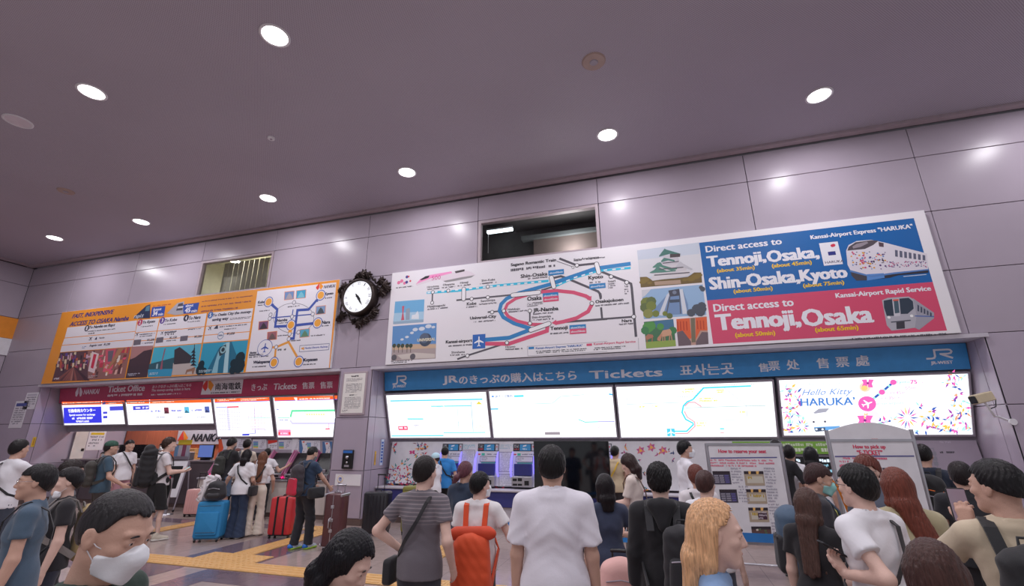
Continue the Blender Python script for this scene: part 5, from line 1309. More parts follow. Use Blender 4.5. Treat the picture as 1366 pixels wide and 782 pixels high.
for (x, y, k) in ((388, 242, 0), (420, 328, 0), (535, 242, 1), (546, 327, 1), (556, 413, 1), (570, 502, 2)):
    w_, h_ = (82, 62) if k == 0 else (92, 68)
    P.ppoly([(x, y), (x + w_, y), (x + w_ + 9, y + h_), (x + 9, y + h_)], (70, 66, 84) if k == 0 else (176, 160, 140) if k == 1 else (96, 70, 70), 2)
    P.ppoly([(x, y), (x + w_, y), (x + w_ + 2, y + 14), (x + 2, y + 14)], (50, 40, 50), 3)
    if k == 0:
        for r in range(4):
            for c in range(3): P.ppoly([(x + 8 + c * 24 + r * 2, y + 18 + r * 10), (x + 28 + c * 24 + r * 2, y + 18 + r * 10), (x + 28 + c * 24 + r * 2, y + 25 + r * 10), (x + 8 + c * 24 + r * 2, y + 25 + r * 10)], (96, 90, 150) if c == 2 else (150, 146, 160), 4)
    elif k == 1:
        P.ppoly([(x + 22, y), (x + 34, y), (x + 33, y + 14), (x + 24, y + 14)], (240, 190, 110), 4); P.ppoly([(x + 58, y), (x + 72, y), (x + 70, y + 14), (x + 60, y + 14)], (240, 190, 110), 4)
        P.ppoly([(x + 14, y + 24), (x + w_ - 4, y + 24), (x + w_ + 2, y + 56), (x + 18, y + 56)], (206, 200, 186), 3.5); P.small((x + 20, y + 36), (x + w_ - 8, y + 28), (190, 160, 60), 4)
        if y > 400: P.ppoly([(x + 45, y + 24), (x + 88, y + 24), (x + 92, y + 56), (x + 49, y + 56)], (70, 40, 60), 5); P.small((x + 50, y + 50), (x + 86, y + 28), (190, 180, 190), 6, 3)
    else:
        for i in range(14):
            u, v = x + rnd.uniform(10, 80), y + rnd.uniform(6, 56); P.ppoly([(u, v), (u + 10, v - 2), (u + 12, v + 7), (u + 2, v + 8)], rnd.choice([(200, 160, 140), (40, 40, 60), (206, 60, 50), (220, 210, 200), (90, 110, 80)]), 3.5 + i * .02)
    P.small((x + w_ + 12, y + 44), (x + w_ + 55, y + 4), (176, 172, 186), 2, 6)
finish(P, 'lettering', M_ink)['kind'] = 'stuff'
t, P, q = stand_sign('stand_sign', 'white e-ticket sign board with an arched top on a wheeled stand', (1102, 574), (1214.5, 573), -3.0, .45, True, '', (1140, 560, 3.521))
P.crop = (1000, 560, 3.521)
P.text('How to pick up', (488, 141), (636, 118), RS, 3, .04, fit=False); P.text('“E-TICKET”', (506, 167), (622, 143), RS, 3, .04, fit=False); P.pline([(400, 173), (772, 171)], .008, (90, 90, 150), 2)
P.small((424, 206), (660, 180), (226, 110, 140), 2, 2); P.small((424, 224), (500, 210), (226, 110, 140), 2, 1)
P.pline([(424, 231), (500, 231)], .02, (60, 56, 70), 2); P.pline([(624, 231), (686, 231)], .02, (60, 56, 70), 2)
for (x, y) in ((640, 325), (660, 420), (470, 420), (480, 500)): P.ppoly([(x, y), (x + 60, y), (x + 66, y + 50), (x + 6, y + 50)], (150, 120, 140), 2); P.ppoly([(x, y), (x + 60, y), (x + 61, y + 8), (x + 1, y + 8)], (50, 46, 60), 3)
P.small((575, 101), (612, 93), (214, 80, 70), 3)
finish(P, 'lettering', M_ink)['kind'] = 'stuff'

# ------------------------------------------------------------------ belt barriers
def barrier_post(x, y, label, col):
    t = thing('barrier_post', label, 'barrier post', (x, y, 0), 0, None)
    MB().tube([(0, 0, 0), (0, 0, .02), (0, 0, .03)], [.16, .16, .05], 24).build('base', M_steel, t)
    MB().tube([(0, 0, .03), (0, 0, .93)], .03, 14).build('pole', M_steel, t)
    MB().tube([(0, 0, .86), (0, 0, .95), (0, 0, .96)], [.036, .036, .02], 14).build('head', M_dark, t)
    return t
def belt(x0, y0, x1, y1, z, m, label):
    t = thing('barrier_belt', label, 'barrier belt', (x0, y0, z))
    MB().strap([(0, 0, 0), ((x1 - x0) / 2, (y1 - y0) / 2, -.01), (x1 - x0, y1 - y0, 0)], .055, .004, up=((y0 - y1), (x1 - x0), 0)).build('webbing', m, t)
M_bblue = mat('blue_webbing', (44, 130, 206), .6, bump=.2); M_bred = mat('red_webbing', (196, 40, 72), .6, bump=.2)
zb1 = onY(840, 697, -3.55).z; zb2 = onY(840, 720, -3.55).z
barrier_post(-1.0, -3.55, 'steel belt post beside the woman in the cream sweater', 0); barrier_post(.45, -3.5, 'steel belt post hidden in the right hand queue', 0)
belt(-.96, -3.55, 0.41, -3.5, zb1, M_bblue, 'upper blue barrier belt across the cream sweater woman'); belt(-.96, -3.55, 0.41, -3.5, zb2, M_bblue, 'lower blue barrier belt behind the black hoodie')
barrier_post(-3.3, -1.5, 'steel belt post behind the orange backpack', 0)
belt(-3.3, -1.5, -1.0, -3.55, .62, M_bblue, 'blue barrier belt seen beside the white shirt')
barrier_post(-11.89, .0, 'steel post left of the pink suitcase', 0)
barrier_post(-14.6, -.7, 'steel belt post at the ticket office queue, behind the cap wearer', 0)
belt(-14.57, -.7, -11.92, 0, .86, M_bred, 'red barrier belt in front of the dark counter')
barrier_post(-16.6, -1.9, 'steel belt post at the far left of the office queue', 0)
belt(-16.57, -1.9, -14.63, -.7, .86, M_bred, 'red barrier belt at the far left')

# ------------------------------------------------------------------ ticket office
ctr = thing('service_counter', 'dark grey service counter of the ticket office', 'counter', (-14.4, 1.2, 0))
MB().box(-3.4, -.2, .1, 2.8, .0, 1.17, bev=.01).build('front_panel', M_darkgrey, ctr)
MB().box(-3.45, -.25, 1.17, 2.8, .45, 1.215, bev=.01).build('worktop', mat('counter_top', (112, 102, 108), .3), ctr)
MB().box(-3.4, -.17, 0, 2.85, 0, .1).build('kick_plate', M_brown, ctr)
for x in (-2.4, -.8, .9): MB().box(x, -.21, .12, x + .012, -.199, 1.16).build('joint', M_joint, ctr)
ow = thing('wood_wall', 'orange wood panel wall behind the office counter', 'wall panel', (-14.9, 2.75, 0))
M_wood = mat('orange_wood', (182, 98, 68), .4, var=.10, vscale=3.0, stretch=(6, 1, .25))
xa = -17.9; xb = -11.7
for k in range(6): MB().box(xa + (xb - xa) * k / 6 + 14.9 + .004, -.03, 0, xa + (xb - xa) * (k + 1) / 6 + 14.9 - .004, .03, 3.3).build('wood_panel', M_wood, ow)
lg = thing('office_logo_sign', 'grey plate with red and orange flame and black slanted lettering on the wood wall', 'sign', (-13.4, 2.65, 1.7))
P = Print((0, 2.68, 0), (1, 0, 0), (0, 0, 1)); P.crop = (200, 480, 4.343)
u0, v0 = P.px(150, 490); u1, v1 = P.px(384, 396); lg.location = ((u0 + u1) / 2, 2.69, v0)
MB().box(u0 - (u0 + u1) / 2, -.01, 0, (u1 - u0) / 2 + .6, .02, v1 - v0, bev=.004).build('plate', M_lightgrey, lg)
P = Print((0, 2.675, 0), (1, 0, 0), (0, 0, 1)); P.crop = (200, 480, 4.343); P.T = lg
P.ppoly([(158, 472), (194, 410), (196, 474)], (226, 64, 48), 3); P.ppoly([(196, 410), (222, 454), (198, 476)], (242, 140, 30), 3)
P.text('NANKAI', (234, 474), (430, 428), (40, 38, 48), 3, .06, .3); finish(P, 'lettering', M_ink)['kind'] = 'stuff'
# white cabinet, notices, desk goods
cab = thing('wall_notice', 'tall cream panel on the grey office wall at left', 'notice board', (-17.0, 2.86, 1.2))
p0 = onX(104, 602, -17.92); cab.location = (-17.92, p0.y, p0.z)
MB().box(0, -.2, -.4, .03, .16, .62, bev=.005).build('panel', mat('cream_panel', (216, 208, 204), .5), cab)
MB().box(.03, .06, .0, .05, .13, .08).build('handle', M_dark, cab)
def paper(name, label, px, py, Y, w_, h_, lines=5, col=(226, 222, 230), accent=None, yoff=.004):
    p = onY(px, py, Y)
    t = thing(name, label, 'notice', (p.x, Y, p.z))
    MB().box(-w_ / 2, -yoff, -h_ / 2, w_ / 2, 0, h_ / 2, col=col).build('sheet', M_ink, t)
    P = Print((0, -yoff - .0006, 0), (1, 0, 0), (0, 0, 1)); 
    P.smalluv(-w_ * .4, -h_ * .4, w_ * .4, h_ * .25, (140, 136, 150), 1, lines)
    P.rect(-w_ * .4, h_ * .3, w_ * .4, h_ * .42, accent or (120, 116, 130), 1)
    P.mb.build('writing', M_ink, t)['kind'] = 'stuff'
    return t
paper('notice', 'white notice sheet stuck to the far left pillar, upper', 41, 535, -.002, .55, .5, 5, accent=(190, 186, 200))
paper('notice', 'white notice sheet with a blue heading on the far left pillar, lower', 25, 553, -.002, .6, .8, 8, accent=(70, 80, 150))
pz = onX(128, 588, -17.92); pp_ = paper('notice', 'yellow sticker sheet on the grey office wall', 128, 588, 2.9, .5, .6, 4, accent=(226, 190, 40)); pp_.location = (-17.915, pz.y, pz.z); pp_.rotation_euler = (0, 0, PI / 2)
# goods on counter
def on_counter(px, py=612, Y=.5): p = onY(px, py, Y); return p
bx = thing('display_screen', 'small tilted blue screen on the dark counter near the logo', 'monitor', (-12.45, 1.3, 1.215))
MB().box(-.28, -.02, .06, .28, .03, .42, bev=.01).build('case', M_dark, bx); MB().box(-.26, -.024, .08, .26, -.0205, .40, col=(70, 90, 150)).build('screen', M_screen, bx); MB().box(-.08, -.08, 0, .08, .1, .06).build('stand', M_dark, bx)
bx = thing('leaflet_rack', 'leaflet rack with a yellow card on the dark counter', 'rack', (-13.3, 1.3, 1.215))
MB().box(-.3, -.05, 0, .3, .12, .22, bev=.01).build('tray', M_steel, bx)
for k in range(4): MB().box(-.28 + k * .145, -.07, .1, -.15 + k * .145, -.055, .40, col=[(120, 160, 200), (206, 200, 214), (150, 80, 110), (190, 190, 206)][k]).build('leaflet', M_ink, bx)
MB().box(-.25, -.02, .42, .25, 0, .55, col=(232, 206, 60)).build('card', M_ink, bx)
bx = thing('acrylic_screen', 'low clear acrylic screen standing on the dark counter', 'screen', (-15.1, 1.3, 1.215))
MB().box(-.9, -.0, .03, .5, .008, .42).build('pane', M_glass, bx); MB().box(-.95, -.05, 0, .55, .05, .03).build('base', M_white, bx)
bx = thing('paper_tray', 'stack of papers behind the counter edge left of the cap wearer', 'papers', (-16.3, 1.3, 1.215))
for k in range(5): MB().box(-.2 + k * .006, -.12, k * .03, .2 - k * .004, .12, k * .03 + .028, col=(220 - k * 4, 218, 226)).build('sheet_pile', M_ink, bx)
bx = thing('cardboard_box', 'brown cardboard box on the back shelf', 'box', (-14.6, 2.6, 1.15)); 
MB().box(-.3, -.15, 0, .3, .15, .35, bev=.005).build('carton', mat('cardboard', (196, 146, 92), .8), bx); MB().box(-.3, -.152, .16, .3, -.15, .2).build('tape', mat('tape', (170, 140, 110), .4), bx)
sh = thing('back_shelf', 'low grey back shelf behind the office counter', 'shelf', (-14.6, 2.6, 0)); MB().box(-2.2, -.2, 1.1, 2.2, .2, 1.15).build('top', M_lightgrey, sh); MB().box(-2.15, -.17, 0, 2.15, .18, 1.1).build('body', M_darkgrey, sh)
# sandwich board in front of counter
sb = thing('easel_board', 'white easel board with a black poster on wheels by the counter', 'sign board', (-11.9, -.15, 0), .35)
p = onZ(213, 678, 0); sb.location = (-12.6, .5, 0)
MB().add([(-.38, -.22, .35), (.38, -.22, .35), (.38, .0, 1.22), (-.38, .0, 1.22), (-.38, -.19, .34), (.38, -.19, .34), (.38, .03, 1.21), (-.38, .03, 1.21)], [(0, 1, 2, 3), (5, 4, 7, 6), (4, 0, 3, 7), (1, 5, 6, 2), (3, 2, 6, 7), (4, 5, 1, 0)]).build('panel', M_white, sb)
MB().add([(-.3, -.173, .55), (.3, -.173, .55), (.3, -.033, 1.1), (-.3, -.033, 1.1)], [(0, 1, 2, 3)]).build('poster', M_dark, sb)
for sx in (-.4, .4):
    MB().tube([(sx, -.26, .06), (sx, -.0, 1.24)], .016, 8).build('leg', M_grey, sb); MB().tube([(sx, .3, .06), (sx, .03, 1.2)], .016, 8).build('leg', M_grey, sb)
    for y in (-.27, .3): MB().cyl((sx - .012, y, .03), (sx + .012, y, .03), .03, n=10).build('wheel', M_dark, sb)

# ------------------------------------------------------------------ office ticket machines (pink lit sides)
om = thing('base_cabinet', 'beige lower cabinet under the pink-lit ticket machines', 'cabinet', (-9.4, .7, 0))
for k in range(5): MB().box(-2.1 + k * .79, -.3, .1, -2.1 + (k + 1) * .79 - .01, .3, .80, bev=.006).build('cabinet_panel', mat('beige_cabinet', (206, 196, 190), .45), om)
MB().box(-2.1, -.28, 0, 1.86, .3, .1).build('kick_plate', M_brown, om); MB().box(-2.12, -.34, .80, 1.86, .3, .84, bev=.006).build('ledge', M_steel, om)
ow2 = thing('machine_housing', 'grey leaning housing with price posters above the pink-lit machines', 'housing', (-9.4, .9, .84))
slab((.90, 1.74), (.62, .87), -11.45, -7.27, .05, 'housing_panel', M_grey, ow2)
P = tiltprint((.90, 1.74), (.62, .87), ow2); P.crop = (280, 570, 7.589)
def poster(x0, y0, x1, y1, kind):
    P.ppoly([(x0, y0), (x1, y0), (x1 + 2, y1), (x0 + 2, y1)], (214, 210, 220), 1)
    if kind == 0:
        for k, c in enumerate(((90, 120, 190), (60, 150, 170), (70, 120, 190), (110, 180, 90), (226, 180, 60))): P.ppoly([(x0 + 5, y0 + 22 + k * 14), (x0 + 55, y0 + 22 + k * 14), (x0 + 55, y0 + 33 + k * 14), (x0 + 5, y0 + 33 + k * 14)], c, 2)
        P.small((x0 + 65, y1 - 10), (x1 - 8, y0 + 10), (140, 130, 150), 2, 5)
    elif kind == 1:
        P.ppoly([(x0, y0), (x1, y0), (x1, y0 + 20), (x0, y0 + 40)], (206, 50, 40), 2); P.small((x0 + 8, y1 - 6), (x1 - 6, y0 + 50), (70, 60, 70), 2, 2)
    elif kind == 2:
        P.ppoly([(x0, y0), (x1, y0), (x1 + 2, y1), (x0 + 2, y1)], (70, 110, 160), 2); P.ppoly([(x0 + 22, y0 + 6), (x0 + 70, y0 + 6), (x0 + 84, (y0 + y1) / 2), (x0 + 66, y1 - 6), (x0 + 20, y1 - 6), (x0 + 38, (y0 + y1) / 2)], (220, 214, 222), 3); P.small((x0 + 40, y1 - 14), (x0 + 68, y0 + 40), (90, 80, 100), 4, 5); P.rect(*P.px(x0 + 34, y0 + 28), *P.px(x0 + 56, y0 + 14), (226, 80, 50), 4)
    else:
        P.ppoly([(x0, y0), (x0 + 30, y0), (x0 + 50, (y0 + y1) / 2), (x0 + 10, y1), (x0, y1)], (226, 90, 50), 2); P.small((x0 + 55, y1 - 10), (x1 - 6, y0 + 10), (140, 130, 150), 2, 5)
poster(88, 124, 200, 300, 3); poster(216, 110, 420, 215, 0); poster(434, 124, 572, 222, 0); poster(588, 132, 682, 225, 1); poster(694, 128, 828, 228, 0); poster(905, 130, 955, 300, 2) ; poster(968, 136, 1114, 235, 0); poster(1140, 146, 1240, 310, 2)
P.ppoly([(832, 116), (902, 114), (895, 350), (826, 352)], (220, 216, 224), 4); P.small((838, 345), (892, 125), (170, 166, 180), 5, 16)
P.ppoly([(1106, 330), (1176, 328), (1170, 396), (1098, 398)], (230, 110, 50), 2); P.ppoly([(1118, 345), (1160, 344), (1156, 380), (1114, 381)], (240, 220, 210), 3)
finish(P, 'posters', M_ink)['kind'] = 'stuff'
def pink_machine(px, label):
    x = on_plane(px, 620, (0, .65, 0), Vector((0, 1, 0))).x
    t = thing('ticket_machine', label, 'ticket machine', (x, .66, .84), 0, 'ticket machines with pink lit sides')
    w = .32
    recalc(MB().add([(-w, -.24, .0), (w, -.24, 0), (w, -.24, .1), (-w, -.24, .1), (-w, .10, .60), (w, .10, .60), (-w, -.09, 0), (w, -.09, 0)], [(0, 1, 2, 3), (3, 2, 5, 4), (4, 5, 7, 6), (6, 7, 1, 0), (0, 3, 4, 6), (1, 7, 5, 2)]).build('body', M_dark, t))
    V = Vector((0, .37, .52)).normalized(); P = Print((0, -.242, .1), (1, 0, 0), V)
    P.rect(-.24, .28, .22, .54, (40, 44, 80), 1); P.rect(-.22, .30, .2, .52, (50, 80, 150), 2); P.smalluv(-.2, .4, .18, .5, (150, 190, 230), 3, 2); P.smalluv(-.2, .32, .1, .38, (226, 120, 160), 3, 1)
    P.mb.build('screen', M_screen, t)['kind'] = 'stuff'
    c = MB(); c.box(-.26, -.30, .03, -.02, -.24, .13, bev=.006); c.box(.04, -.30, .03, .26, -.24, .13, bev=.006); c.box(-.2, -.2, .16, .1, -.12, .24, bev=.006); c.build('coin_unit', M_steel, t)['kind'] = 'stuff'
    c = MB(); c.box(-.22, -.305, .06, -.08, -.299, .1); c.box(.08, -.305, .06, .2, -.299, .1); c.build('slots', M_dark, t)['kind'] = 'stuff'
    for s_ in (-1, 1):
        q = MB(); q.add([(s_ * .35 - .01, -.30, .14), (s_ * .35 - .01, -.26, .06), (s_ * .35 - .01, .13, .6), (s_ * .35 - .01, .04, .68), (s_ * .35 + .01, -.30, .14), (s_ * .35 + .01, -.26, .06), (s_ * .35 + .01, .13, .6), (s_ * .35 + .01, .04, .68)],
                       [(0, 1, 2, 3), (7, 6, 5, 4), (0, 4, 5, 1), (1, 5, 6, 2), (2, 6, 7, 3), (3, 7, 4, 0)])
        recalc(q.build('side_panel', mat('pink_acrylic', (206, 130, 170), .2), t))
        MB().tube([(s_ * .35, -.27, .03), (s_ * .35, .14, .6)], .013, 6).build('side_light', mat('pink_side_light', (255, 40, 130), .3, emit=1.8, var=0), t)
    return t
for px, lb in ((306, 'pink-lit ticket machine behind the man in the black shirt'), (338, 'pink-lit ticket machine in front of the beige shirt'), (376, 'pink-lit ticket machine reached by the pointing arm'), (404, 'pink-lit ticket machine left of the navy shirt'), (437, 'rightmost pink-lit ticket machine beside the pillar')):
    pink_machine(px, lb)

# ------------------------------------------------------------------ things on the pillar
nf = thing('framed_notice', 'white framed notice of small print high on the grey pillar', 'notice board', (-6.76, 0, 2.3))
MB().box(-.335, -.03, .0, .335, 0, 1.0, bev=.006).build('frame', M_trim, nf); MB().box(-.29, -.033, .045, .29, -.0301, .955, col=(232, 228, 224)).build('sheet', M_ink, nf)
P = Print((0, -.0335, 0), (1, 0, 0), (0, 0, 1)); P.smalluv(-.1, .87, .1, .91, INK, 1, 1); P.smalluv(-.22, .76, .22, .84, (150, 146, 150), 1, 3); P.smalluv(-.22, .5, .22, .72, (150, 146, 150), 1, 7); P.smalluv(-.1, .44, .1, .47, INK, 1, 1); P.smalluv(-.22, .14, .22, .41, (160, 156, 160), 1, 9); P.smalluv(-.26, .07, -.1, .12, (110, 106, 110), 1, 2); P.mb.build('small_print', M_ink, nf)['kind'] = 'stuff'
tp = thing('wall_device', 'black emergency handset box on the grey pillar', 'wall phone', (-6.74, 0, 1.14))
MB().box(-.135, -.05, 0, .135, 0, .40, bev=.008).build('box', M_dark, tp); MB().box(-.12, -.054, .33, .12, -.0501, .385, col=(50, 110, 190)).build('label', M_ink, tp)
MB().sphere((0, -.06, .24), .04, 12, 8).build('dome', M_steel, tp); MB().sphere((.0, -.055, .13), .025, 10, 7).build('dome', M_steel, tp); MB().box(-.06, -.056, .04, .06, -.05, .08).build('vent', M_grey, tp)
wc = thing('wheelchair_sign', 'white plate with a blue wheelchair mark low on the pillar', 'sign', (-6.7, 0, .79))
MB().box(-.33, -.012, 0, .33, 0, .235, col=(232, 230, 236)).build('plate', M_ink, wc)
P = Print((0, -.0125, 0), (1, 0, 0), (0, 0, 1)); BLU = (40, 66, 160)
P.disc(-.2, .13, .075, (230, 190, 70), 1, 20); P.disc(-.2, .132, .066, (232, 230, 236), 2, 20); P.rect(-.235, .085, -.165, .165, BLU, 3); P.disc(-.205, .15, .008, (240, 240, 246), 4, 8); P.line([(-.205, .142), (-.203, .118), (-.185, .116), (-.178, .098)], .007, (240, 240, 246), 4); P.line([(-.215 + .022 * math.cos(a_), .112 + .022 * math.sin(a_)) for a_ in [2.2 + i * .5 for i in range(8)]], .005, (240, 240, 246), 4); P.smalluv(-.24, .035, -.16, .06, BLU, 2, 1)
P.mb.build('symbol', M_ink, wc)['kind'] = 'stuff'
ss = thing('sticker', 'narrow blue-edged vertical sticker on the niche side wall', 'sticker', (-6.3, .55, 1.1))
p = onX(509, 604, -6.3)
ss.location = (-6.295, p.y, p.z)
MB().box(0, -.07, -.28, .006, .07, .3, col=(214, 222, 240)).build('label', M_ink, ss); 
m_ = MB()
for k in range(7): m_.box(.006, -.035, -.22 + k * .07, .008, .035, -.175 + k * .07, col=(60, 100, 190))
for y in (-.068, .06): m_.box(.006, y, -.28, .008, y + .008, .3, col=(60, 100, 190))
m_.build('lettering', M_ink, ss)['kind'] = 'stuff'
ss2 = thing('sticker', 'small yellow sticker beside the dark joint on the niche side wall', 'sticker', (-6.295, p.y - .26, p.z - .1)); MB().box(0, -.025, -.16, .005, .025, .14, col=(226, 180, 60)).build('label', M_ink, ss2); MB().box(.005, -.015, -.1, .006, .015, .08, col=(190, 140, 40)).build('lettering', M_ink, ss2)
p = onX(53, 557, -17.97)
ss3 = thing('sticker', 'yellow sticker on the side wall at the far left of the office niche', 'sticker', (-17.965, .2, 1.75)); MB().box(0, -.04, -.16, .006, .04, .12, col=(226, 190, 60)).build('label', M_ink, ss3); MB().box(.006, -.02, -.12, .007, .02, .08, col=(190, 140, 40)).build('lettering', M_ink, ss3)

for x in (-16.2, -14.2, -12.6):  # out-of-sight fittings added to light up the office interior
    f = thing('office_fill_lamp', {-16.2: 'left', -14.2: 'middle', -12.6: 'right'}[x] + ' ceiling lamp inside the ticket office, above the staff', 'ceiling light', (x, 2.2, 3.36))
    MB().box(-.6, -.12, -.05, .6, .12, 0, bev=.01).build('housing', M_white, f); MB().box(-.56, -.09, -.056, .56, .09, -.0505).build('diffuser', M_frost, f)
    d = bpy.data.lights.new('office_fill_light', 'AREA'); d.shape = 'RECTANGLE'; d.size = 1.1; d.size_y = .2; d.energy = 30; o_ = bpy.data.objects.new('office_fill_light', d); COL.objects.link(o_); o_.parent = f; o_.location = (0, 0, -.08)

# ------------------------------------------------------------------ bodies grown from a distance field
class Field:
    """union of round cones / ellipsoids with smooth blending, sampled on a grid and turned into one surface"""
    def __init__(self, h): self.h = h; self.p = []; self.cuts = []
    def cone(self, a, b, ra, rb, k=.02, sq=None, flat=False): self.p.append(('f' if flat else 'c', np.array(a, float), np.array(b, float), ra, rb, k, sq)); return self
    def ell(self, c, r, k=.02, R=None): self.p.append(('e', np.array(c, float), np.array(r, float), R, 0, k, None)); return self
    def sub(self, c, r, k=.01, R=None): self.cuts.append((np.array(c, float), np.array(r, float), k, R)); return self
    def bounds(self):
        lo = np.full(3, 1e9); hi = -lo
        for q in self.p:
            if q[0] in 'cf':
                m = max(q[3], q[4]); lo = np.minimum(lo, np.minimum(q[1], q[2]) - m * 1.25); hi = np.maximum(hi, np.maximum(q[1], q[2]) + m * 1.25)
            else: m = q[2].max() if q[3] is not None else q[2]; lo = np.minimum(lo, q[1] - m); hi = np.maximum(hi, q[1] + m)
        return lo - 3 * self.h, hi + 3 * self.h
    def grid(self, post=None, clip=None):
        h = self.h; lo, hi = self.bounds()
        if clip is not None: lo = np.maximum(lo, clip[0]); hi = np.minimum(hi, clip[1])
        n = np.maximum(4, np.ceil((hi - lo) / h).astype(int) + 1)
        ax = [lo[i] + h * np.arange(n[i]) for i in range(3)]
        D = np.full(n, .3, np.float32)
        for kind, a, b, ra, rb, k, sq in self.p:
            m = 2.5 * h + k + .01
            if kind in 'cf': r_ = max(ra, rb) * (1.3 if sq is not None else 1); l = np.minimum(a, b) - r_ - m; u = np.maximum(a, b) + r_ + m
            else:
                e_ = b.max() if ra is not None else b; l = a - e_ - m; u = a + e_ + m
            i0 = np.clip(((l - lo) / h).astype(int), 0, n); i1 = np.clip(np.ceil((u - lo) / h).astype(int) + 1, 0, n)
            if (i1 <= i0).any(): continue
            X = ax[0][i0[0]:i1[0]][:, None, None]; Y = ax[1][i0[1]:i1[1]][None, :, None]; Z = ax[2][i0[2]:i1[2]][None, None, :]
            if kind in 'cf':
                d = b - a
                if sq is not None:      # squeeze: (direction, factor): distance grows faster along that direction
                    s_, f_ = sq; s_ = np.asarray(s_, float)
                    dd = d - s_ * d.dot(s_) * (1 - f_)
                    dx = X - a[0]; dy = Y - a[1]; dz = Z - a[2]; t = (dx * s_[0] + dy * s_[1] + dz * s_[2]) * (f_ - 1)
                    dx = dx + t * s_[0]; dy = dy + t * s_[1]; dz = dz + t * s_[2]; d = dd
                else: dx = X - a[0]; dy = Y - a[1]; dz = Z - a[2]
                L2 = max(d.dot(d), 1e-9); traw = (dx * d[0] + dy * d[1] + dz * d[2]) / L2; t = np.clip(traw, 0, 1)
                v = np.sqrt((dx - t * d[0]) ** 2 + (dy - t * d[1]) ** 2 + (dz - t * d[2]) ** 2) - (ra + (rb - ra) * t)
                if kind == 'f': v = np.maximum(v, (traw - 1) * math.sqrt(L2))
            else:
                dx = X - a[0]; dy = Y - a[1]; dz = Z - a[2]
                if ra is not None:
                    R = ra; dx, dy, dz = R[0][0] * dx + R[1][0] * dy + R[2][0] * dz, R[0][1] * dx + R[1][1] * dy + R[2][1] * dz, R[0][2] * dx + R[1][2] * dy + R[2][2] * dz
                q = np.sqrt((dx / b[0]) ** 2 + (dy / b[1]) ** 2 + (dz / b[2]) ** 2)
                v = (q - 1) * b.min() if k < 0 else (q - 1) * (b.prod() ** (1 / 3.))
            S = D[i0[0]:i1[0], i0[1]:i1[1], i0[2]:i1[2]]
            kk = max(abs(k), 1e-4); hh = np.clip(kk - np.abs(S - v), 0, None) / kk
            S[...] = np.minimum(S, v) - hh * hh * kk * .25
        for c, r, k, R in self.cuts:
            dx = ax[0][:, None, None] - c[0]; dy = ax[1][None, :, None] - c[1]; dz = ax[2][None, None, :] - c[2]
            if R is not None: dx, dy, dz = R[0][0] * dx + R[1][0] * dy + R[2][0] * dz, R[0][1] * dx + R[1][1] * dy + R[2][1] * dz, R[0][2] * dx + R[1][2] * dy + R[2][2] * dz
            v = -((np.sqrt((dx / r[0]) ** 2 + (dy / r[1]) ** 2 + (dz / r[2]) ** 2) - 1) * r.min())
            hh = np.clip(k - np.abs(D - v), 0, None) / k; D = np.maximum(D, v) + hh * hh * k * .25
        if post is not None:
            D = post(D, ax[0][:, None, None], ax[1][None, :, None], ax[2][None, None, :])
        return D, lo, n
    def surf(self, post=None, clip=None):
        D, lo, n = self.grid(post, clip)
        D = D.astype(np.float32); D[0] = D[-1] = .1; D[:, 0] = D[:, -1] = .1; D[:, :, 0] = D[:, :, -1] = .1
        return nets(D, lo, self.h)

def nets(D, lo, h):
    ins = D < 0
    c = np.zeros(tuple(s - 1 for s in D.shape), np.int8)
    for i in (0, 1):
        for j in (0, 1):
            for k in (0, 1): c += ins[i:D.shape[0] - 1 + i, j:D.shape[1] - 1 + j, k:D.shape[2] - 1 + k]
    act = (c > 0) & (c < 8)
    idx = np.argwhere(act)
    if len(idx) == 0: return np.zeros((0, 3)), np.zeros((0, 4), int)
    num = np.full(act.shape, -1, np.int32); num[act] = np.arange(len(idx))
    acc = np.zeros((len(idx), 3)); cnt = np.zeros(len(idx))
    I, J, K = idx.T
    cor = [(i, j, k) for i in (0, 1) for j in (0, 1) for k in (0, 1)]
    val = {q: D[I + q[0], J + q[1], K + q[2]] for q in cor}
    for a in cor:
        for x in range(3):
            if a[x]: continue
            b = tuple(1 if y == x else a[y] for y in range(3))
            va, vb = val[a], val[b]; m = (va < 0) != (vb < 0)
            t = va / np.where(m, va - vb, 1)
            p = np.zeros((len(idx), 3)); p[:] = a; p[:, x] = t
            acc[m] += p[m]; cnt[m] += 1
    V = lo + h * (idx + acc / cnt[:, None])
    F = []
    for x in range(3):
        s0 = [slice(None)] * 3; s1 = [slice(None)] * 3; s0[x] = slice(0, -1); s1[x] = slice(1, None)
        A = ins[tuple(s0)]; B = ins[tuple(s1)]; e = np.argwhere(A != B)
        y, z = (x + 1) % 3, (x + 2) % 3
        e = e[(e[:, y] > 0) & (e[:, z] > 0) & (e[:, y] < D.shape[y] - 1) & (e[:, z] < D.shape[z] - 1)]
        oy = np.zeros(3, int); oy[y] = 1; oz = np.zeros(3, int); oz[z] = 1
        g = lambda q: num[q[:, 0], q[:, 1], q[:, 2]]
        f = np.stack([g(e - oy - oz), g(e - oz), g(e), g(e - oy)], 1)
        fl = ~A[e[:, 0], e[:, 1], e[:, 2]]
        f[fl] = f[fl][:, ::-1]
        F.append(f)
    return V, np.concatenate(F)

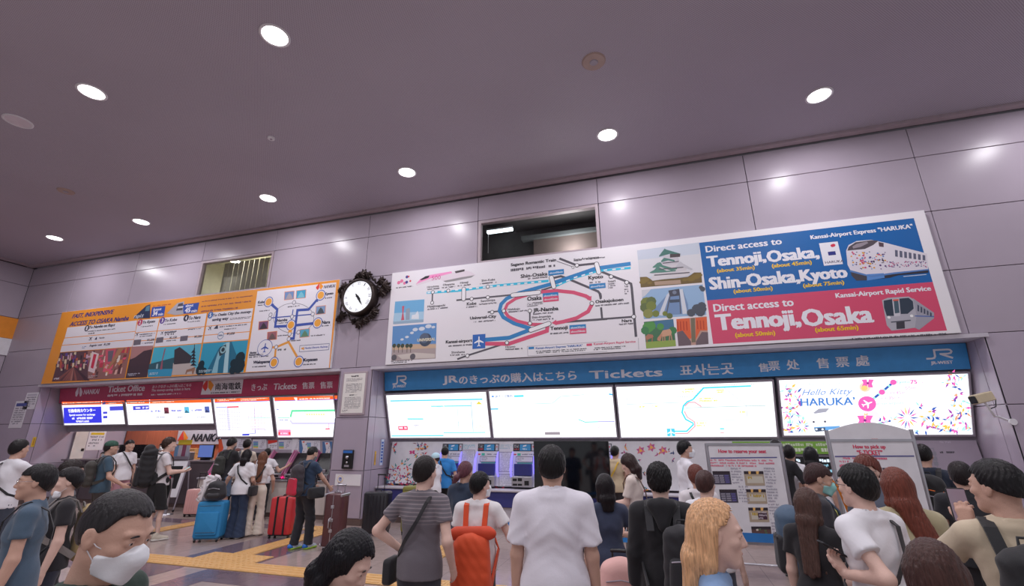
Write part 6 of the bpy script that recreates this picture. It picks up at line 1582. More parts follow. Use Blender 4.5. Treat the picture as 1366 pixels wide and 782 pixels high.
def to_mesh(parts, name, ink=None):
    V = np.concatenate([p[0] for p in parts]); off = 0; Fs = []
    for p in parts: Fs.append(p[1] + off); off += len(p[0])
    F = np.concatenate(Fs)
    me = bpy.data.meshes.new(name)
    me.vertices.add(len(V)); me.vertices.foreach_set('co', V.astype(np.float32).ravel())
    me.loops.add(len(F) * 4); me.loops.foreach_set('vertex_index', F.astype(np.int32).ravel())
    me.polygons.add(len(F)); me.polygons.foreach_set('loop_start', np.arange(0, len(F) * 4, 4, dtype=np.int32))
    me.polygons.foreach_set('use_smooth', np.ones(len(F), bool))
    me.update(calc_edges=True)
    return me

def rotm(yaw=0, pitch=0, roll=0):
    """columns = right, forward, up of the head; yaw left +, pitch down +"""
    m = Matrix.Rotation(yaw, 3, 'Z') @ Matrix.Rotation(-pitch, 3, 'X') @ Matrix.Rotation(roll, 3, 'Y')
    return np.array(m)

def ik(s, t, l1, l2, pole):
    s = np.array(s, float); t = np.array(t, float); d = t - s; L = np.linalg.norm(d); mx = (l1 + l2) * .995
    if L > mx: t = s + d / L * mx; d = t - s; L = mx
    u = d / L; a = (l1 * l1 - l2 * l2 + L * L) / (2 * L); hgt = math.sqrt(max(l1 * l1 - a * a, 0))
    p = np.array(pole, float); p = p - u * p.dot(u); p /= max(np.linalg.norm(p), 1e-6)
    return s + u * a + p * hgt, t

SKIN = {'light': (220, 184, 170), 'mid': (202, 162, 144), 'tan': (186, 138, 116)}
def skin_mat(k): return mat('skin_' + k, SKIN[k], .5, var=.03, vscale=14, bump=.12, bscale=160, spec=.35)
def cloth_mat(name, col, rough=.85, kind=None):
    if name in MATS: return MATS[name]
    m = mat(name, col, rough, var=.025, vscale=5, bump=.12, bscale=45, sheen=.15)
    if kind == 'stripe':
        nt = m.node_tree; N = nt.nodes; L = nt.links; b = N['Principled BSDF']
        tc = N.new('ShaderNodeTexCoord'); sx = N.new('ShaderNodeSeparateXYZ'); L.new(tc.outputs['Object'], sx.inputs[0])
        a = N.new('ShaderNodeMath'); a.operation = 'SINE'; mu = N.new('ShaderNodeMath'); mu.operation = 'MULTIPLY'; mu.inputs[1].default_value = 2 * PI / .028
        L.new(sx.outputs[2], mu.inputs[0]); L.new(mu.outputs[0], a.inputs[0])
        g1 = N.new('ShaderNodeMath'); g1.operation = 'GREATER_THAN'; g1.inputs[1].default_value = .55; L.new(a.outputs[0], g1.inputs[0])
        g2 = N.new('ShaderNodeMath'); g2.operation = 'GREATER_THAN'; g2.inputs[1].default_value = 1.24; L.new(sx.outputs[2], g2.inputs[0])
        g3 = N.new('ShaderNodeMath'); g3.operation = 'MULTIPLY'; L.new(g1.outputs[0], g3.inputs[0]); L.new(g2.outputs[0], g3.inputs[1])
        mx = N.new('ShaderNodeMix'); mx.data_type = 'RGBA'; L.new(g3.outputs[0], mx.inputs[0])
        src = b.inputs['Base Color'].links[0].from_socket; L.new(src, mx.inputs[6]); mx.inputs[7].default_value = lin((138, 128, 134)); L.new(mx.outputs[2], b.inputs['Base Color'])
    return m
def hair_mat(name, col, tip=None):
    if name in MATS: return MATS[name]
    m = bpy.data.materials.new(name); m.use_nodes = True; nt = m.node_tree; N = nt.nodes; L = nt.links; b = N['Principled BSDF']
    tc = N.new('ShaderNodeTexCoord'); mp = N.new('ShaderNodeMapping'); mp.inputs['Scale'].default_value = (90, 90, 7); L.new(tc.outputs['Object'], mp.inputs[0])
    nz = N.new('ShaderNodeTexNoise'); nz.inputs['Scale'].default_value = 1.6; nz.inputs['Detail'].default_value = 5; L.new(mp.outputs[0], nz.inputs['Vector'])
    cr = N.new('ShaderNodeValToRGB'); c = lin(col); cr.color_ramp.elements[0].position = .3; cr.color_ramp.elements[1].position = .72
    cr.color_ramp.elements[0].color = tuple(v * .6 for v in c[:3]) + (1,); cr.color_ramp.elements[1].color = tuple(min(1, v * 1.35) for v in c[:3]) + (1,)
    L.new(nz.outputs['Fac'], cr.inputs[0]); L.new(cr.outputs[0], b.inputs['Base Color'])
    bp = N.new('ShaderNodeBump'); bp.inputs['Strength'].default_value = .9; bp.inputs['Distance'].default_value = .006; L.new(nz.outputs['Fac'], bp.inputs['Height']); L.new(bp.outputs[0], b.inputs['Normal'])
    b.inputs['Roughness'].default_value = .34; b.inputs['Specular IOR Level'].default_value = .28
    MATS[name] = m
    return m

def hand_field(F, w, d, n, curl, side, k=.006, spread=1.0, s=1.0, tcurl=.5):
    """palm and five fingers. w wrist, d direction of the hand, n palm normal (palm faces n), side=+1: thumb towards cross(d,n)"""
    w = np.array(w, float); d = np.array(d, float); d /= np.linalg.norm(d)
    n = np.array(n, float); n = n - d * n.dot(d); n /= np.linalg.norm(n); t = np.cross(d, n) * side
    for o, a in ((-.028, .082), (-.010, .088), (.010, .088), (.026, .084)):
        F.cone(w + d * .01 + t * o * .5 * s, w + (d * a + t * o) * s, .019 * s, .0125 * s, .012)
    for i, (o, L, b) in enumerate(((.028, .072, .084), (.0095, .080, .09), (-.0095, .075, .088), (-.027, .058, .080))):
        p = w + (d * b + t * o) * s; a = curl * .7 if i == 0 else curl * (.9 + .06 * i); fan = d + t * o * 3.2 * spread
        fan /= np.linalg.norm(fan); ang = a * .5; r = .0092 - (.0012 if i == 3 else 0)
        for j, f in enumerate((.42, .32, .26)):
            dr = fan * math.cos(ang) + n * math.sin(ang); q = p + dr * L * f * s
            F.cone(p, q, (r - j * .0008) * s, (r - (j + 1) * .0009) * s, k); p = q; ang += a * (.9 if j == 0 else .7)
    p = w + (d * .022 + t * .022 + n * .006) * s; dr = d * .62 + t * .75 + n * (.25 + .3 * tcurl); dr /= np.linalg.norm(dr)
    for j, (L, r) in enumerate(((.042, .0135), (.034, .0108), (.028, .0095))):
        q = p + dr * L * s; F.cone(p, q, r * s, (r - .0015) * s, .01); p = q
        dr = dr * .8 + d * .35 + n * .28 * tcurl - t * .1 * tcurl; dr /= np.linalg.norm(dr)

def person(name, label, x, y, h, rz, P, group=None):
    """P: pose, clothes and hair. Built facing +y, then turned by rz (0 = facing the ticket wall)."""
    g = P.get
    near = g('near', 1); s = h / 1.70; fem = g('fem', 0); wd = g('width', 1.0)
    hb = .012 if near == 2 else .015 if near else .019
    T = thing(name, label, 'person', (x, y, 0), rz, group)
    lean = g('lean', 0.0)            # forward lean of the trunk, radians
    sw = .176 - .018 * fem
    hip = np.array((0, 0, .93)); ch = hip + np.array((0, math.sin(lean) * .40, math.cos(lean) * .40)); nk = hip + np.array((0, math.sin(lean) * .53 - .01, math.cos(lean) * .53))
    tw = g('twist', 0.0); R = np.array(Matrix.Rotation(tw, 3, 'Z'))
    sh = [nk + R @ np.array((sd * sw * (1 + .6 * (wd - 1)), 0, -.07)) for sd in (-1, 1)]
    up = np.array((0, math.sin(lean), math.cos(lean)))
    Rh = rotm(g('yaw', 0) + 0.0, g('pitch', 0), g('roll', 0))
    hc = nk + np.array((0, .008, .03)) + (np.array((0, math.sin(lean) * .5, 1)) * .035) + Rh @ np.array((0, .022, .075))    # head centre
    H = lambda a, b, c: hc + Rh @ np.array((a, b, c))
    # arms
    A = g('arms', [None, None]); el = []; wr = []
    for i, sd in enumerate((-1, 1)):
        a = A[i] if A[i] is not None else dict()
        t = a.get('to', (sd * (sw + .06 * wd), .05, .865)); pole = a.get('pole', (sd * .35, -1, -.1))
        e, w_ = ik(sh[i], t, .285, .25, pole); el.append(e); wr.append(w_)
    # legs
    legs = g('legs', [(-.095, 0.0), (.095, 0.0)]); kn = []; an = []
    hj = [np.array((-.085, 0, .90)), np.array((.085, 0, .90))]
    for i in (0, 1):
        an.append(np.array((legs[i][0], legs[i][1], .085))); k_, _ = ik(hj[i], an[i], .412, .41, (0, 1, 0)); kn.append(k_)
    F = Field(hb)
    ydir = R @ np.array((0, 1, 0)); sq = (tuple(ydir), 1.45)
    # trunk
    def trunk(F, g_, k=.05, low=True):
        c1 = hip * .55 + ch * .45
        F.cone(hip + np.array((0, -.005, .02)), hip + np.array((0, -.005, .021)), (.148 + .006 * fem) * wd + g_, (.148 + .006 * fem) * wd + g_, k, sq)
        F.cone(hip + np.array((0, 0, .04)), c1, .138 * wd + g_, (.126 - .012 * fem) * wd + g_, k, sq)
        F.cone(c1, ch - up * .045, (.128 - .012 * fem) * wd + g_, (.146 - .014 * fem) * wd + g_, k, sq)
        for i in (0, 1):
            F.cone(ch - up * .05 + (sh[i] - nk) * .28, sh[i] * .7 + nk * .3 - up * .045, .10 * wd + g_, .052 * wd + g_, .035)
            F.cone(sh[i] * .3 + nk * .7 - up * .004, sh[i] * .92 + nk * .08 - up * .004, .038 + g_ * .8, .036 + g_, .04)
    cl = -.014 if g('top') else 0; lg_ = .012 if g('bottom') else 0
    trunk(F, cl)
    F.cone(nk - up * .03, H(0, -.02, -.085), .060 - .008 * fem, .054 - .007 * fem, .03)
    for i in (0, 1):
        F.cone(sh[i], el[i], .043 * wd ** .5, .037, .04); F.cone(el[i], wr[i], .041, .026, .02)
        F.cone(hj[i] + np.array((0, -.005, .02)), kn[i], .088 * wd ** .7 - lg_, .055 - lg_, .03); F.cone(kn[i], an[i] + np.array((0, -.02, .14)) * 0 + (kn[i] - an[i]) * .62 + np.array((0, -.012, 0)), .052 - lg_, .052 - lg_, .02); F.cone(kn[i] * .62 + an[i] * .38 + np.array((0, -.012, 0)), an[i], .052 - lg_, .036, .02)
        fy = an[i] + np.array((0, .13, -.045)); F.cone(an[i] + np.array((0, -.03, -.03)), fy, .036, .026, .03)
    neck_clip = hc[2] - .145
    lo, hi = F.bounds()
    parts = [F.surf(clip=(lo, np.array((9, 9, neck_clip + 2 * hb))))]
    # head
    hh = .0042 if near == 2 else .006 if near else .0085
    G = Field(hh)
    def headshape(G, q=0.0, k=.02):
        e = lambda a, r, k_=k: G.ell(H(*a), (r[0] + q, r[1] + q, r[2] + q), k_, Rh)
        e((0, -.012, .030), (.0745, .094, .088)); e((0, .018, -.012), (.064, .073, .082), .03)
        G.cone(H(0, .025, -.045), H(0, .062, -.088), .048 + q, .026 + q, .035); G.cone(H(-.035, .0, -.05), H(-.014, .062, -.088), .026 + q, .017 + q, .03); G.cone(H(.035, .0, -.05), H(.014, .062, -.088), .026 + q, .017 + q, .03)
    headshape(G)
    for sd in (-1, 1):
        G.ell(H(sd * .042, .058, -.016), (.020, .020, .016), .02, Rh)
        G.cone(H(sd * .014, .083, .032), H(sd * .044, .072, .034), .009, .008, .012)
    G.cone(H(0, .084, .022), H(0, .104, -.022), .008, .0125, .012); G.cone(H(-.012, .092, -.027), H(.012, .092, -.027), .009, .009, .01)
    G.cone(H(-.018, .084, -.052), H(.018, .084, -.052), .0085, .0085, .008); G.cone(H(-.015, .081, -.063), H(.015, .081, -.063), .0085, .0085, .008)
    for sd in (-1, 1):
        G.ell(H(sd * .077, -.008, -.004), (.009, .019, .031), .008, Rh); G.ell(H(sd * .082, -.014, .004), (.006, .02, .026), .006, Rh)
        G.sub(H(sd * .031, .092, .012), (.017, .014, .012), .012, Rh); G.sub(H(sd * .092, -.004, .002), (.008, .010, .017), .004, Rh)
    G.cone(H(0, -.02, -.06), nk - up * .03, .052 - .006 * fem, .060 - .008 * fem, .03)
    if near:
        pass
    def eyepost(D, X, Y, Z):
        if near:
            dx, dy, dz = X - hc[0], Y - hc[1], Z - hc[2]
            a = Rh[0][0] * dx + Rh[1][0] * dy + Rh[2][0] * dz; b = Rh[0][1] * dx + Rh[1][1] * dy + Rh[2][1] * dz; c = Rh[0][2] * dx + Rh[1][2] * dy + Rh[2][2] * dz
            for sd in (-1, 1):
                lid = (np.sqrt(((a - sd * .031) / .0162) ** 2 + ((b - .0775) / .0150) ** 2 + ((c - .0120) / .0135) ** 2) - 1) * .0145; D = np.minimum(D, lid)
                q = np.sqrt(((a - sd * .031) / .0135) ** 2 + ((b - .092) / .010) ** 2 + ((c - .0110) / .0038) ** 2) - 1
                D = np.maximum(D, -q * .0038)
        return D
    l2, h2 = G.bounds(); l2[2] = max(l2[2], neck_clip)
    parts.append(G.surf(eyepost, clip=(l2, h2)))
    # hands
    for i, sd in enumerate((-1, 1)):
        a = A[i] if A[i] is not None else dict()
        d = np.array(a.get('dir', tuple((wr[i] - el[i]))), float); n = a.get('palm', (-sd, 0.15, 0.1)); cu = a.get('curl', .45)
        K = Field(.0042 if near == 2 else .0055 if near else .0075)
        dn = d / np.linalg.norm(d); nn = np.array(n, float); nn = nn - dn * nn.dot(dn); nn /= np.linalg.norm(nn)
        tt = np.cross(dn, nn); th = a.get('thumb', (0, .8, .6)); side = 1 if tt.dot(np.array(th, float)) >= 0 else -1
        hand_field(K, wr[i], dn, nn, cu, side, s=.95 - .07 * fem)
        K.cone(wr[i] - (wr[i] - el[i]) / .25 * .02, wr[i] + dn * .012, .0262, .022, .012)
        parts.append(K.surf())
    body = link('body', to_mesh(parts, 'body'), skin_mat(g('skin', 'mid')), T)
    # ---- face parts
    if near or g('face', 0):
        for sd in (-1, 1):
            c = H(sd * .031, .0765, .0118)
            MB().sphere(c, .0122, 12, 9).build('eye', mat('eye_white', (226, 218, 216), .2), body)
            v = Vector(c) + Vector(Rh @ np.array((0, .0084, -.001 if g('pitch', 0) > .1 else 0)))
            MB().sphere(v, .0052, 8, 6).build('iris', mat('dark_iris', (36, 24, 22), .15), body)
            pts = [Vector(H(sd * a_, .0905 - (a_ - .03) ** 2 * 9, .031 + .003 * math.sin((a_ - .014) / .034 * PI))) for a_ in (.014, .022, .031, .040, .048)]
            MB().tube(pts, [.0022, .0034, .0034, .0028, .0014], 6).build('eyebrow', hair_mat('brow_hair', (40, 30, 30)), body)
        pts = [Vector(H(a_, .0915 - a_ * a_ * 14, -.0565 - abs(a_) * .03)) for a_ in (-.024, -.014, -.005, .005, .014, .024)]
        if not g('mask'): MB().tube(pts, [.0015, .0048, .0055, .0055, .0048, .0015], 8).build('lips', mat('lips', (178, 108, 102), .45), body)
    # ---- hair
    hair = g('hair', 'short'); hcol = g('haircol', (26, 22, 24)); hm = hair_mat('hair_%d_%d_%d' % tuple(hcol), hcol)
    if hair:
        hr = .0045 if near == 2 else .006 if near else .0085
        Q = Field(hr); vol = g('hairvol', .012)
        Q.ell(H(0, -.014, .034), (.0765 + vol * .7, .096 + vol * .7, .0895 + vol), .02, Rh)
        if hair != 'crop': Q.ell(H(0, -.045, -.012), (.066 + vol * .6, .058 + vol * .5, .068 + vol * .3), .03, Rh)
        if hair == 'crop': Q.ell(H(0, -.04, -.0), (.066 + vol * .4, .056 + vol * .3, .062), .03, Rh)
        if hair == 'fringe': Q.cone(H(-.05, .075, .062), H(.045, .08, .066), .020, .022, .03); Q.cone(H(-.04, .088, .045), H(.03, .092, .05), .012, .014, .02)
        lh = g('hairlen', 0)
        if hair in ('long', 'bob'):
            L_ = lh or (.16 if hair == 'bob' else .36)
            for (a_, w0) in ((-.062, .026), (.062, .026), (-.035, .036), (.035, .036), (0, .04)):
                yb = -.06 if abs(a_) < .05 else -.02
                p0 = H(a_, yb * .9, .02); dn_ = np.array((a_ * .25, -.17 + g('hairfwd', 0) * (abs(a_) > .05), -1.0)); 
                p1 = H(a_ * 1.12, yb - (.03 if abs(a_) < .05 else .012), -.10); p2 = p1 + dn_ * (L_ - .10) * (1 - abs(a_) * 1.2) + np.array(g('hairdrift', (0, 0, 0)))
                Q.cone(p0, p1, w0 + vol * .5, w0 * .95, .03); Q.cone(p1, p2, w0 * .95, w0 * .45, .03)
        if hair == 'tail':
            p0 = H(0, -.10, -.02); p1 = H(*g('tail1', (0, -.14, -.10))); p2 = np.array(p1) + np.array(g('tail2', (0, -.05, -.22)))
            Q.cone(H(0, -.08, .0), p0, .03, .022, .02); Q.cone(p0, p1, .02, .034, .02); Q.cone(p1, p2, .036, .014, .02)
        part = g('part', 0)
        fl = g('hairline', .058); nape = g('nape', -.085)
        amp = g('tousle', .0018)
        def post(D, X, Y, Z):
            dx, dy, dz = X - hc[0], Y - hc[1], Z - hc[2]
            a = Rh[0][0] * dx + Rh[1][0] * dy + Rh[2][0] * dz; b = Rh[0][1] * dx + Rh[1][1] * dy + Rh[2][1] * dz; c = Rh[0][2] * dx + Rh[1][2] * dy + Rh[2][2] * dz
            # strands
            if hair in ('long', 'bob', 'tail'):
                D = D + .0013 * np.sin(a * 420 + 3 * np.sin(c * 22)) + .0011 * np.sin(b * 470 + a * 90 + 2 * np.sin(c * 27))
            else:
                an_ = np.arctan2(a, -b - .02); D = D + amp * .6 * np.sin(an_ * 29 + 4 * np.sin(c * 50) + b * 40) * np.clip(.4 + c * 9, .15, 1) + amp * .6 * np.sin(a * 190 + 2 * np.sin(b * 60)) * np.sin(b * 150 + c * 90)
            # face opening: keep hair above/behind a line from forehead over the ear to the nape
            lnf = fl + part * a + .004 * np.sin(a * 120 + x * 9) + .003 * np.sin(a * 310)
            if hair in ('long', 'bob'):
                cut = np.minimum(lnf - c - np.clip(np.abs(a) - .03, 0, 1) * 1.2, b - (.030 + g('hairface', 0)))
            else:
                side_ = nape + (b + .10) * (-.005 - nape + .02) / .10
                side_ = np.where(b > .005, np.minimum(np.maximum(side_, (b - .005) * 2.6 - .004), lnf), side_)
                cut = np.where(b > .05, lnf, side_) - c
            return np.maximum(D, cut)
        link('hair', to_mesh([Q.surf(post)], 'hair'), hm, T)
    # ---- mask and glasses
    if g('mask'):
        K = Field(.0042 if near == 2 else .0055 if near else .0075)
        headshape(K, .007, .02); K.cone(H(0, .082, .008), H(0, .098, -.032), .014, .028, .03); K.cone(H(0, .098, -.032), H(0, .072, -.085), .028, .034, .03)
        def post(D, X, Y, Z):
            dx, dy, dz = X - hc[0], Y - hc[1], Z - hc[2]
            a = Rh[0][0] * dx + Rh[1][0] * dy + Rh[2][0] * dz; b = Rh[0][1] * dx + Rh[1][1] * dy + Rh[2][1] * dz; c = Rh[0][2] * dx + Rh[1][2] * dy + Rh[2][2] * dz
            return np.maximum(D, np.maximum(np.maximum(c - (.012 - np.abs(a) * .7), -.112 - c + np.abs(a) * .35), .026 - b))
        mk = link('mask', to_mesh([K.surf(post)], 'mask'), mat('mask_' + g('mask'), {'white': (232, 234, 240), 'mint': (150, 206, 204), 'grey': (120, 120, 128)}[g('mask')], .8, var=.02, bump=.1), T)
        if near:
            for sd in (-1, 1): MB().tube([H(sd * .058, .045, -.02), H(sd * .075, .02, -.012), H(sd * .084, -.018, .008), H(sd * .082, -.024, -.012), H(sd * .072, .02, -.045), H(sd * .058, .04, -.068)], .0016, 5).build('ear_loop', M_white, mk)
    if g('glasses'):
        gl = MB(); m_ = mat('glasses_frame', (40, 36, 40), .3) if g('glasses') == 'dark' else M_chrome
        for sd in (-1, 1):
            pts = [H(sd * .032 + .024 * math.cos(a_), .104 - abs(sd * .032 + .024 * math.cos(a_)) ** 2 * 4, .010 + .018 * math.sin(a_)) for a_ in [i * PI / 8 for i in range(16)]]
            gl.tube(pts, .0016, 5, closed=True); gl.tube([H(sd * .056, .094, .014), H(sd * .078, .06, .014), H(sd * .083, -.01, .012), H(sd * .082, -.03, -.004)], .0016, 5)
        gl.tube([H(-.008, .105, .014), H(.008, .105, .014)], .0016, 5)
        gl.build('glasses', m_, T)
    # ---- clothes
    ct = g('top', None)
    if ct:
        col, sl, hem = ct['col'], ct.get('sleeve', .55), ct.get('hem', .86); ease = ct.get('ease', .016)
        C = Field(hb); trunk(C, ease, .05)
        if hem < .95: C.cone(hip + np.array((0, 0, .03)), (0, 0, hem - .03), (.148 * wd + ease + .006), (.156 * wd + ease * 1.3 + .008), .04, (tuple(ydir), 1.25))
        cuts = []
        for i in (0, 1):
            if sl > 0:
                if sl <= 1: C.cone(sh[i], sh[i] + (el[i] - sh[i]) * sl, .042 * wd ** .5 + ease * .8, .047 + ease * (1.2 if sl < .9 else .6), .03, None, True)
                else:
                    f = sl - 1; e1 = el[i] + (wr[i] - el[i]) * f; C.cone(sh[i], el[i], .044 * wd ** .5 + ease * .8, .043 + ease * .7, .04); C.cone(el[i], e1, .043 + ease * .7, .032 + ease * .6, .03, None, True)
        C.cone(nk - up * .02, nk + up * .005, .060 + ease, .062, .03)
        fold = ct.get('fold', .005); nkr = ct.get('neck', .068)
        def post(D, X, Y, Z):
            u_ = X * 26 * np.sign(X + .0001) + Z * 30 + Y * 12; D = D + fold * np.sin(X * 30 + 3 * np.sin(Z * 6 + x) + Z * 8) * np.clip((1.22 - Z) * 2.2, 0, 1) + fold * .8 * np.abs(np.sin(u_ + 1.5 * np.sin(Z * 11 + y))) * np.clip(1.3 - np.abs(Z - 1.22) * 5, 0, 1)
            D = np.maximum(D, hem - Z)
            for c, dd, o in cuts:
                pl = (X - c[0]) * dd[0] + (Y - c[1]) * dd[1] + (Z - c[2]) * dd[2]
                rr = np.sqrt((X - c[0]) ** 2 + (Y - c[1]) ** 2 + (Z - c[2]) ** 2)
                D = np.where(rr < .16, np.maximum(D, pl), D)
            q = np.sqrt((X - nk[0]) ** 2 + (Y - nk[1] - .012) ** 2) - nkr
            D = np.where(Z > nk[2] - .03, np.maximum(D, -q + np.clip(0, 0, 0) - np.clip((nk[2] + .018 - Z), 0, .06) * 1.5), D)
            return D
        top = link(ct.get('name', 'shirt'), to_mesh([C.surf(post)], 'shirt'), cloth_mat(ct.get('mat', 'cloth_%d_%d_%d' % col), col, kind=ct.get('kind')), T)
        if ct.get('collar'):
            K = MB(); pts = [(nk[0] + .072 * math.sin(a_), nk[1] + .004 + .068 * -math.cos(a_) + .012, nk[2] + .02 - .030 * (1 - math.cos(a_)) * .5) for a_ in [(-150 + 300 * i / 20) / 180 * PI for i in range(21)]]
            K.strap(pts, .042, .006, ups=[(math.sin(a_), -math.cos(a_), .35) for a_ in [(-150 + 300 * i / 20) / 180 * PI for i in range(21)]]); recalc(K.build('collar', cloth_mat(ct.get('mat', 'cloth_%d_%d_%d' % col), col), top))
        if ct.get('hood'):
            K = Field(hb * .8); pts = [(.10 * math.sin(a_) + nk[0], nk[1] + .0 - .085 * math.cos(a_), nk[2] - .005 - .02 * abs(math.sin(a_ / 2))) for a_ in [(-130 + 260 * i / 8) / 180 * PI for i in range(9)]]
            for p_, q_ in zip(pts[:-1], pts[1:]): K.cone(p_, q_, .030, .030, .02)
            K.cone((nk[0], nk[1] - .10, nk[2] - .02), (nk[0], nk[1] - .115, nk[2] - .12), .055, .035, .05, ((0, 1, 0), 1.3)); K.cone((-.07 + nk[0], nk[1] - .09, nk[2] - .01), (nk[0], nk[1] - .12, nk[2] - .15), .03, .02, .04); K.cone((.07 + nk[0], nk[1] - .09, nk[2] - .01), (nk[0], nk[1] - .12, nk[2] - .15), .03, .02, .04)
            link('hood', to_mesh([K.surf()], 'hood'), cloth_mat(ct.get('mat', 'cloth_%d_%d_%d' % col), col), top)
    cb = g('bottom', None)
    if cb:
        col, kind = cb['col'], cb.get('kind', 'trousers'); C = Field(hb); e = cb.get('ease', .016)
        C.cone(hip + np.array((0, -.005, .02)), hip + np.array((0, -.005, .08)), .140 * wd + .006, .132 * wd + .008, .04, sq)
        low = cb.get('len', .07)
        if kind == 'skirt':
            C.cone((0, -.005, .93), (0, 0, low - .05), .15 * wd, .26, .04, ((0, 1, 0), 1.3))
        else:
            for i in (0, 1):
                C.cone(hj[i] + np.array((0, -.005, .01)), kn[i], .084 * wd ** .7 + e * .6, .054 + e, .05)
                C.cone(kn[i], an[i] + np.array((0, 0, -.05)), .054 + e, cb.get('cuff', .046) + e, .03)
        def post(D, X, Y, Z):
            D = D + .004 * np.sin(Z * 48 + X * 30 + 3 * np.sin(Y * 22 + Z * 9)) * np.clip((.9 - Z) * 3, 0, 1)
            if kind == 'skirt': D = D + .007 * np.sin(np.arctan2(Y, X) * 15) * np.clip((.95 - Z) * 1.5, 0, 1)
            return np.maximum(np.maximum(D, low - Z), Z - cb.get('waist', 1.0))
        link({'skirt': 'skirt', 'shorts': 'shorts'}.get(kind, 'trousers'), to_mesh([C.surf(post)], 'trousers'), cloth_mat('cloth_%d_%d_%d' % col, col), T)
    # ---- shoes
    sc_ = g('shoes', (60, 56, 60)); hs = .009 if g('feet') else .013
    for i in (0, 1):
        K = Field(hs); a = an[i]
        K.cone(a + np.array((0, -.035, -.035)), a + np.array((0, .02, -.035)), .043, .042, .02); K.cone(a + np.array((0, .02, -.035)), a + np.array((0, .145, -.052)), .042, .034, .03); K.cone(a + np.array((0, -.02, 0)), a + np.array((0, -.01, .03)), .045, .042, .02)
        shn = link('shoe', to_mesh([K.surf(lambda D, X, Y, Z: np.maximum(D, .018 - Z))], 'shoe'), mat('shoe_%d_%d_%d' % sc_, sc_, .6), T)
        if g('feet'):
            K2 = Field(hs); K2.cone(a + np.array((0, -.035, -.06)), a + np.array((0, .145, -.06)), .048, .040, .03)
            so = g('sole', (226, 222, 216)); link('sole', to_mesh([K2.surf(lambda D, X, Y, Z: np.maximum(np.maximum(D, .002 - Z), Z - .032))], 'sole'), mat('sole_%d_%d_%d' % so, so, .6), shn)
        else:
            MB().box(a[0] - .04, a[1] - .075, .0, a[0] + .04, a[1] + .17, .02, bev=.008).build('sole', M_dark, shn)
    if g('head'):
        hx, hy, top = P['head']; s = top / (hc[2] + .118 * math.cos(g('pitch', 0)) + .03 * abs(math.sin(g('pitch', 0))) + .010)
        o_ = Matrix.Rotation(rz, 3, 'Z') @ Vector((hc[0] * s, hc[1] * s, 0)); x = hx - o_.x; y = hy - o_.y
        T.location = (x, y, 0)
    T.scale = (s, s, s)
    J = dict(nk=nk, sh=sh, el=el, wr=wr, hc=hc, hip=hip, ch=ch, Rh=Rh, up=up, s=s, T=T, H=H, an=an)
    J['w'] = lambda p: Vector((x, y, 0)) + Matrix.Rotation(rz, 3, 'Z') @ (Vector(p) * s)
    J['loc'] = (x, y); J['rz'] = rz
    return J

# ------------------------------------------------------------------ luggage builders
def rbox(w, d, h, r, ins=.02, n=5, z0=0.0):
    """box with a rounded outline in x-z, softened towards the faces"""
    def ring(y, q):
        out = []; W_, H_, r_ = w / 2 - q, h / 2 - q, max(r - q, .004)
        for cx, cz, a0 in ((W_ - r_, H_ - r_, 0), (-W_ + r_, H_ - r_, 90), (-W_ + r_, -H_ + r_, 180), (W_ - r_, -H_ + r_, 270)):
            for i in range(n): a = math.radians(a0 + 90 * i / (n - 1)); out.append((cx + r_ * math.cos(a), y, cz + r_ * math.sin(a) + z0 + h / 2))
        return out
    R_ = [ring(-d / 2, ins), ring(-d / 2 + ins * .3, ins * .3), ring(-d / 2 + ins, 0), ring(d / 2 - ins, 0), ring(d / 2 - ins * .3, ins * .3), ring(d / 2, ins)]
    k = 4 * n; vs = [p for q in R_ for p in q]; fs = [tuple(range(k)), tuple(range(6 * k - 1, 5 * k - 1, -1))]
    for a in range(5):
        for j in range(k): fs.append((a * k + j, (a + 1) * k + j, (a + 1) * k + (j + 1) % k, a * k + (j + 1) % k))
    return vs, fs
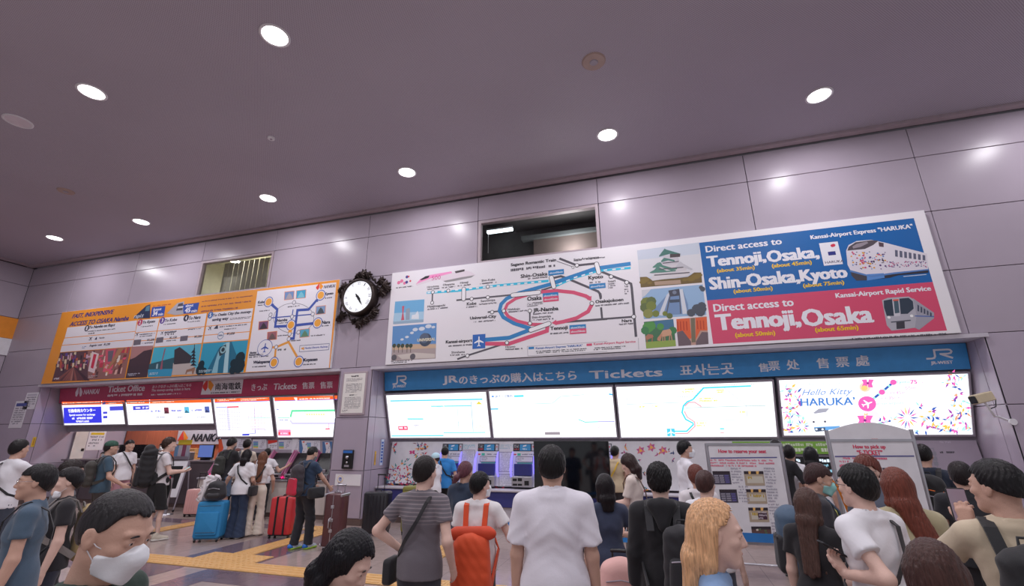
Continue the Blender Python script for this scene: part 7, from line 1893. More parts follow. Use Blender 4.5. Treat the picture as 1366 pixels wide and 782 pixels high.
def suitcase(label, x, y, rz, w, d, h, m, kind='hard', pull=.0, tilt=0.0, group=None, trim=None):
    t = thing('suitcase', label, 'suitcase', (x, y, 0), rz, group); t.rotation_euler = (tilt, 0, rz)
    v, f = rbox(w, d, h, .05 if kind != 'trunk' else .03, .025, z0=.06)
    recalc(MB().add(v, f, None, True).build('shell', m, t)); tr = trim or M_dark
    if kind == 'hard':
        for k in range(6):
            xx = -w / 2 + w * (k + .9) / 6.8
            for s_ in (-1, 1): MB().box(xx - .012, s_ * d / 2 - .004, .12, xx + .012, s_ * d / 2 + .004, h, bev=.003).build('rib', m, t)
    if kind == 'soft':
        for s_ in (-1,):
            v, f = rbox(w * .8, .05, h * .62, .03, .015, z0=.12); recalc(MB().add([(p[0], p[1] + s_ * (d / 2 + .01), p[2]) for p in v], f, None, True).build('pocket', m, t))
            MB().tube([(-w * .36, s_ * (d / 2 + .04), .17), (w * .36, s_ * (d / 2 + .04), .17)], .005, 5).build('zip', tr, t)
            MB().tube([(-w * .4, s_ * (d / 2), .06 + h - .07), (w * .4, s_ * (d / 2), .06 + h - .07)], .005, 5).build('zip', tr, t)
    if kind == 'trunk':
        for zz in (.3, .5, .75): MB().box(-.03, -d / 2 - .014, .06 + h * zz - .025, .03, -d / 2 + .002, .06 + h * zz + .025, bev=.005).build('latch', M_steel, t)
        for sx in (-1, 1):
            for sz in (.06, .06 + h - .05): MB().box(sx * w / 2 - .03, -d / 2 - .006, sz, sx * w / 2 + .006, d / 2 + .006, sz + .05, bev=.01).build('corner_guard', M_steel, t)
        MB().tube([(-.02, -d / 2, h * .42), (-.02, -d / 2 - .05, h * .44), (-.02, -d / 2 - .05, h * .60), (-.02, -d / 2, h * .62)], .010, 7).build('side_handle', M_steel, t)
        MB().box(-.004, -d / 2 - .004, .08, .004, -d / 2 + .002, .04 + h).build('seam', M_steel, t)
    if kind == 'strap':
        for s_ in (-.2, .2): MB().box(w * s_ - .018, -d / 2 - .004, .055, w * s_ + .018, d / 2 + .004, .065 + h).build('luggage_strap', M_dark, t)
    MB().box(-w * .5 + .02, -d / 2 + .02, .045, w * .5 - .02, d / 2 - .02, .07).build('base', tr, t)
    for sx in (-1, 1):
        for sy in (-1, 1):
            wx, wy = sx * (w / 2 - .04), sy * (d / 2 - .04)
            wh = MB().cyl((wx - .012, wy, .026), (wx + .012, wy, .026), .026, n=12).build('wheel', M_dark, t); MB().box(wx - .016, wy - .012, .03, wx + .016, wy + .012, .06).build('caster', tr, wh)
    MB().tube([(-.06, 0, .06 + h), (-.05, 0, .085 + h), (.05, 0, .085 + h), (.06, 0, .06 + h)], .010, 7).build('carry_handle', tr, t)
    if pull:
        ph = MB()
        for sx in (-.07, .07): ph.tube([(sx, d / 2 - .04, .06 + h - .02), (sx, d / 2 - .04, .06 + h + pull)], .008, 7)
        ph.tube([(-.085, d / 2 - .04, .06 + h + pull), (.085, d / 2 - .04, .06 + h + pull)], .014, 8); ph.build('pull_handle', tr if pull > .05 else tr, t)
    return t
def soft(parts, h, post=None):
    F = Field(h)
    for p in parts: F.cone(*p)
    return to_mesh([F.surf(post)], 'soft')
def pack(J, label, col, w=.28, d=.15, h=.44, top=1.40, col2=None, straps=(1, 1), y0=None, strap_col=None, pocket=True, lid=False, name='backpack', cat='backpack', roll=0.0, dx=0.0):
    """backpack worn on the back; built in the wearer's frame"""
    s = J['s']; t = thing(name, label, cat, (J['loc'][0], J['loc'][1], 0), J['rz']); t.scale = (s, s, s)
    sh_ = J['nk'] - np.array((0, -.01, 1.46)); yb = (y0 if y0 is not None else -.125) + sh_[1] * .7; mc = cloth_mat('pack_%d_%d_%d' % col, col, .7); m2 = cloth_mat('pack_%d_%d_%d' % (col2 or col), col2 or col, .7); ms = cloth_mat('pack_%d_%d_%d' % (strap_col or col), strap_col or col, .7)
    zc = top - h; r = d / 2; hs = .013
    F = Field(hs); sq = ((0, 1, 0), 1.15)
    for sx in (-1, 1):
        F.cone((dx + sx * (w / 2 - r), yb - r, zc + r), (dx + sx * (w / 2 - r) * .86, yb - r, top - r), r, r * .92, .03)
    F.cone((dx, yb - r, zc + r), (dx, yb - r, top - r * .8), r * 1.08, r, .04)
    link('main_bag', to_mesh([F.surf(lambda D, X, Y, Z: D + .004 * np.sin(Z * 60 + X * 40) * np.sin(X * 35))], 'bag'), mc, t)
    if pocket:
        F = Field(hs); rp = .05
        for sx in (-1, 1): F.cone((dx + sx * (w / 2 - .08), yb - d + .012, zc + .07), (dx + sx * (w / 2 - .09), yb - d + .015, zc + h * .52), rp, rp * .9, .03)
        F.cone((dx, yb - d + .01, zc + .07), (dx, yb - d + .012, zc + h * .52), rp, rp * .9, .04)
        link('pocket', to_mesh([F.surf()], 'pocket'), m2, t)
        MB().tube([(dx - w * .3, yb - d - .022, zc + h * .56), (dx, yb - d - .035, zc + h * .59), (dx + w * .3, yb - d - .022, zc + h * .56)], .005, 5).build('zip', M_dark if sum(col) > 200 else M_grey, t)
    if lid:
        F = Field(hs); 
        for sx in (-1, 1): F.cone((dx + sx * (w / 2 - r), yb - r, top - .01), (dx + sx * (w / 2 - r), yb - r - .01, top + .03), r * 1.02, r * .7, .04)
        link('lid', to_mesh([F.surf()], 'lid'), m2, t)
    MB().tube([(dx - .035, yb - .03, top - .01), (dx - .03, yb - .02, top + .03), (dx + .03, yb - .02, top + .03), (dx + .035, yb - .03, top - .01)], .007, 6).build('grab_loop', ms, t)
    for k, sx in enumerate((-1, 1)):
        if not straps[k]: continue
        off = np.array((0, sh_[1], 0)); sw_ = (J['sh'][1] - J['sh'][0])[0] * .5
        q = sw_ * .56
        pts = [(sx * q * .9, yb - .01, top - .05), (sx * q, -.085, 1.435), (sx * q, -.02, 1.468), (sx * q, .055, 1.44), (sx * q * 1.05, .115, 1.36), (sx * q * 1.1, .135, 1.24), (sx * q * 1.4, .09, 1.13), (sx * (w / 2 + .02), -.02, 1.06), (sx * w * .45, yb - .02, zc + .06)]
        pts = [tuple(np.array(p) + off * (1 if p[2] > 1.3 else .6)) for p in pts]
        ups = [(0, -.6, .8), (0, -.5, 1), (0, 0, 1), (0, .7, .7), (0, 1, .3), (0, 1, 0), (sx, .6, 0), (sx, 0, 0), (sx, -.2, 0)]
        recalc(MB().strap(pts, .05, .012, ups=ups).build('shoulder_strap', ms, t))
    return t
def sling(J, label, col, side=1, bag=(.22, .08, .15), bz=1.0, front=True, name='sling_bag', lay=.01):
    """narrow strap over one shoulder, bag at the other hip"""
    s = J['s']; t = thing(name, label, 'bag', (J['loc'][0], J['loc'][1], 0), J['rz']); t.scale = (s, s, s); m = cloth_mat('pack_%d_%d_%d' % col, col, .7)
    sh_ = J['nk'][1] + .01; e = lay
    pts = [(side * .10, sh_ + .0, 1.462 + e), (side * .085, sh_ - .10 - e, 1.40), (side * .03, sh_ * .7 - .145 - e, 1.27), (-side * .06, -.135 - e, 1.14), (-side * .15, -.07, bz + .04), (-side * (.185 + e), .02, bz), (-side * .14, .10 + e, bz + .08), (-side * .03, sh_ * .6 + .135 + e, 1.2), (side * .06, sh_ + .115 + e, 1.35), (side * .10, sh_ + .05, 1.44 + e), (side * .10, sh_, 1.462 + e)]
    ups = [(0, 0, 1), (0, -1, .6), (0, -1, 0), (0, -1, 0), (-side, -.6, 0), (-side, 0, 0), (-side, .6, 0), (0, 1, 0), (0, 1, .4), (0, .4, 1), (0, 0, 1)]
    recalc(MB().strap(pts, .028, .006, ups=ups).build('strap', m, t))
    if bag:
        w_, d_, h_ = bag; v, f = rbox(w_, d_, h_, .035, .015)
        R_ = Matrix.Translation((-side * (.205 + d_ / 2), .02, bz - h_)) @ Matrix.Rotation(PI / 2, 4, 'Z')
        recalc(MB().add([(R_ @ Vector(p))[:] for p in v], f, None, True).build('bag_body', m, t))
        MB().tube([(R_ @ Vector((-w_ * .4, sg * d_ / 2 * 1.02, h_ * .75)))[:] for sg in (1,)] + [(R_ @ Vector((w_ * .4, d_ / 2 * 1.02, h_ * .75)))[:]], .004, 5).build('zip', M_steel, t)
    return t
def phone(J, label, i, tilt=(.2, 0, 0), off=(0, .07, .012), case=(30, 30, 36), lit=False, size=(.074, .15), face=None, scr=(90, 100, 120)):
    """phone lying in hand i, screen towards the head"""
    p = np.array(J['wr'][i]) + np.array(off); to = J['hc'] - p if face is None else np.array(face, float); to = to / np.linalg.norm(to)
    d = np.array((0, 0, 1.)); d = d - to * d.dot(to); d /= np.linalg.norm(d); r_ = np.cross(d, to)
    R = Matrix.Rotation(J['rz'], 3, 'Z'); s = J['s']
    M = Matrix([list(R @ Vector(r_)), list(R @ Vector(d)), list(R @ Vector(to))]).transposed()
    t = thing('phone', label, 'phone', J['w'](p)); t.rotation_euler = M.to_euler(); 
    w_, h_ = size
    v, f = rbox(w_, .009, h_, .012, .002, z0=-h_ / 2); recalc(MB().add([(q[0], q[2], q[1]) for q in v], f).build('case', mat('phone_case_%d_%d_%d' % case, case, .4), t))
    MB().box(-w_ / 2 + .004, -h_ / 2 + .006, .0046, w_ / 2 - .004, h_ / 2 - .006, .0052, col=scr).build('screen', M_screen if lit else mat('black_glass', (10, 12, 18), .06), t)
    MB().box(-w_ * .4, h_ * .28, -.007, -w_ * .05, h_ * .45, -.0046, bev=.002).build('lens_block', M_dark, t)
    return t

def rel(x, y, a): return math.atan2(-(x - CAMP.x), (y - CAMP.y)) + math.radians(a)
def spot(px, ptop, Y):
    p = onY(px, ptop, Y); return (p.x, Y, p.z)
def put(label, hd, a, **P):
    P['head'] = hd
    return person('person', label, hd[0], hd[1], 1.7, rel(hd[0], hd[1], a), P, None)
W_ = (228, 226, 232); BK = (34, 32, 38); NV = (34, 48, 76)
TS = lambda c, **k: dict(dict(col=c), **k)
BT_ = lambda c, **k: dict(dict(col=c), **k)
D2R = math.radians

# --- far left group
J = put('person with short greying hair, white mask and dark green shirt, closest at bottom left', (-1.60, -8.28, 1.65), -128, near=2, pitch=.36, yaw=-.05, mask='white', hair='crop', hairvol=.008, haircol=(42, 39, 42), hairline=.084, tousle=.0012, top=TS((26, 50, 40), neck=.085), bottom=BT_(BK), skin='mid', face=1)
J = put('person in a blue-grey shirt and wire glasses looking left, black rucksack strap', (-4.32, -7.01, 1.625), 82, near=1, glasses='wire', top=TS((72, 92, 112)), bottom=BT_((70, 90, 110)), skin='mid', tousle=.003, haircol=(30, 27, 30), hairvol=.016)
sling(J, 'black shoulder strap of the person in the blue-grey shirt at far left', (32, 32, 38), -1, None)
J = put('person in a black shirt with the mask pulled under the chin, khaki backpack', (-4.95, -6.44, 1.56), 96, near=1, fem=1, top=TS(BK), bottom=BT_((40, 44, 60)), hair='short', hairvol=.018, haircol=(26, 22, 26), skin='light')
pack(J, 'khaki backpack worn by the person in the black shirt at far left', (168, 146, 104), strap_col=(130, 124, 122), w=.30, h=.48, top=1.38)
b_ = thing('chin_mask', 'white mask hanging under the chin of the black-shirted person', 'mask', J['w'](J['H'](0, .05, -.10))); b_.rotation_euler = (0, 0, J['rz']); v, f = rbox(.10, .05, .06, .02, .012, z0=-.03); recalc(MB().add(v, f, None, True).build('cloth', mat('mask_white', (232, 234, 240), .8), b_)); MB().tube([(-.05, .0, .0), (-.065, -.05, .05)], .0015, 5).build('ear_loop', M_white, b_)
J = put('person with dark wavy hair half hidden behind the black-shirted person', (-5.75, -5.94, 1.59), -75, near=1, top=TS((90, 92, 100)), bottom=BT_(BK), hairvol=.022, tousle=.005, haircol=(36, 26, 26))
J = put('person in a white shirt at the left edge reaching one arm to the right', (-8.81, -4.83, 1.80), -55, near=0, top=TS(W_), bottom=BT_((60, 66, 80)), arms=[None, dict(to=(.22, .45, 1.10), pole=(.4, -.3, -1))], hairvol=.016)
phone(J, 'phone held out by the white-shirted person at the left edge', 1)
sling(J, 'thin black shoulder strap on the white-shirted person at the left edge', (30, 30, 34), -1, None)
J = put('person in a green camouflage cap and teal shirt pulling a case', spot(151, 588, -3.0), -80, near=0, top=TS((58, 82, 100), sleeve=.7), bottom=BT_((58, 50, 48)), arms=[None, dict(to=(.26, .25, .98), pole=(.2, -1, -.2))], hairvol=.006, haircol=(40, 34, 34), skin='mid', feet=1)
K = Field(.008); H = J['H']; K.ell(H(0, -.01, .052), (.086, .104, .082), .02, J['Rh'])
cp = link('cap', to_mesh([K.surf(lambda D, X, Y, Z: np.maximum(D, (J['hc'][2] + .035) - Z))], 'cap'), mat('green_cap', (48, 82, 70), .8, var=.5, vscale=40), J['T']); recalc(MB().add([H(-.06, .07, .042), H(-.045, .15, .03), H(.045, .15, .03), H(.06, .07, .042), H(-.06, .07, .05), H(-.045, .15, .037), H(.045, .15, .037), H(.06, .07, .05)], [(0, 1, 2, 3), (7, 6, 5, 4), (0, 4, 5, 1), (1, 5, 6, 2), (2, 6, 7, 3)]).build('brim', mat('dark_brim', (34, 50, 48), .8), cp))
pack(J, 'dark olive backpack worn by the cap wearer', (58, 54, 50), w=.27, h=.42, top=1.38)
p = J['w'](J['wr'][1]); suitcase('slim steel-handled case pulled by the cap wearer', p.x + .1, p.y + .05, J['rz'], .34, .22, .42, mat('grey_case', (110, 106, 116), .4), 'soft', pull=.42)
J = put('person in a white shirt and rose trousers with a black crossbody strap by the counter', spot(175, 587, -1.1), -150, near=0, fem=1, top=TS(W_, sleeve=.7), bottom=BT_((176, 130, 140)), hair='short', hairvol=.012, hairline=.045, yaw=.2, feet=1, face=1)
sling(J, 'black crossbody strap on the person in rose trousers', (30, 30, 34), 1, (.2, .07, .14))
# clerks
J = put('masked clerk in a dark vest behind the counter, right of the large backpack', spot(280, 594, 2.0), -155, near=0, fem=1, mask='white', top=TS((44, 48, 62), sleeve=0), bottom=BT_(BK), hairvol=.016, face=1)
J = put('masked clerk behind the counter seen past the large backpack', spot(217, 591, 2.0), 170, near=0, mask='white', top=TS(W_), bottom=BT_(BK), face=1)
J = put('clerk in a pale shirt bending at the far left end of the counter', spot(138, 603, 1.95), 150, near=0, lean=.35, top=TS((214, 210, 224)), bottom=BT_(BK), face=1)
# traveller with the big backpack
J = put('tall traveller in a white shirt, black shorts and beige trainers looking right', spot(228, 584, -2.32), -84, near=1, top=TS((216, 210, 214), hem=.9), bottom=BT_((24, 23, 27), kind='shorts', len=.50, cuff=.06, ease=.03), haircol=(58, 40, 34), hairvol=.020, tousle=.005, skin='light', feet=1, shoes=(206, 196, 180), legs=[(-.10, -.06), (.10, .10)], arms=[dict(to=(-.08, .28, 1.13), pole=(-.5, -.2, -1), palm=(.3, 0, 1)), dict(to=(.08, .30, 1.13), pole=(.5, -.2, -1), palm=(-.3, 0, 1))])
phone(J, 'pale blue phone held by the tall traveller', 1, case=(120, 200, 214), lit=True, scr=(130, 210, 220), size=(.075, .15), off=(-.06, .05, .03))
pack(J, 'very large black trekking backpack on the tall traveller', (26, 25, 30), w=.34, d=.24, h=.62, top=1.50, lid=True)
jk = thing('tied_jacket', 'black jacket tied round the waist of the tall traveller', 'jacket', (J['loc'][0], J['loc'][1], 0), J['rz']); jk.scale = (J['s'],) * 3
link('cloth', soft([((0, -.06, 1.0), (0, -.10, .62), .15, .13, .04, ((0, 1, 0), 1.5)), ((-.1, .05, 1.0), (.1, .06, .99), .06, .06, .04)], .013, lambda D, X, Y, Z: D + .007 * np.sin(X * 60 + Z * 10)), cloth_mat('cloth_26_25_30', (26, 25, 30)), jk)
for sx in (-1, 1): MB().tube([(sx * .03, .13, 1.0), (sx * .06, .15, .85), (sx * .05, .14, .68)], [.022, .024, .018], 8).build('sleeve', cloth_mat('cloth_26_25_30', (26, 25, 30)), jk)

# --- at the pink machines
J = put('person in a black shirt and denim shorts with a dark mask at the first machine', spot(311, 584, -.7), -42, near=1, mask='grey', pitch=.25, lean=.08, top=TS(BK, sleeve=.6), bottom=BT_((84, 104, 128), kind='shorts', len=.55, cuff=.06, ease=.03), hairvol=.018, feet=1, arms=[dict(to=(-.24, .02, .84)), dict(to=(.15, .4, 1.05), pole=(.5, -.4, -1))])
pack(J, 'small dark green backpack on the person in the black shirt', (44, 46, 42), w=.24, h=.36, top=1.34)
J = put('person in a cream shirt with a grey backpack standing at the machines', spot(331, 586, -.05), -18, near=1, top=TS((214, 200, 184)), bottom=BT_((120, 106, 98)), feet=1, shoes=(206, 180, 170), hairvol=.014, arms=[None, dict(to=(.15, .36, 1.05), pole=(.5, -.4, -1))])
pack(J, 'dark grey backpack on the person in the cream shirt', (86, 84, 92), w=.28, h=.42, top=1.36)
J = put('person with auburn hair almost hidden between the black shirt and the cream shirt', spot(318, 598, .2), -20, near=0, fem=1, hair='bob', haircol=(110, 64, 60), top=TS(W_), bottom=BT_(BK))
J = put('person with black bobbed hair in a white blouse and wide dark jeans', spot(331, 600, -1.72), -30, near=1, fem=1, hair='bob', hairlen=.20, haircol=(24, 20, 24), hairvol=.02, mask='white', pitch=.15, top=TS(W_, sleeve=.75, hem=.84, ease=.026, fold=.008), bottom=BT_((44, 58, 84), cuff=.10, ease=.022, len=.03), feet=1, shoes=(60, 54, 58), arms=[dict(to=(-.42, .06, .93), pole=(-.4, -1, .2), curl=1.0), dict(to=(.2, .2, .95))])
Jb = J
sling(J, 'small black shoulder bag on the hip of the white-bloused person', (28, 26, 32), -1, (.24, .09, .2), 1.0)
J = put('person with very long chestnut hair in a white cropped top and cream wide trousers', spot(352, 603, -1.45), -8, near=1, fem=1, hair='long', hairlen=.50, haircol=(116, 76, 58), hairvol=.02, top=TS((224, 218, 220), hem=1.06, sleeve=.6, ease=.024), bottom=BT_((226, 214, 200), cuff=.10, ease=.02, len=.03, waist=1.03), feet=1, shoes=(60, 50, 50), legs=[(-.12, -.02), (.12, .02)], arms=[dict(to=(-.16, .18, .98)), dict(to=(.28, .16, .93), pole=(.8, -1, -.2))])
sling(J, 'thin black strap of a crossbody purse on the chestnut-haired person', (30, 28, 32), 1, None)
J = put('dark-haired person at the machine pointing to the right', spot(358, 598, .05), -12, near=0, top=TS(W_), bottom=BT_(BK), arms=[None, dict(to=(.50, .16, 1.26), pole=(.3, -.2, -1), curl=.3)])
J = put('heavy-set person in a navy shirt and glasses looking down at a brown trunk', spot(418, 596, -2.1), -52, near=2, width=1.12, pitch=.42, glasses='wire', mask='grey', hair='crop', hairvol=.009, top=TS((38, 58, 84), ease=.022, hem=.88, fold=.007), bottom=BT_((34, 34, 42), ease=.026, cuff=.05), feet=1, shoes=(206, 214, 226), sole=(170, 214, 60), legs=[(-.10, -.05), (.10, .10)], arms=[dict(to=(-.2, .26, 1.02)), dict(to=(.20, .42, .92), pole=(.6, -1, -.2), curl=1.0)])
Jn = J
for sx in (-1, 1):
    a = J['an'][0 if sx < 0 else 1]; K = Field(.009); K.cone(a + np.array((0, -.06, -.035)), a + np.array((0, -.02, -.03)), .046, .044, .02); link('heel_patch', to_mesh([K.surf(lambda D, X, Y, Z: np.maximum(D, .03 - Z))], 'heel'), mat('blue_heel', (40, 110, 200), .5), J['T'])
pack(J, 'black and red backpack on the navy-shirted person', (52, 46, 54), w=.30, d=.18, h=.52, top=1.40, col2=(196, 34, 66))
sling(J, 'black waist bag slung on the navy-shirted person', (26, 26, 32), -1, (.30, .11, .18), 1.02)
# luggage on the left
s1 = suitcase('pink hard-shell suitcase beside the black-shirted person', -11.0, .02, .25, .40, .25, .56, mat('pink_shell', (222, 168, 164), .3, coat=.3), 'hard', pull=.36)
s2 = suitcase('bright blue soft suitcase with a bag piled on top', -8.12, -2.05, D2R(24), .46, .28, .62, mat('blue_fabric', (44, 134, 190), .7, bump=.3, bscale=90), 'soft', pull=.30, trim=mat('grey_blue_trim', (70, 96, 116), .5))
s3 = suitcase('red suitcase with two black luggage straps beside the cream trousers', -7.05, -1.42, D2R(14), .44, .28, .66, mat('red_shell', (200, 50, 56), .4, coat=.2), 'strap', pull=.34)
s4 = suitcase('dark brown trunk with silver latches held by the navy-shirted person', -5.45, -2.0, D2R(6), .31, .26, .82, mat('brown_trunk', (84, 44, 48), .35, var=.1, coat=.3), 'trunk', pull=.12, trim=M_steel)
s5 = suitcase('large black hard-shell suitcase standing alone by the pillar', -5.45, -.72, D2R(12), .48, .32, .72, mat('black_shell', (36, 35, 42), .35, coat=.3), 'hard', pull=.30)
s6 = suitcase('olive green suitcase partly hidden behind the grey shirt', -4.74, -.5, D2R(8), .46, .30, .82, mat('olive_shell', (128, 124, 58), .45), 'soft', pull=.16)
# bag and jacket on the blue case
bp = thing('day_bag', 'small black backpack lying on the blue suitcase', 'backpack', (-8.05, -2.12, .70), D2R(24)); link('main_bag', soft([((-.09, 0, .1), (-.07, 0, .24), .10, .085, .04), ((.09, 0, .1), (.07, 0, .24), .10, .085, .04), ((0, 0, .1), (0, 0, .26), .11, .09, .04)], .012), cloth_mat('pack_32_30_36', (32, 30, 36), .5), bp)
link('pocket', soft([((-.07, -.08, .08), (.07, -.08, .08), .06, .06, .03)], .012), cloth_mat('pack_32_30_36', (32, 30, 36)), bp); MB().tube([(-.1, -.11, .2), (0, -.125, .22), (.1, -.11, .2)], .005, 5).build('zip', M_steel, bp); MB().tube([(-.04, 0, .33), (0, 0, .38), (.04, 0, .33)], .008, 6).build('grab_loop', M_dark, bp)
jk = thing('folded_jacket', 'crumpled white jacket draped over the blue suitcase', 'jacket', (-8.28, -2.08, .70), D2R(20)); link('cloth', soft([((-.06, 0, .05), (-.02, .02, .36), .10, .08, .05), ((.04, .05, .1), (.08, .05, .36), .09, .07, .05), ((-.1, -.04, .0), (-.06, 0, .2), .06, .08, .04)], .012, lambda D, X, Y, Z: D + .010 * np.sin(X * 55 + 4 * np.sin(Z * 30)) + .008 * np.sin(Z * 60 + Y * 40)), cloth_mat('cloth_210_204_208', (214, 208, 212)), jk)
MB().tube([(-.08, -.05, .35), (-.03, -.09, .2), (-.05, -.12, .0)], [.03, .035, .03], 8).build('sleeve', cloth_mat('cloth_210_204_208', (214, 208, 212)), jk)

# --- middle
J = put('person with long glossy black hair, only the head top in view at the bottom', (-1.17, -7.71, 1.455), -115, near=2, fem=1, hair='long', hairline=.085, part=.25, hairface=.012, haircol=(20, 18, 24), hairvol=.016, pitch=.6, top=TS((60, 58, 70)), bottom=BT_(BK), skin='light')
J = put('person in a grey shirt with thin stripes on the shoulders, hands on hips', (-1.78, -5.92, 1.655), -24, near=2, hairvol=.017, hair='short', nape=-.075, top=TS((104, 98, 106), mat='striped_grey', kind='stripe', fold=.006), bottom=BT_((50, 50, 60)), skin='light', yaw=-.2, haircol=(30, 24, 25), arms=[dict(to=(-.20, .08, 1.02), pole=(-1, -.5, 0), dir=(.6, .4, -.4)), dict(to=(.25, .06, .92))])
sling(J, 'thin black shoulder strap across the grey striped shirt', (30, 28, 34), 1, (.2, .07, .18), .98)
J = put('person in a bright blue shirt and black trousers at the second machine', spot(594, 596, .0), -5, near=1, top=TS((48, 132, 206), sleeve=.7), bottom=BT_((28, 26, 30)), hair='crop', hairvol=.012, arms=[dict(to=(-.15, .36, 1.1), pole=(-.5, -.4, -1)), dict(to=(.26, .12, .92))])
sling(J, 'wide black crossbody strap on the bright blue shirt', (24, 24, 28), -1, (.12, .06, .2), 1.06)
J = put('small person in a pale blue cap facing left beside the bright blue shirt', spot(581, 604, -.4), 60, near=0, fem=1, top=TS(W_), bottom=BT_((210, 190, 190)), hairvol=.004, haircol=(60, 50, 50))
H = J['H']; K = Field(.008); K.ell(H(0, -.01, .045), (.094, .108, .086), .02, J['Rh']); cp = link('cap', to_mesh([K.surf(lambda D, X, Y, Z: np.maximum(D, (J['hc'][2] + .0) - Z))], 'cap'), mat('pale_blue_cap', (186, 222, 236), .8), J['T'])
MB().sphere(H(-.03, .085, .035), .014, 8, 6).build('button', M_dark, cp)
J = put('person with violet-brown hair in a loose low ponytail and a navy shirt', (-2.12, -4.28, 1.535), -35, near=1, fem=1, hair='tail', haircol=(96, 56, 66), hairvol=.018, tail1=(-.03, -.135, -.07), tail2=(-.12, -.02, -.24), top=TS((36, 50, 72), sleeve=.8, ease=.026), bottom=BT_((40, 36, 46)), pitch=.15)
J = put('person in a white shirt and white mask with an orange backpack', (-1.53, -5.36, 1.505), -14, near=2, yaw=-.65, mask='white', hairvol=.018, haircol=(22, 20, 22), top=TS((228, 224, 226), ease=.026), bottom=BT_((60, 60, 70)), skin='light', arms=[None, dict(to=(.30, .26, 1.16), pole=(.6, -.4, -1), curl=.3, palm=(-.2, .1, -1))])
t = pack(J, 'bright orange roll-top backpack on the white-shirted person', (222, 82, 40), w=.38, d=.2, h=.50, top=1.22, straps=(1, 1), pocket=False, y0=-.14)
link('flap', soft([((-.20, -.24, 1.20), (.20, -.24, 1.22), .035, .035, .03, ((0, 1, 0), 1.3)), ((-.15, -.22, 1.21), (.15, -.22, 1.22), .06, .06, .03)], .012), cloth_mat('pack_196_60_30', (206, 66, 30), .7), t)
J = put('broad person in a white collared shirt seen from behind, in the centre', (-.68, -6.31, 1.74), -4, near=2, width=1.1, hairvol=.018, tousle=.0025, haircol=(22, 20, 22), nape=-.07, top=TS((226, 222, 232), collar=True, sleeve=.8, ease=.026, fold=.007), bottom=BT_((40, 56, 100)), skin='mid')
J = put('dark-haired person behind the white collared shirt holding a phone', (-.50, -5.0, 1.48), 12, near=1, fem=1, hair='bob', hairlen=.2, haircol=(28, 22, 26), hairvol=.016, top=TS((52, 60, 84)), bottom=BT_((40, 60, 110)), arms=[None, dict(to=(.22, .30, 1.12), pole=(.7, -.4, -1), palm=(-.3, 0, 1), curl=.7)])
phone(J, 'silver phone held out right of the white collared shirt', 1, case=(190, 190, 200), off=(.02, .09, .02))
J = put('person in a beige printed shirt standing at the machines behind the television', spot(820, 595, .05), -22, near=0, top=TS((206, 186, 156), ease=.026), bottom=BT_((60, 56, 60)), hairvol=.016)
sling(J, 'yellow strap on the beige printed shirt', (220, 180, 60), 1, (.2, .08, .2), 1.1)
J = put('person with wavy dark hair in a cream knit top and long black buttoned skirt', (-.40, -3.1, 1.585), 72, near=1, fem=1, hair='long', hairlen=.22, haircol=(52, 36, 36), hairvol=.018, pitch=.4, top=TS((224, 210, 202), hem=1.0, sleeve=.75), bottom=BT_((26, 25, 30), kind='skirt', len=.22, waist=1.04), skin='light', arms=[dict(to=(-.06, .30, 1.08), pole=(-.4, -.6, -1), palm=(0, 0, 1)), dict(to=(.08, .30, 1.08), pole=(.4, -.6, -1), palm=(0, 0, 1))])
phone(J, 'phone read by the person in the cream knit top', 1, case=(206, 200, 206), off=(-.05, .06, .02)); sling(J, 'brown leather crossbody bag on the cream knit top', (92, 62, 48), -1, (.2, .08, .2), 1.02)
J = put('person in a black hooded top with a black backpack, right of centre', (-.03, -5.77, 1.615), 0, near=2, hairvol=.020, tousle=.005, haircol=(22, 20, 22), top=TS((28, 27, 32), sleeve=1.85, hood=True, ease=.024), bottom=BT_((32, 32, 40)), skin='light')
pack(J, 'plain black backpack hanging on the black hooded top', (30, 29, 35), w=.30, h=.46, top=1.34, dx=.12, y0=-.16)
J = put('masked staff member in a white long shirt and black trousers facing right', spot(913, 588, -1.9), -72, near=1, mask='white', top=TS((232, 230, 238), sleeve=1.8, collar=True), bottom=BT_((26, 25, 30)), hairvol=.017, haircol=(20, 18, 22))
J = put('person with reddish-brown short hair and a thin black strap over white', (.33, -3.9, 1.50), 5, near=1, fem=1, hairvol=.026, tousle=.004, haircol=(110, 62, 54), top=TS((228, 222, 226)), bottom=BT_(BK)); sling(J, 'thin black strap of the reddish-haired person', (26, 26, 30), -1, None)
J = put('person with rounded brown hair in a white shirt behind the blonde person', (.35, -4.79, 1.505), -25, near=1, hairvol=.018, haircol=(72, 48, 46), nape=-.08, top=TS(W_), bottom=BT_((70, 74, 90)), skin='light')
J = put('person with long straight golden blonde hair looking right, close at the bottom', (.17, -7.36, 1.57), -84, near=2, fem=1, hair='long', hairlen=.42, hairline=.108, haircol=(216, 168, 126), hairvol=.012, pitch=.12, hairface=-.034, top=TS((120, 150, 190)), bottom=BT_((60, 64, 80)), skin='light', face=1)

# --- right-hand queue
J = put('person in a black numbered jersey and mint mask looking right', (1.18, -4.94, 1.584), -78, near=2, width=1.08, mask='mint', pitch=.3, hair='short', hairvol=.013, haircol=(60, 38, 38), top=TS((46, 44, 52), ease=.022), bottom=BT_(BK), skin='mid')
t = pack(J, 'blue-grey and black hiking backpack on the numbered jersey', (70, 92, 116), w=.32, d=.22, h=.52, top=1.36, col2=(34, 34, 40))
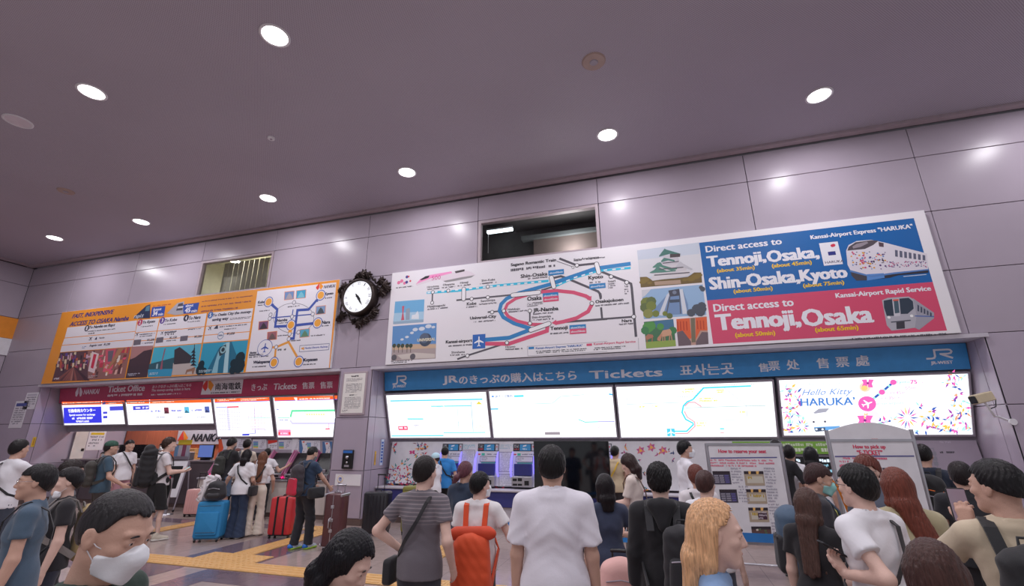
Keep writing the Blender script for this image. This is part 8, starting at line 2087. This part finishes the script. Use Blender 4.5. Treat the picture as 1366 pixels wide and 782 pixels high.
# the numeral on the jersey
T_ = J['T']; nm = MB(); g_, fs_ = glyphs('0')
nm.add([(.02 + (p[0] - .5) * .09 - .10, -.128, 1.30 + p[1] * .13) for p in g_], fs_); nm.build('numeral', M_white, T_)
J = put('person with long straight brown hair and a black shirt, low in front of the jersey', (.925, -5.56, 1.454), -22, near=2, fem=1, hair='long', hairlen=.48, haircol=(84, 62, 56), hairvol=.014, top=TS((30, 28, 33)), bottom=BT_((50, 50, 60)), skin='light')
J = put('person in a white shirt and dark glasses turned left holding up a phone', (1.06, -6.09, 1.635), 52, near=2, hairvol=.017, tousle=.003, haircol=(24, 22, 24), glasses='dark', top=TS((230, 228, 234), ease=.024), bottom=BT_((60, 64, 80)), skin='light', arms=[dict(to=(-.19, .05, 1.14), pole=(-.1, -.5, -1), dir=(0, .6, .8), palm=(-.1, -.8, .6), curl=.9), None])
phone(J, 'dark phone held in front of the black-shirted long-haired person', 0, off=(.0, .05, .12)); sling(J, 'black and white shoulder strap on the white shirt with dark glasses', (40, 38, 42), 1, None)
J = put('person with tousled red-brown hair and round glasses facing the camera, grey shirt', (1.62, -4.65, 1.633), 148, near=2, hairvol=.022, tousle=.005, haircol=(104, 54, 46), glasses='dark', pitch=.15, top=TS((86, 92, 108)), bottom=BT_(BK), skin='light', face=1)
J = put('person with long red-brown hair in a khaki shirt with a faded blue back print', (1.44, -5.6, 1.593), 18, near=2, fem=1, hair='long', hairlen=.50, haircol=(116, 62, 50), hairvol=.014, hairdrift=(.12, -.02, 0), top=TS((176, 166, 134), sleeve=.8, ease=.026), bottom=BT_((60, 60, 70)), skin='light')
# cloth print on the back
K = Field(.012)
pm = MB(); rr = random.Random(9)
Jk = J
for k in range(26):
    cx, cz = rr.uniform(-.12, .12), rr.uniform(1.10, 1.26); r_ = rr.uniform(.012, .03); n_ = 7
    yy = -(.128 + .010)
    pm.add([(cx + r_ * math.cos(2 * PI * i / n_), yy + .25 * (cx ** 2) - k * .0001, cz + r_ * .6 * math.sin(2 * PI * i / n_)) for i in range(n_)], [tuple(range(n_))], rr.choice([(96, 124, 134), (120, 140, 140), (150, 150, 130), (84, 110, 126)]))
pm.build('back_print', M_ink, J['T'])['kind'] = 'stuff'
J = put('person in a navy shirt with a black backpack marked by an orange swoosh', spot(1228, 593, -2.7), -5, near=1, width=1.05, hair='crop', hairvol=.014, top=TS((40, 48, 66)), bottom=BT_(BK), arms=[None, dict(to=(.28, .2, 1.05), pole=(.8, -.8, -.6))])
t = pack(J, 'black backpack with an orange hooked mark on the navy shirt', (26, 25, 29), w=.32, h=.5, top=1.40)
MB().strap([(-.13, -.29, 1.26), (-.04, -.325, 1.27), (.05, -.325, 1.25)], .008, .003, up=(0, -1, 0)).build('orange_mark', mat('orange_mark', (240, 120, 50), .5), t)
m_ = MB(); m_.add([(.03, -.318, 1.205), (.09, -.312, 1.20), (.125, -.30, 1.225), (.12, -.302, 1.25), (.10, -.306, 1.222), (.07, -.313, 1.213)], [(0, 1, 4, 5), (1, 2, 3, 4)]); m_.build('swoosh_mark', mat('orange_mark', (240, 120, 50), .5), t)
J = put('person with short dark hair in a black shirt behind the raised phone', (2.42, -4.29, 1.575), 5, near=1, width=1.1, hairvol=.018, haircol=(34, 28, 30), top=TS((30, 30, 37), collar=True), bottom=BT_(BK), skin='mid')
J = put('person with swept black hair and beige shirt at the right edge raising a phone', (1.50, -6.49, 1.68), 12, near=2, yaw=.80, hairvol=.016, hair='short', hairline=.07, haircol=(24, 21, 24), nape=-.03, tousle=.003, top=TS((196, 180, 156)), bottom=BT_((50, 50, 60)), skin='mid', arms=[dict(to=(-.13, .14, 1.40), pole=(-.9, -.2, -1), dir=(-.05, .15, 1), palm=(.5, .9, 0), curl=.9), None])
phone(J, 'phone with its screen showing a photo, raised at the right edge', 0, off=(-.01, .045, .10), lit=True, size=(.078, .16), scr=(96, 80, 92), face=(.1, -1, .1))
pack(J, 'black backpack on the beige shirt at the right edge', (30, 30, 34), w=.3, h=.46, top=1.38)
br = thing('bracelet', 'thin silver chain bracelet on the raised wrist at the right edge', 'bracelet', J['w'](J['wr'][0])); MB().tube([(.033 * math.cos(a_), .033 * math.sin(a_), .01 * math.sin(a_)) for a_ in [i * PI / 10 for i in range(20)]], .0025, 5, closed=True).build('chain', M_chrome, br); MB().sphere((.034, 0, 0), .005, 8, 6).build('clasp', M_steel, br)
J = put('person with brown hair, only the crown of the head in view at the bottom right', (.80, -7.42, 1.475), 0, near=2, fem=1, hair='long', hairlen=.3, haircol=(74, 50, 46), hairvol=.014, top=TS((90, 84, 96)), bottom=BT_(BK))
J = put('person in a white shirt seen from behind between the two sign boards', spot(1051, 594, -1.3), -5, near=0, top=TS(W_), bottom=BT_((70, 70, 84)), hairvol=.016)
J = put('person with black shoulder-length hair and white top between the sign boards', spot(1080, 597, -1.7), -15, near=0, fem=1, hair='bob', hairlen=.22, haircol=(20, 18, 22), hairvol=.02, top=TS(W_), bottom=BT_(BK))
J = put('person in a black shirt mostly hidden behind the seat reservation board', spot(1034, 587, -1.6), -10, near=0, top=TS((28, 27, 32), sleeve=.9), bottom=BT_(BK), hairvol=.016, arms=[None, dict(to=(.28, .14, .93), pole=(1, -1, 0))])
# pink bag on a trolley case, green bag
pc = onY(829, 745, -5.35)
t = suitcase('small dark trolley case carrying the pink backpack', pc.x, -5.35, .05, .36, .22, .46, mat('dark_case', (52, 50, 60), .4), 'soft', pull=.42)
zt = .52
t = thing('pink_backpack', 'pale pink backpack resting on a dark trolley case in the middle', 'backpack', (pc.x, -5.42, zt), .05)
link('main_bag', soft([((-.09, 0, .12), (-.07, 0, .30), .11, .09, .04), ((.09, 0, .12), (.07, 0, .30), .11, .09, .04), ((0, 0, .11), (0, 0, .32), .11, .09, .04)], .012), cloth_mat('pack_226_176_170', (226, 176, 170), .7), t)
link('pocket', soft([((-.08, -.09, .10), (.08, -.09, .10), .06, .06, .03), ((-.07, -.09, .16), (.07, -.09, .16), .05, .05, .03)], .012), cloth_mat('pack_226_176_170', (226, 176, 170)), t); MB().tube([(-.11, -.10, .26), (0, -.115, .28), (.11, -.10, .26)], .005, 5).build('zip', M_grey, t)
gp = onY(1118, 705, -4.4); suitcase('tall grey case standing under the olive tote bag', gp.x, -4.4, .2, .4, .26, gp.z - .2 - .085, mat('grey_case', (110, 106, 116), .4)); gbg = thing('tote_bag', 'olive green tote bag with an orange strap between the jersey and the white shirt', 'bag', (gp.x, -4.4, gp.z - .2), .2)
link('bag_body', soft([((-.13, 0, .06), (-.15, 0, .30), .06, .05, .04), ((.13, 0, .06), (.15, 0, .30), .06, .05, .04), ((0, 0, .06), (0, 0, .30), .07, .05, .05)], .012), cloth_mat('pack_150_150_70', (150, 150, 76)), gbg)
MB().strap([(-.12, 0, .32), (-.08, 0, .5), (0, 0, .62), (.08, 0, .5), (.12, 0, .32)], .035, .004, up=(0, 1, 0)).build('strap', mat('orange_strap', (226, 130, 40), .7), gbg)
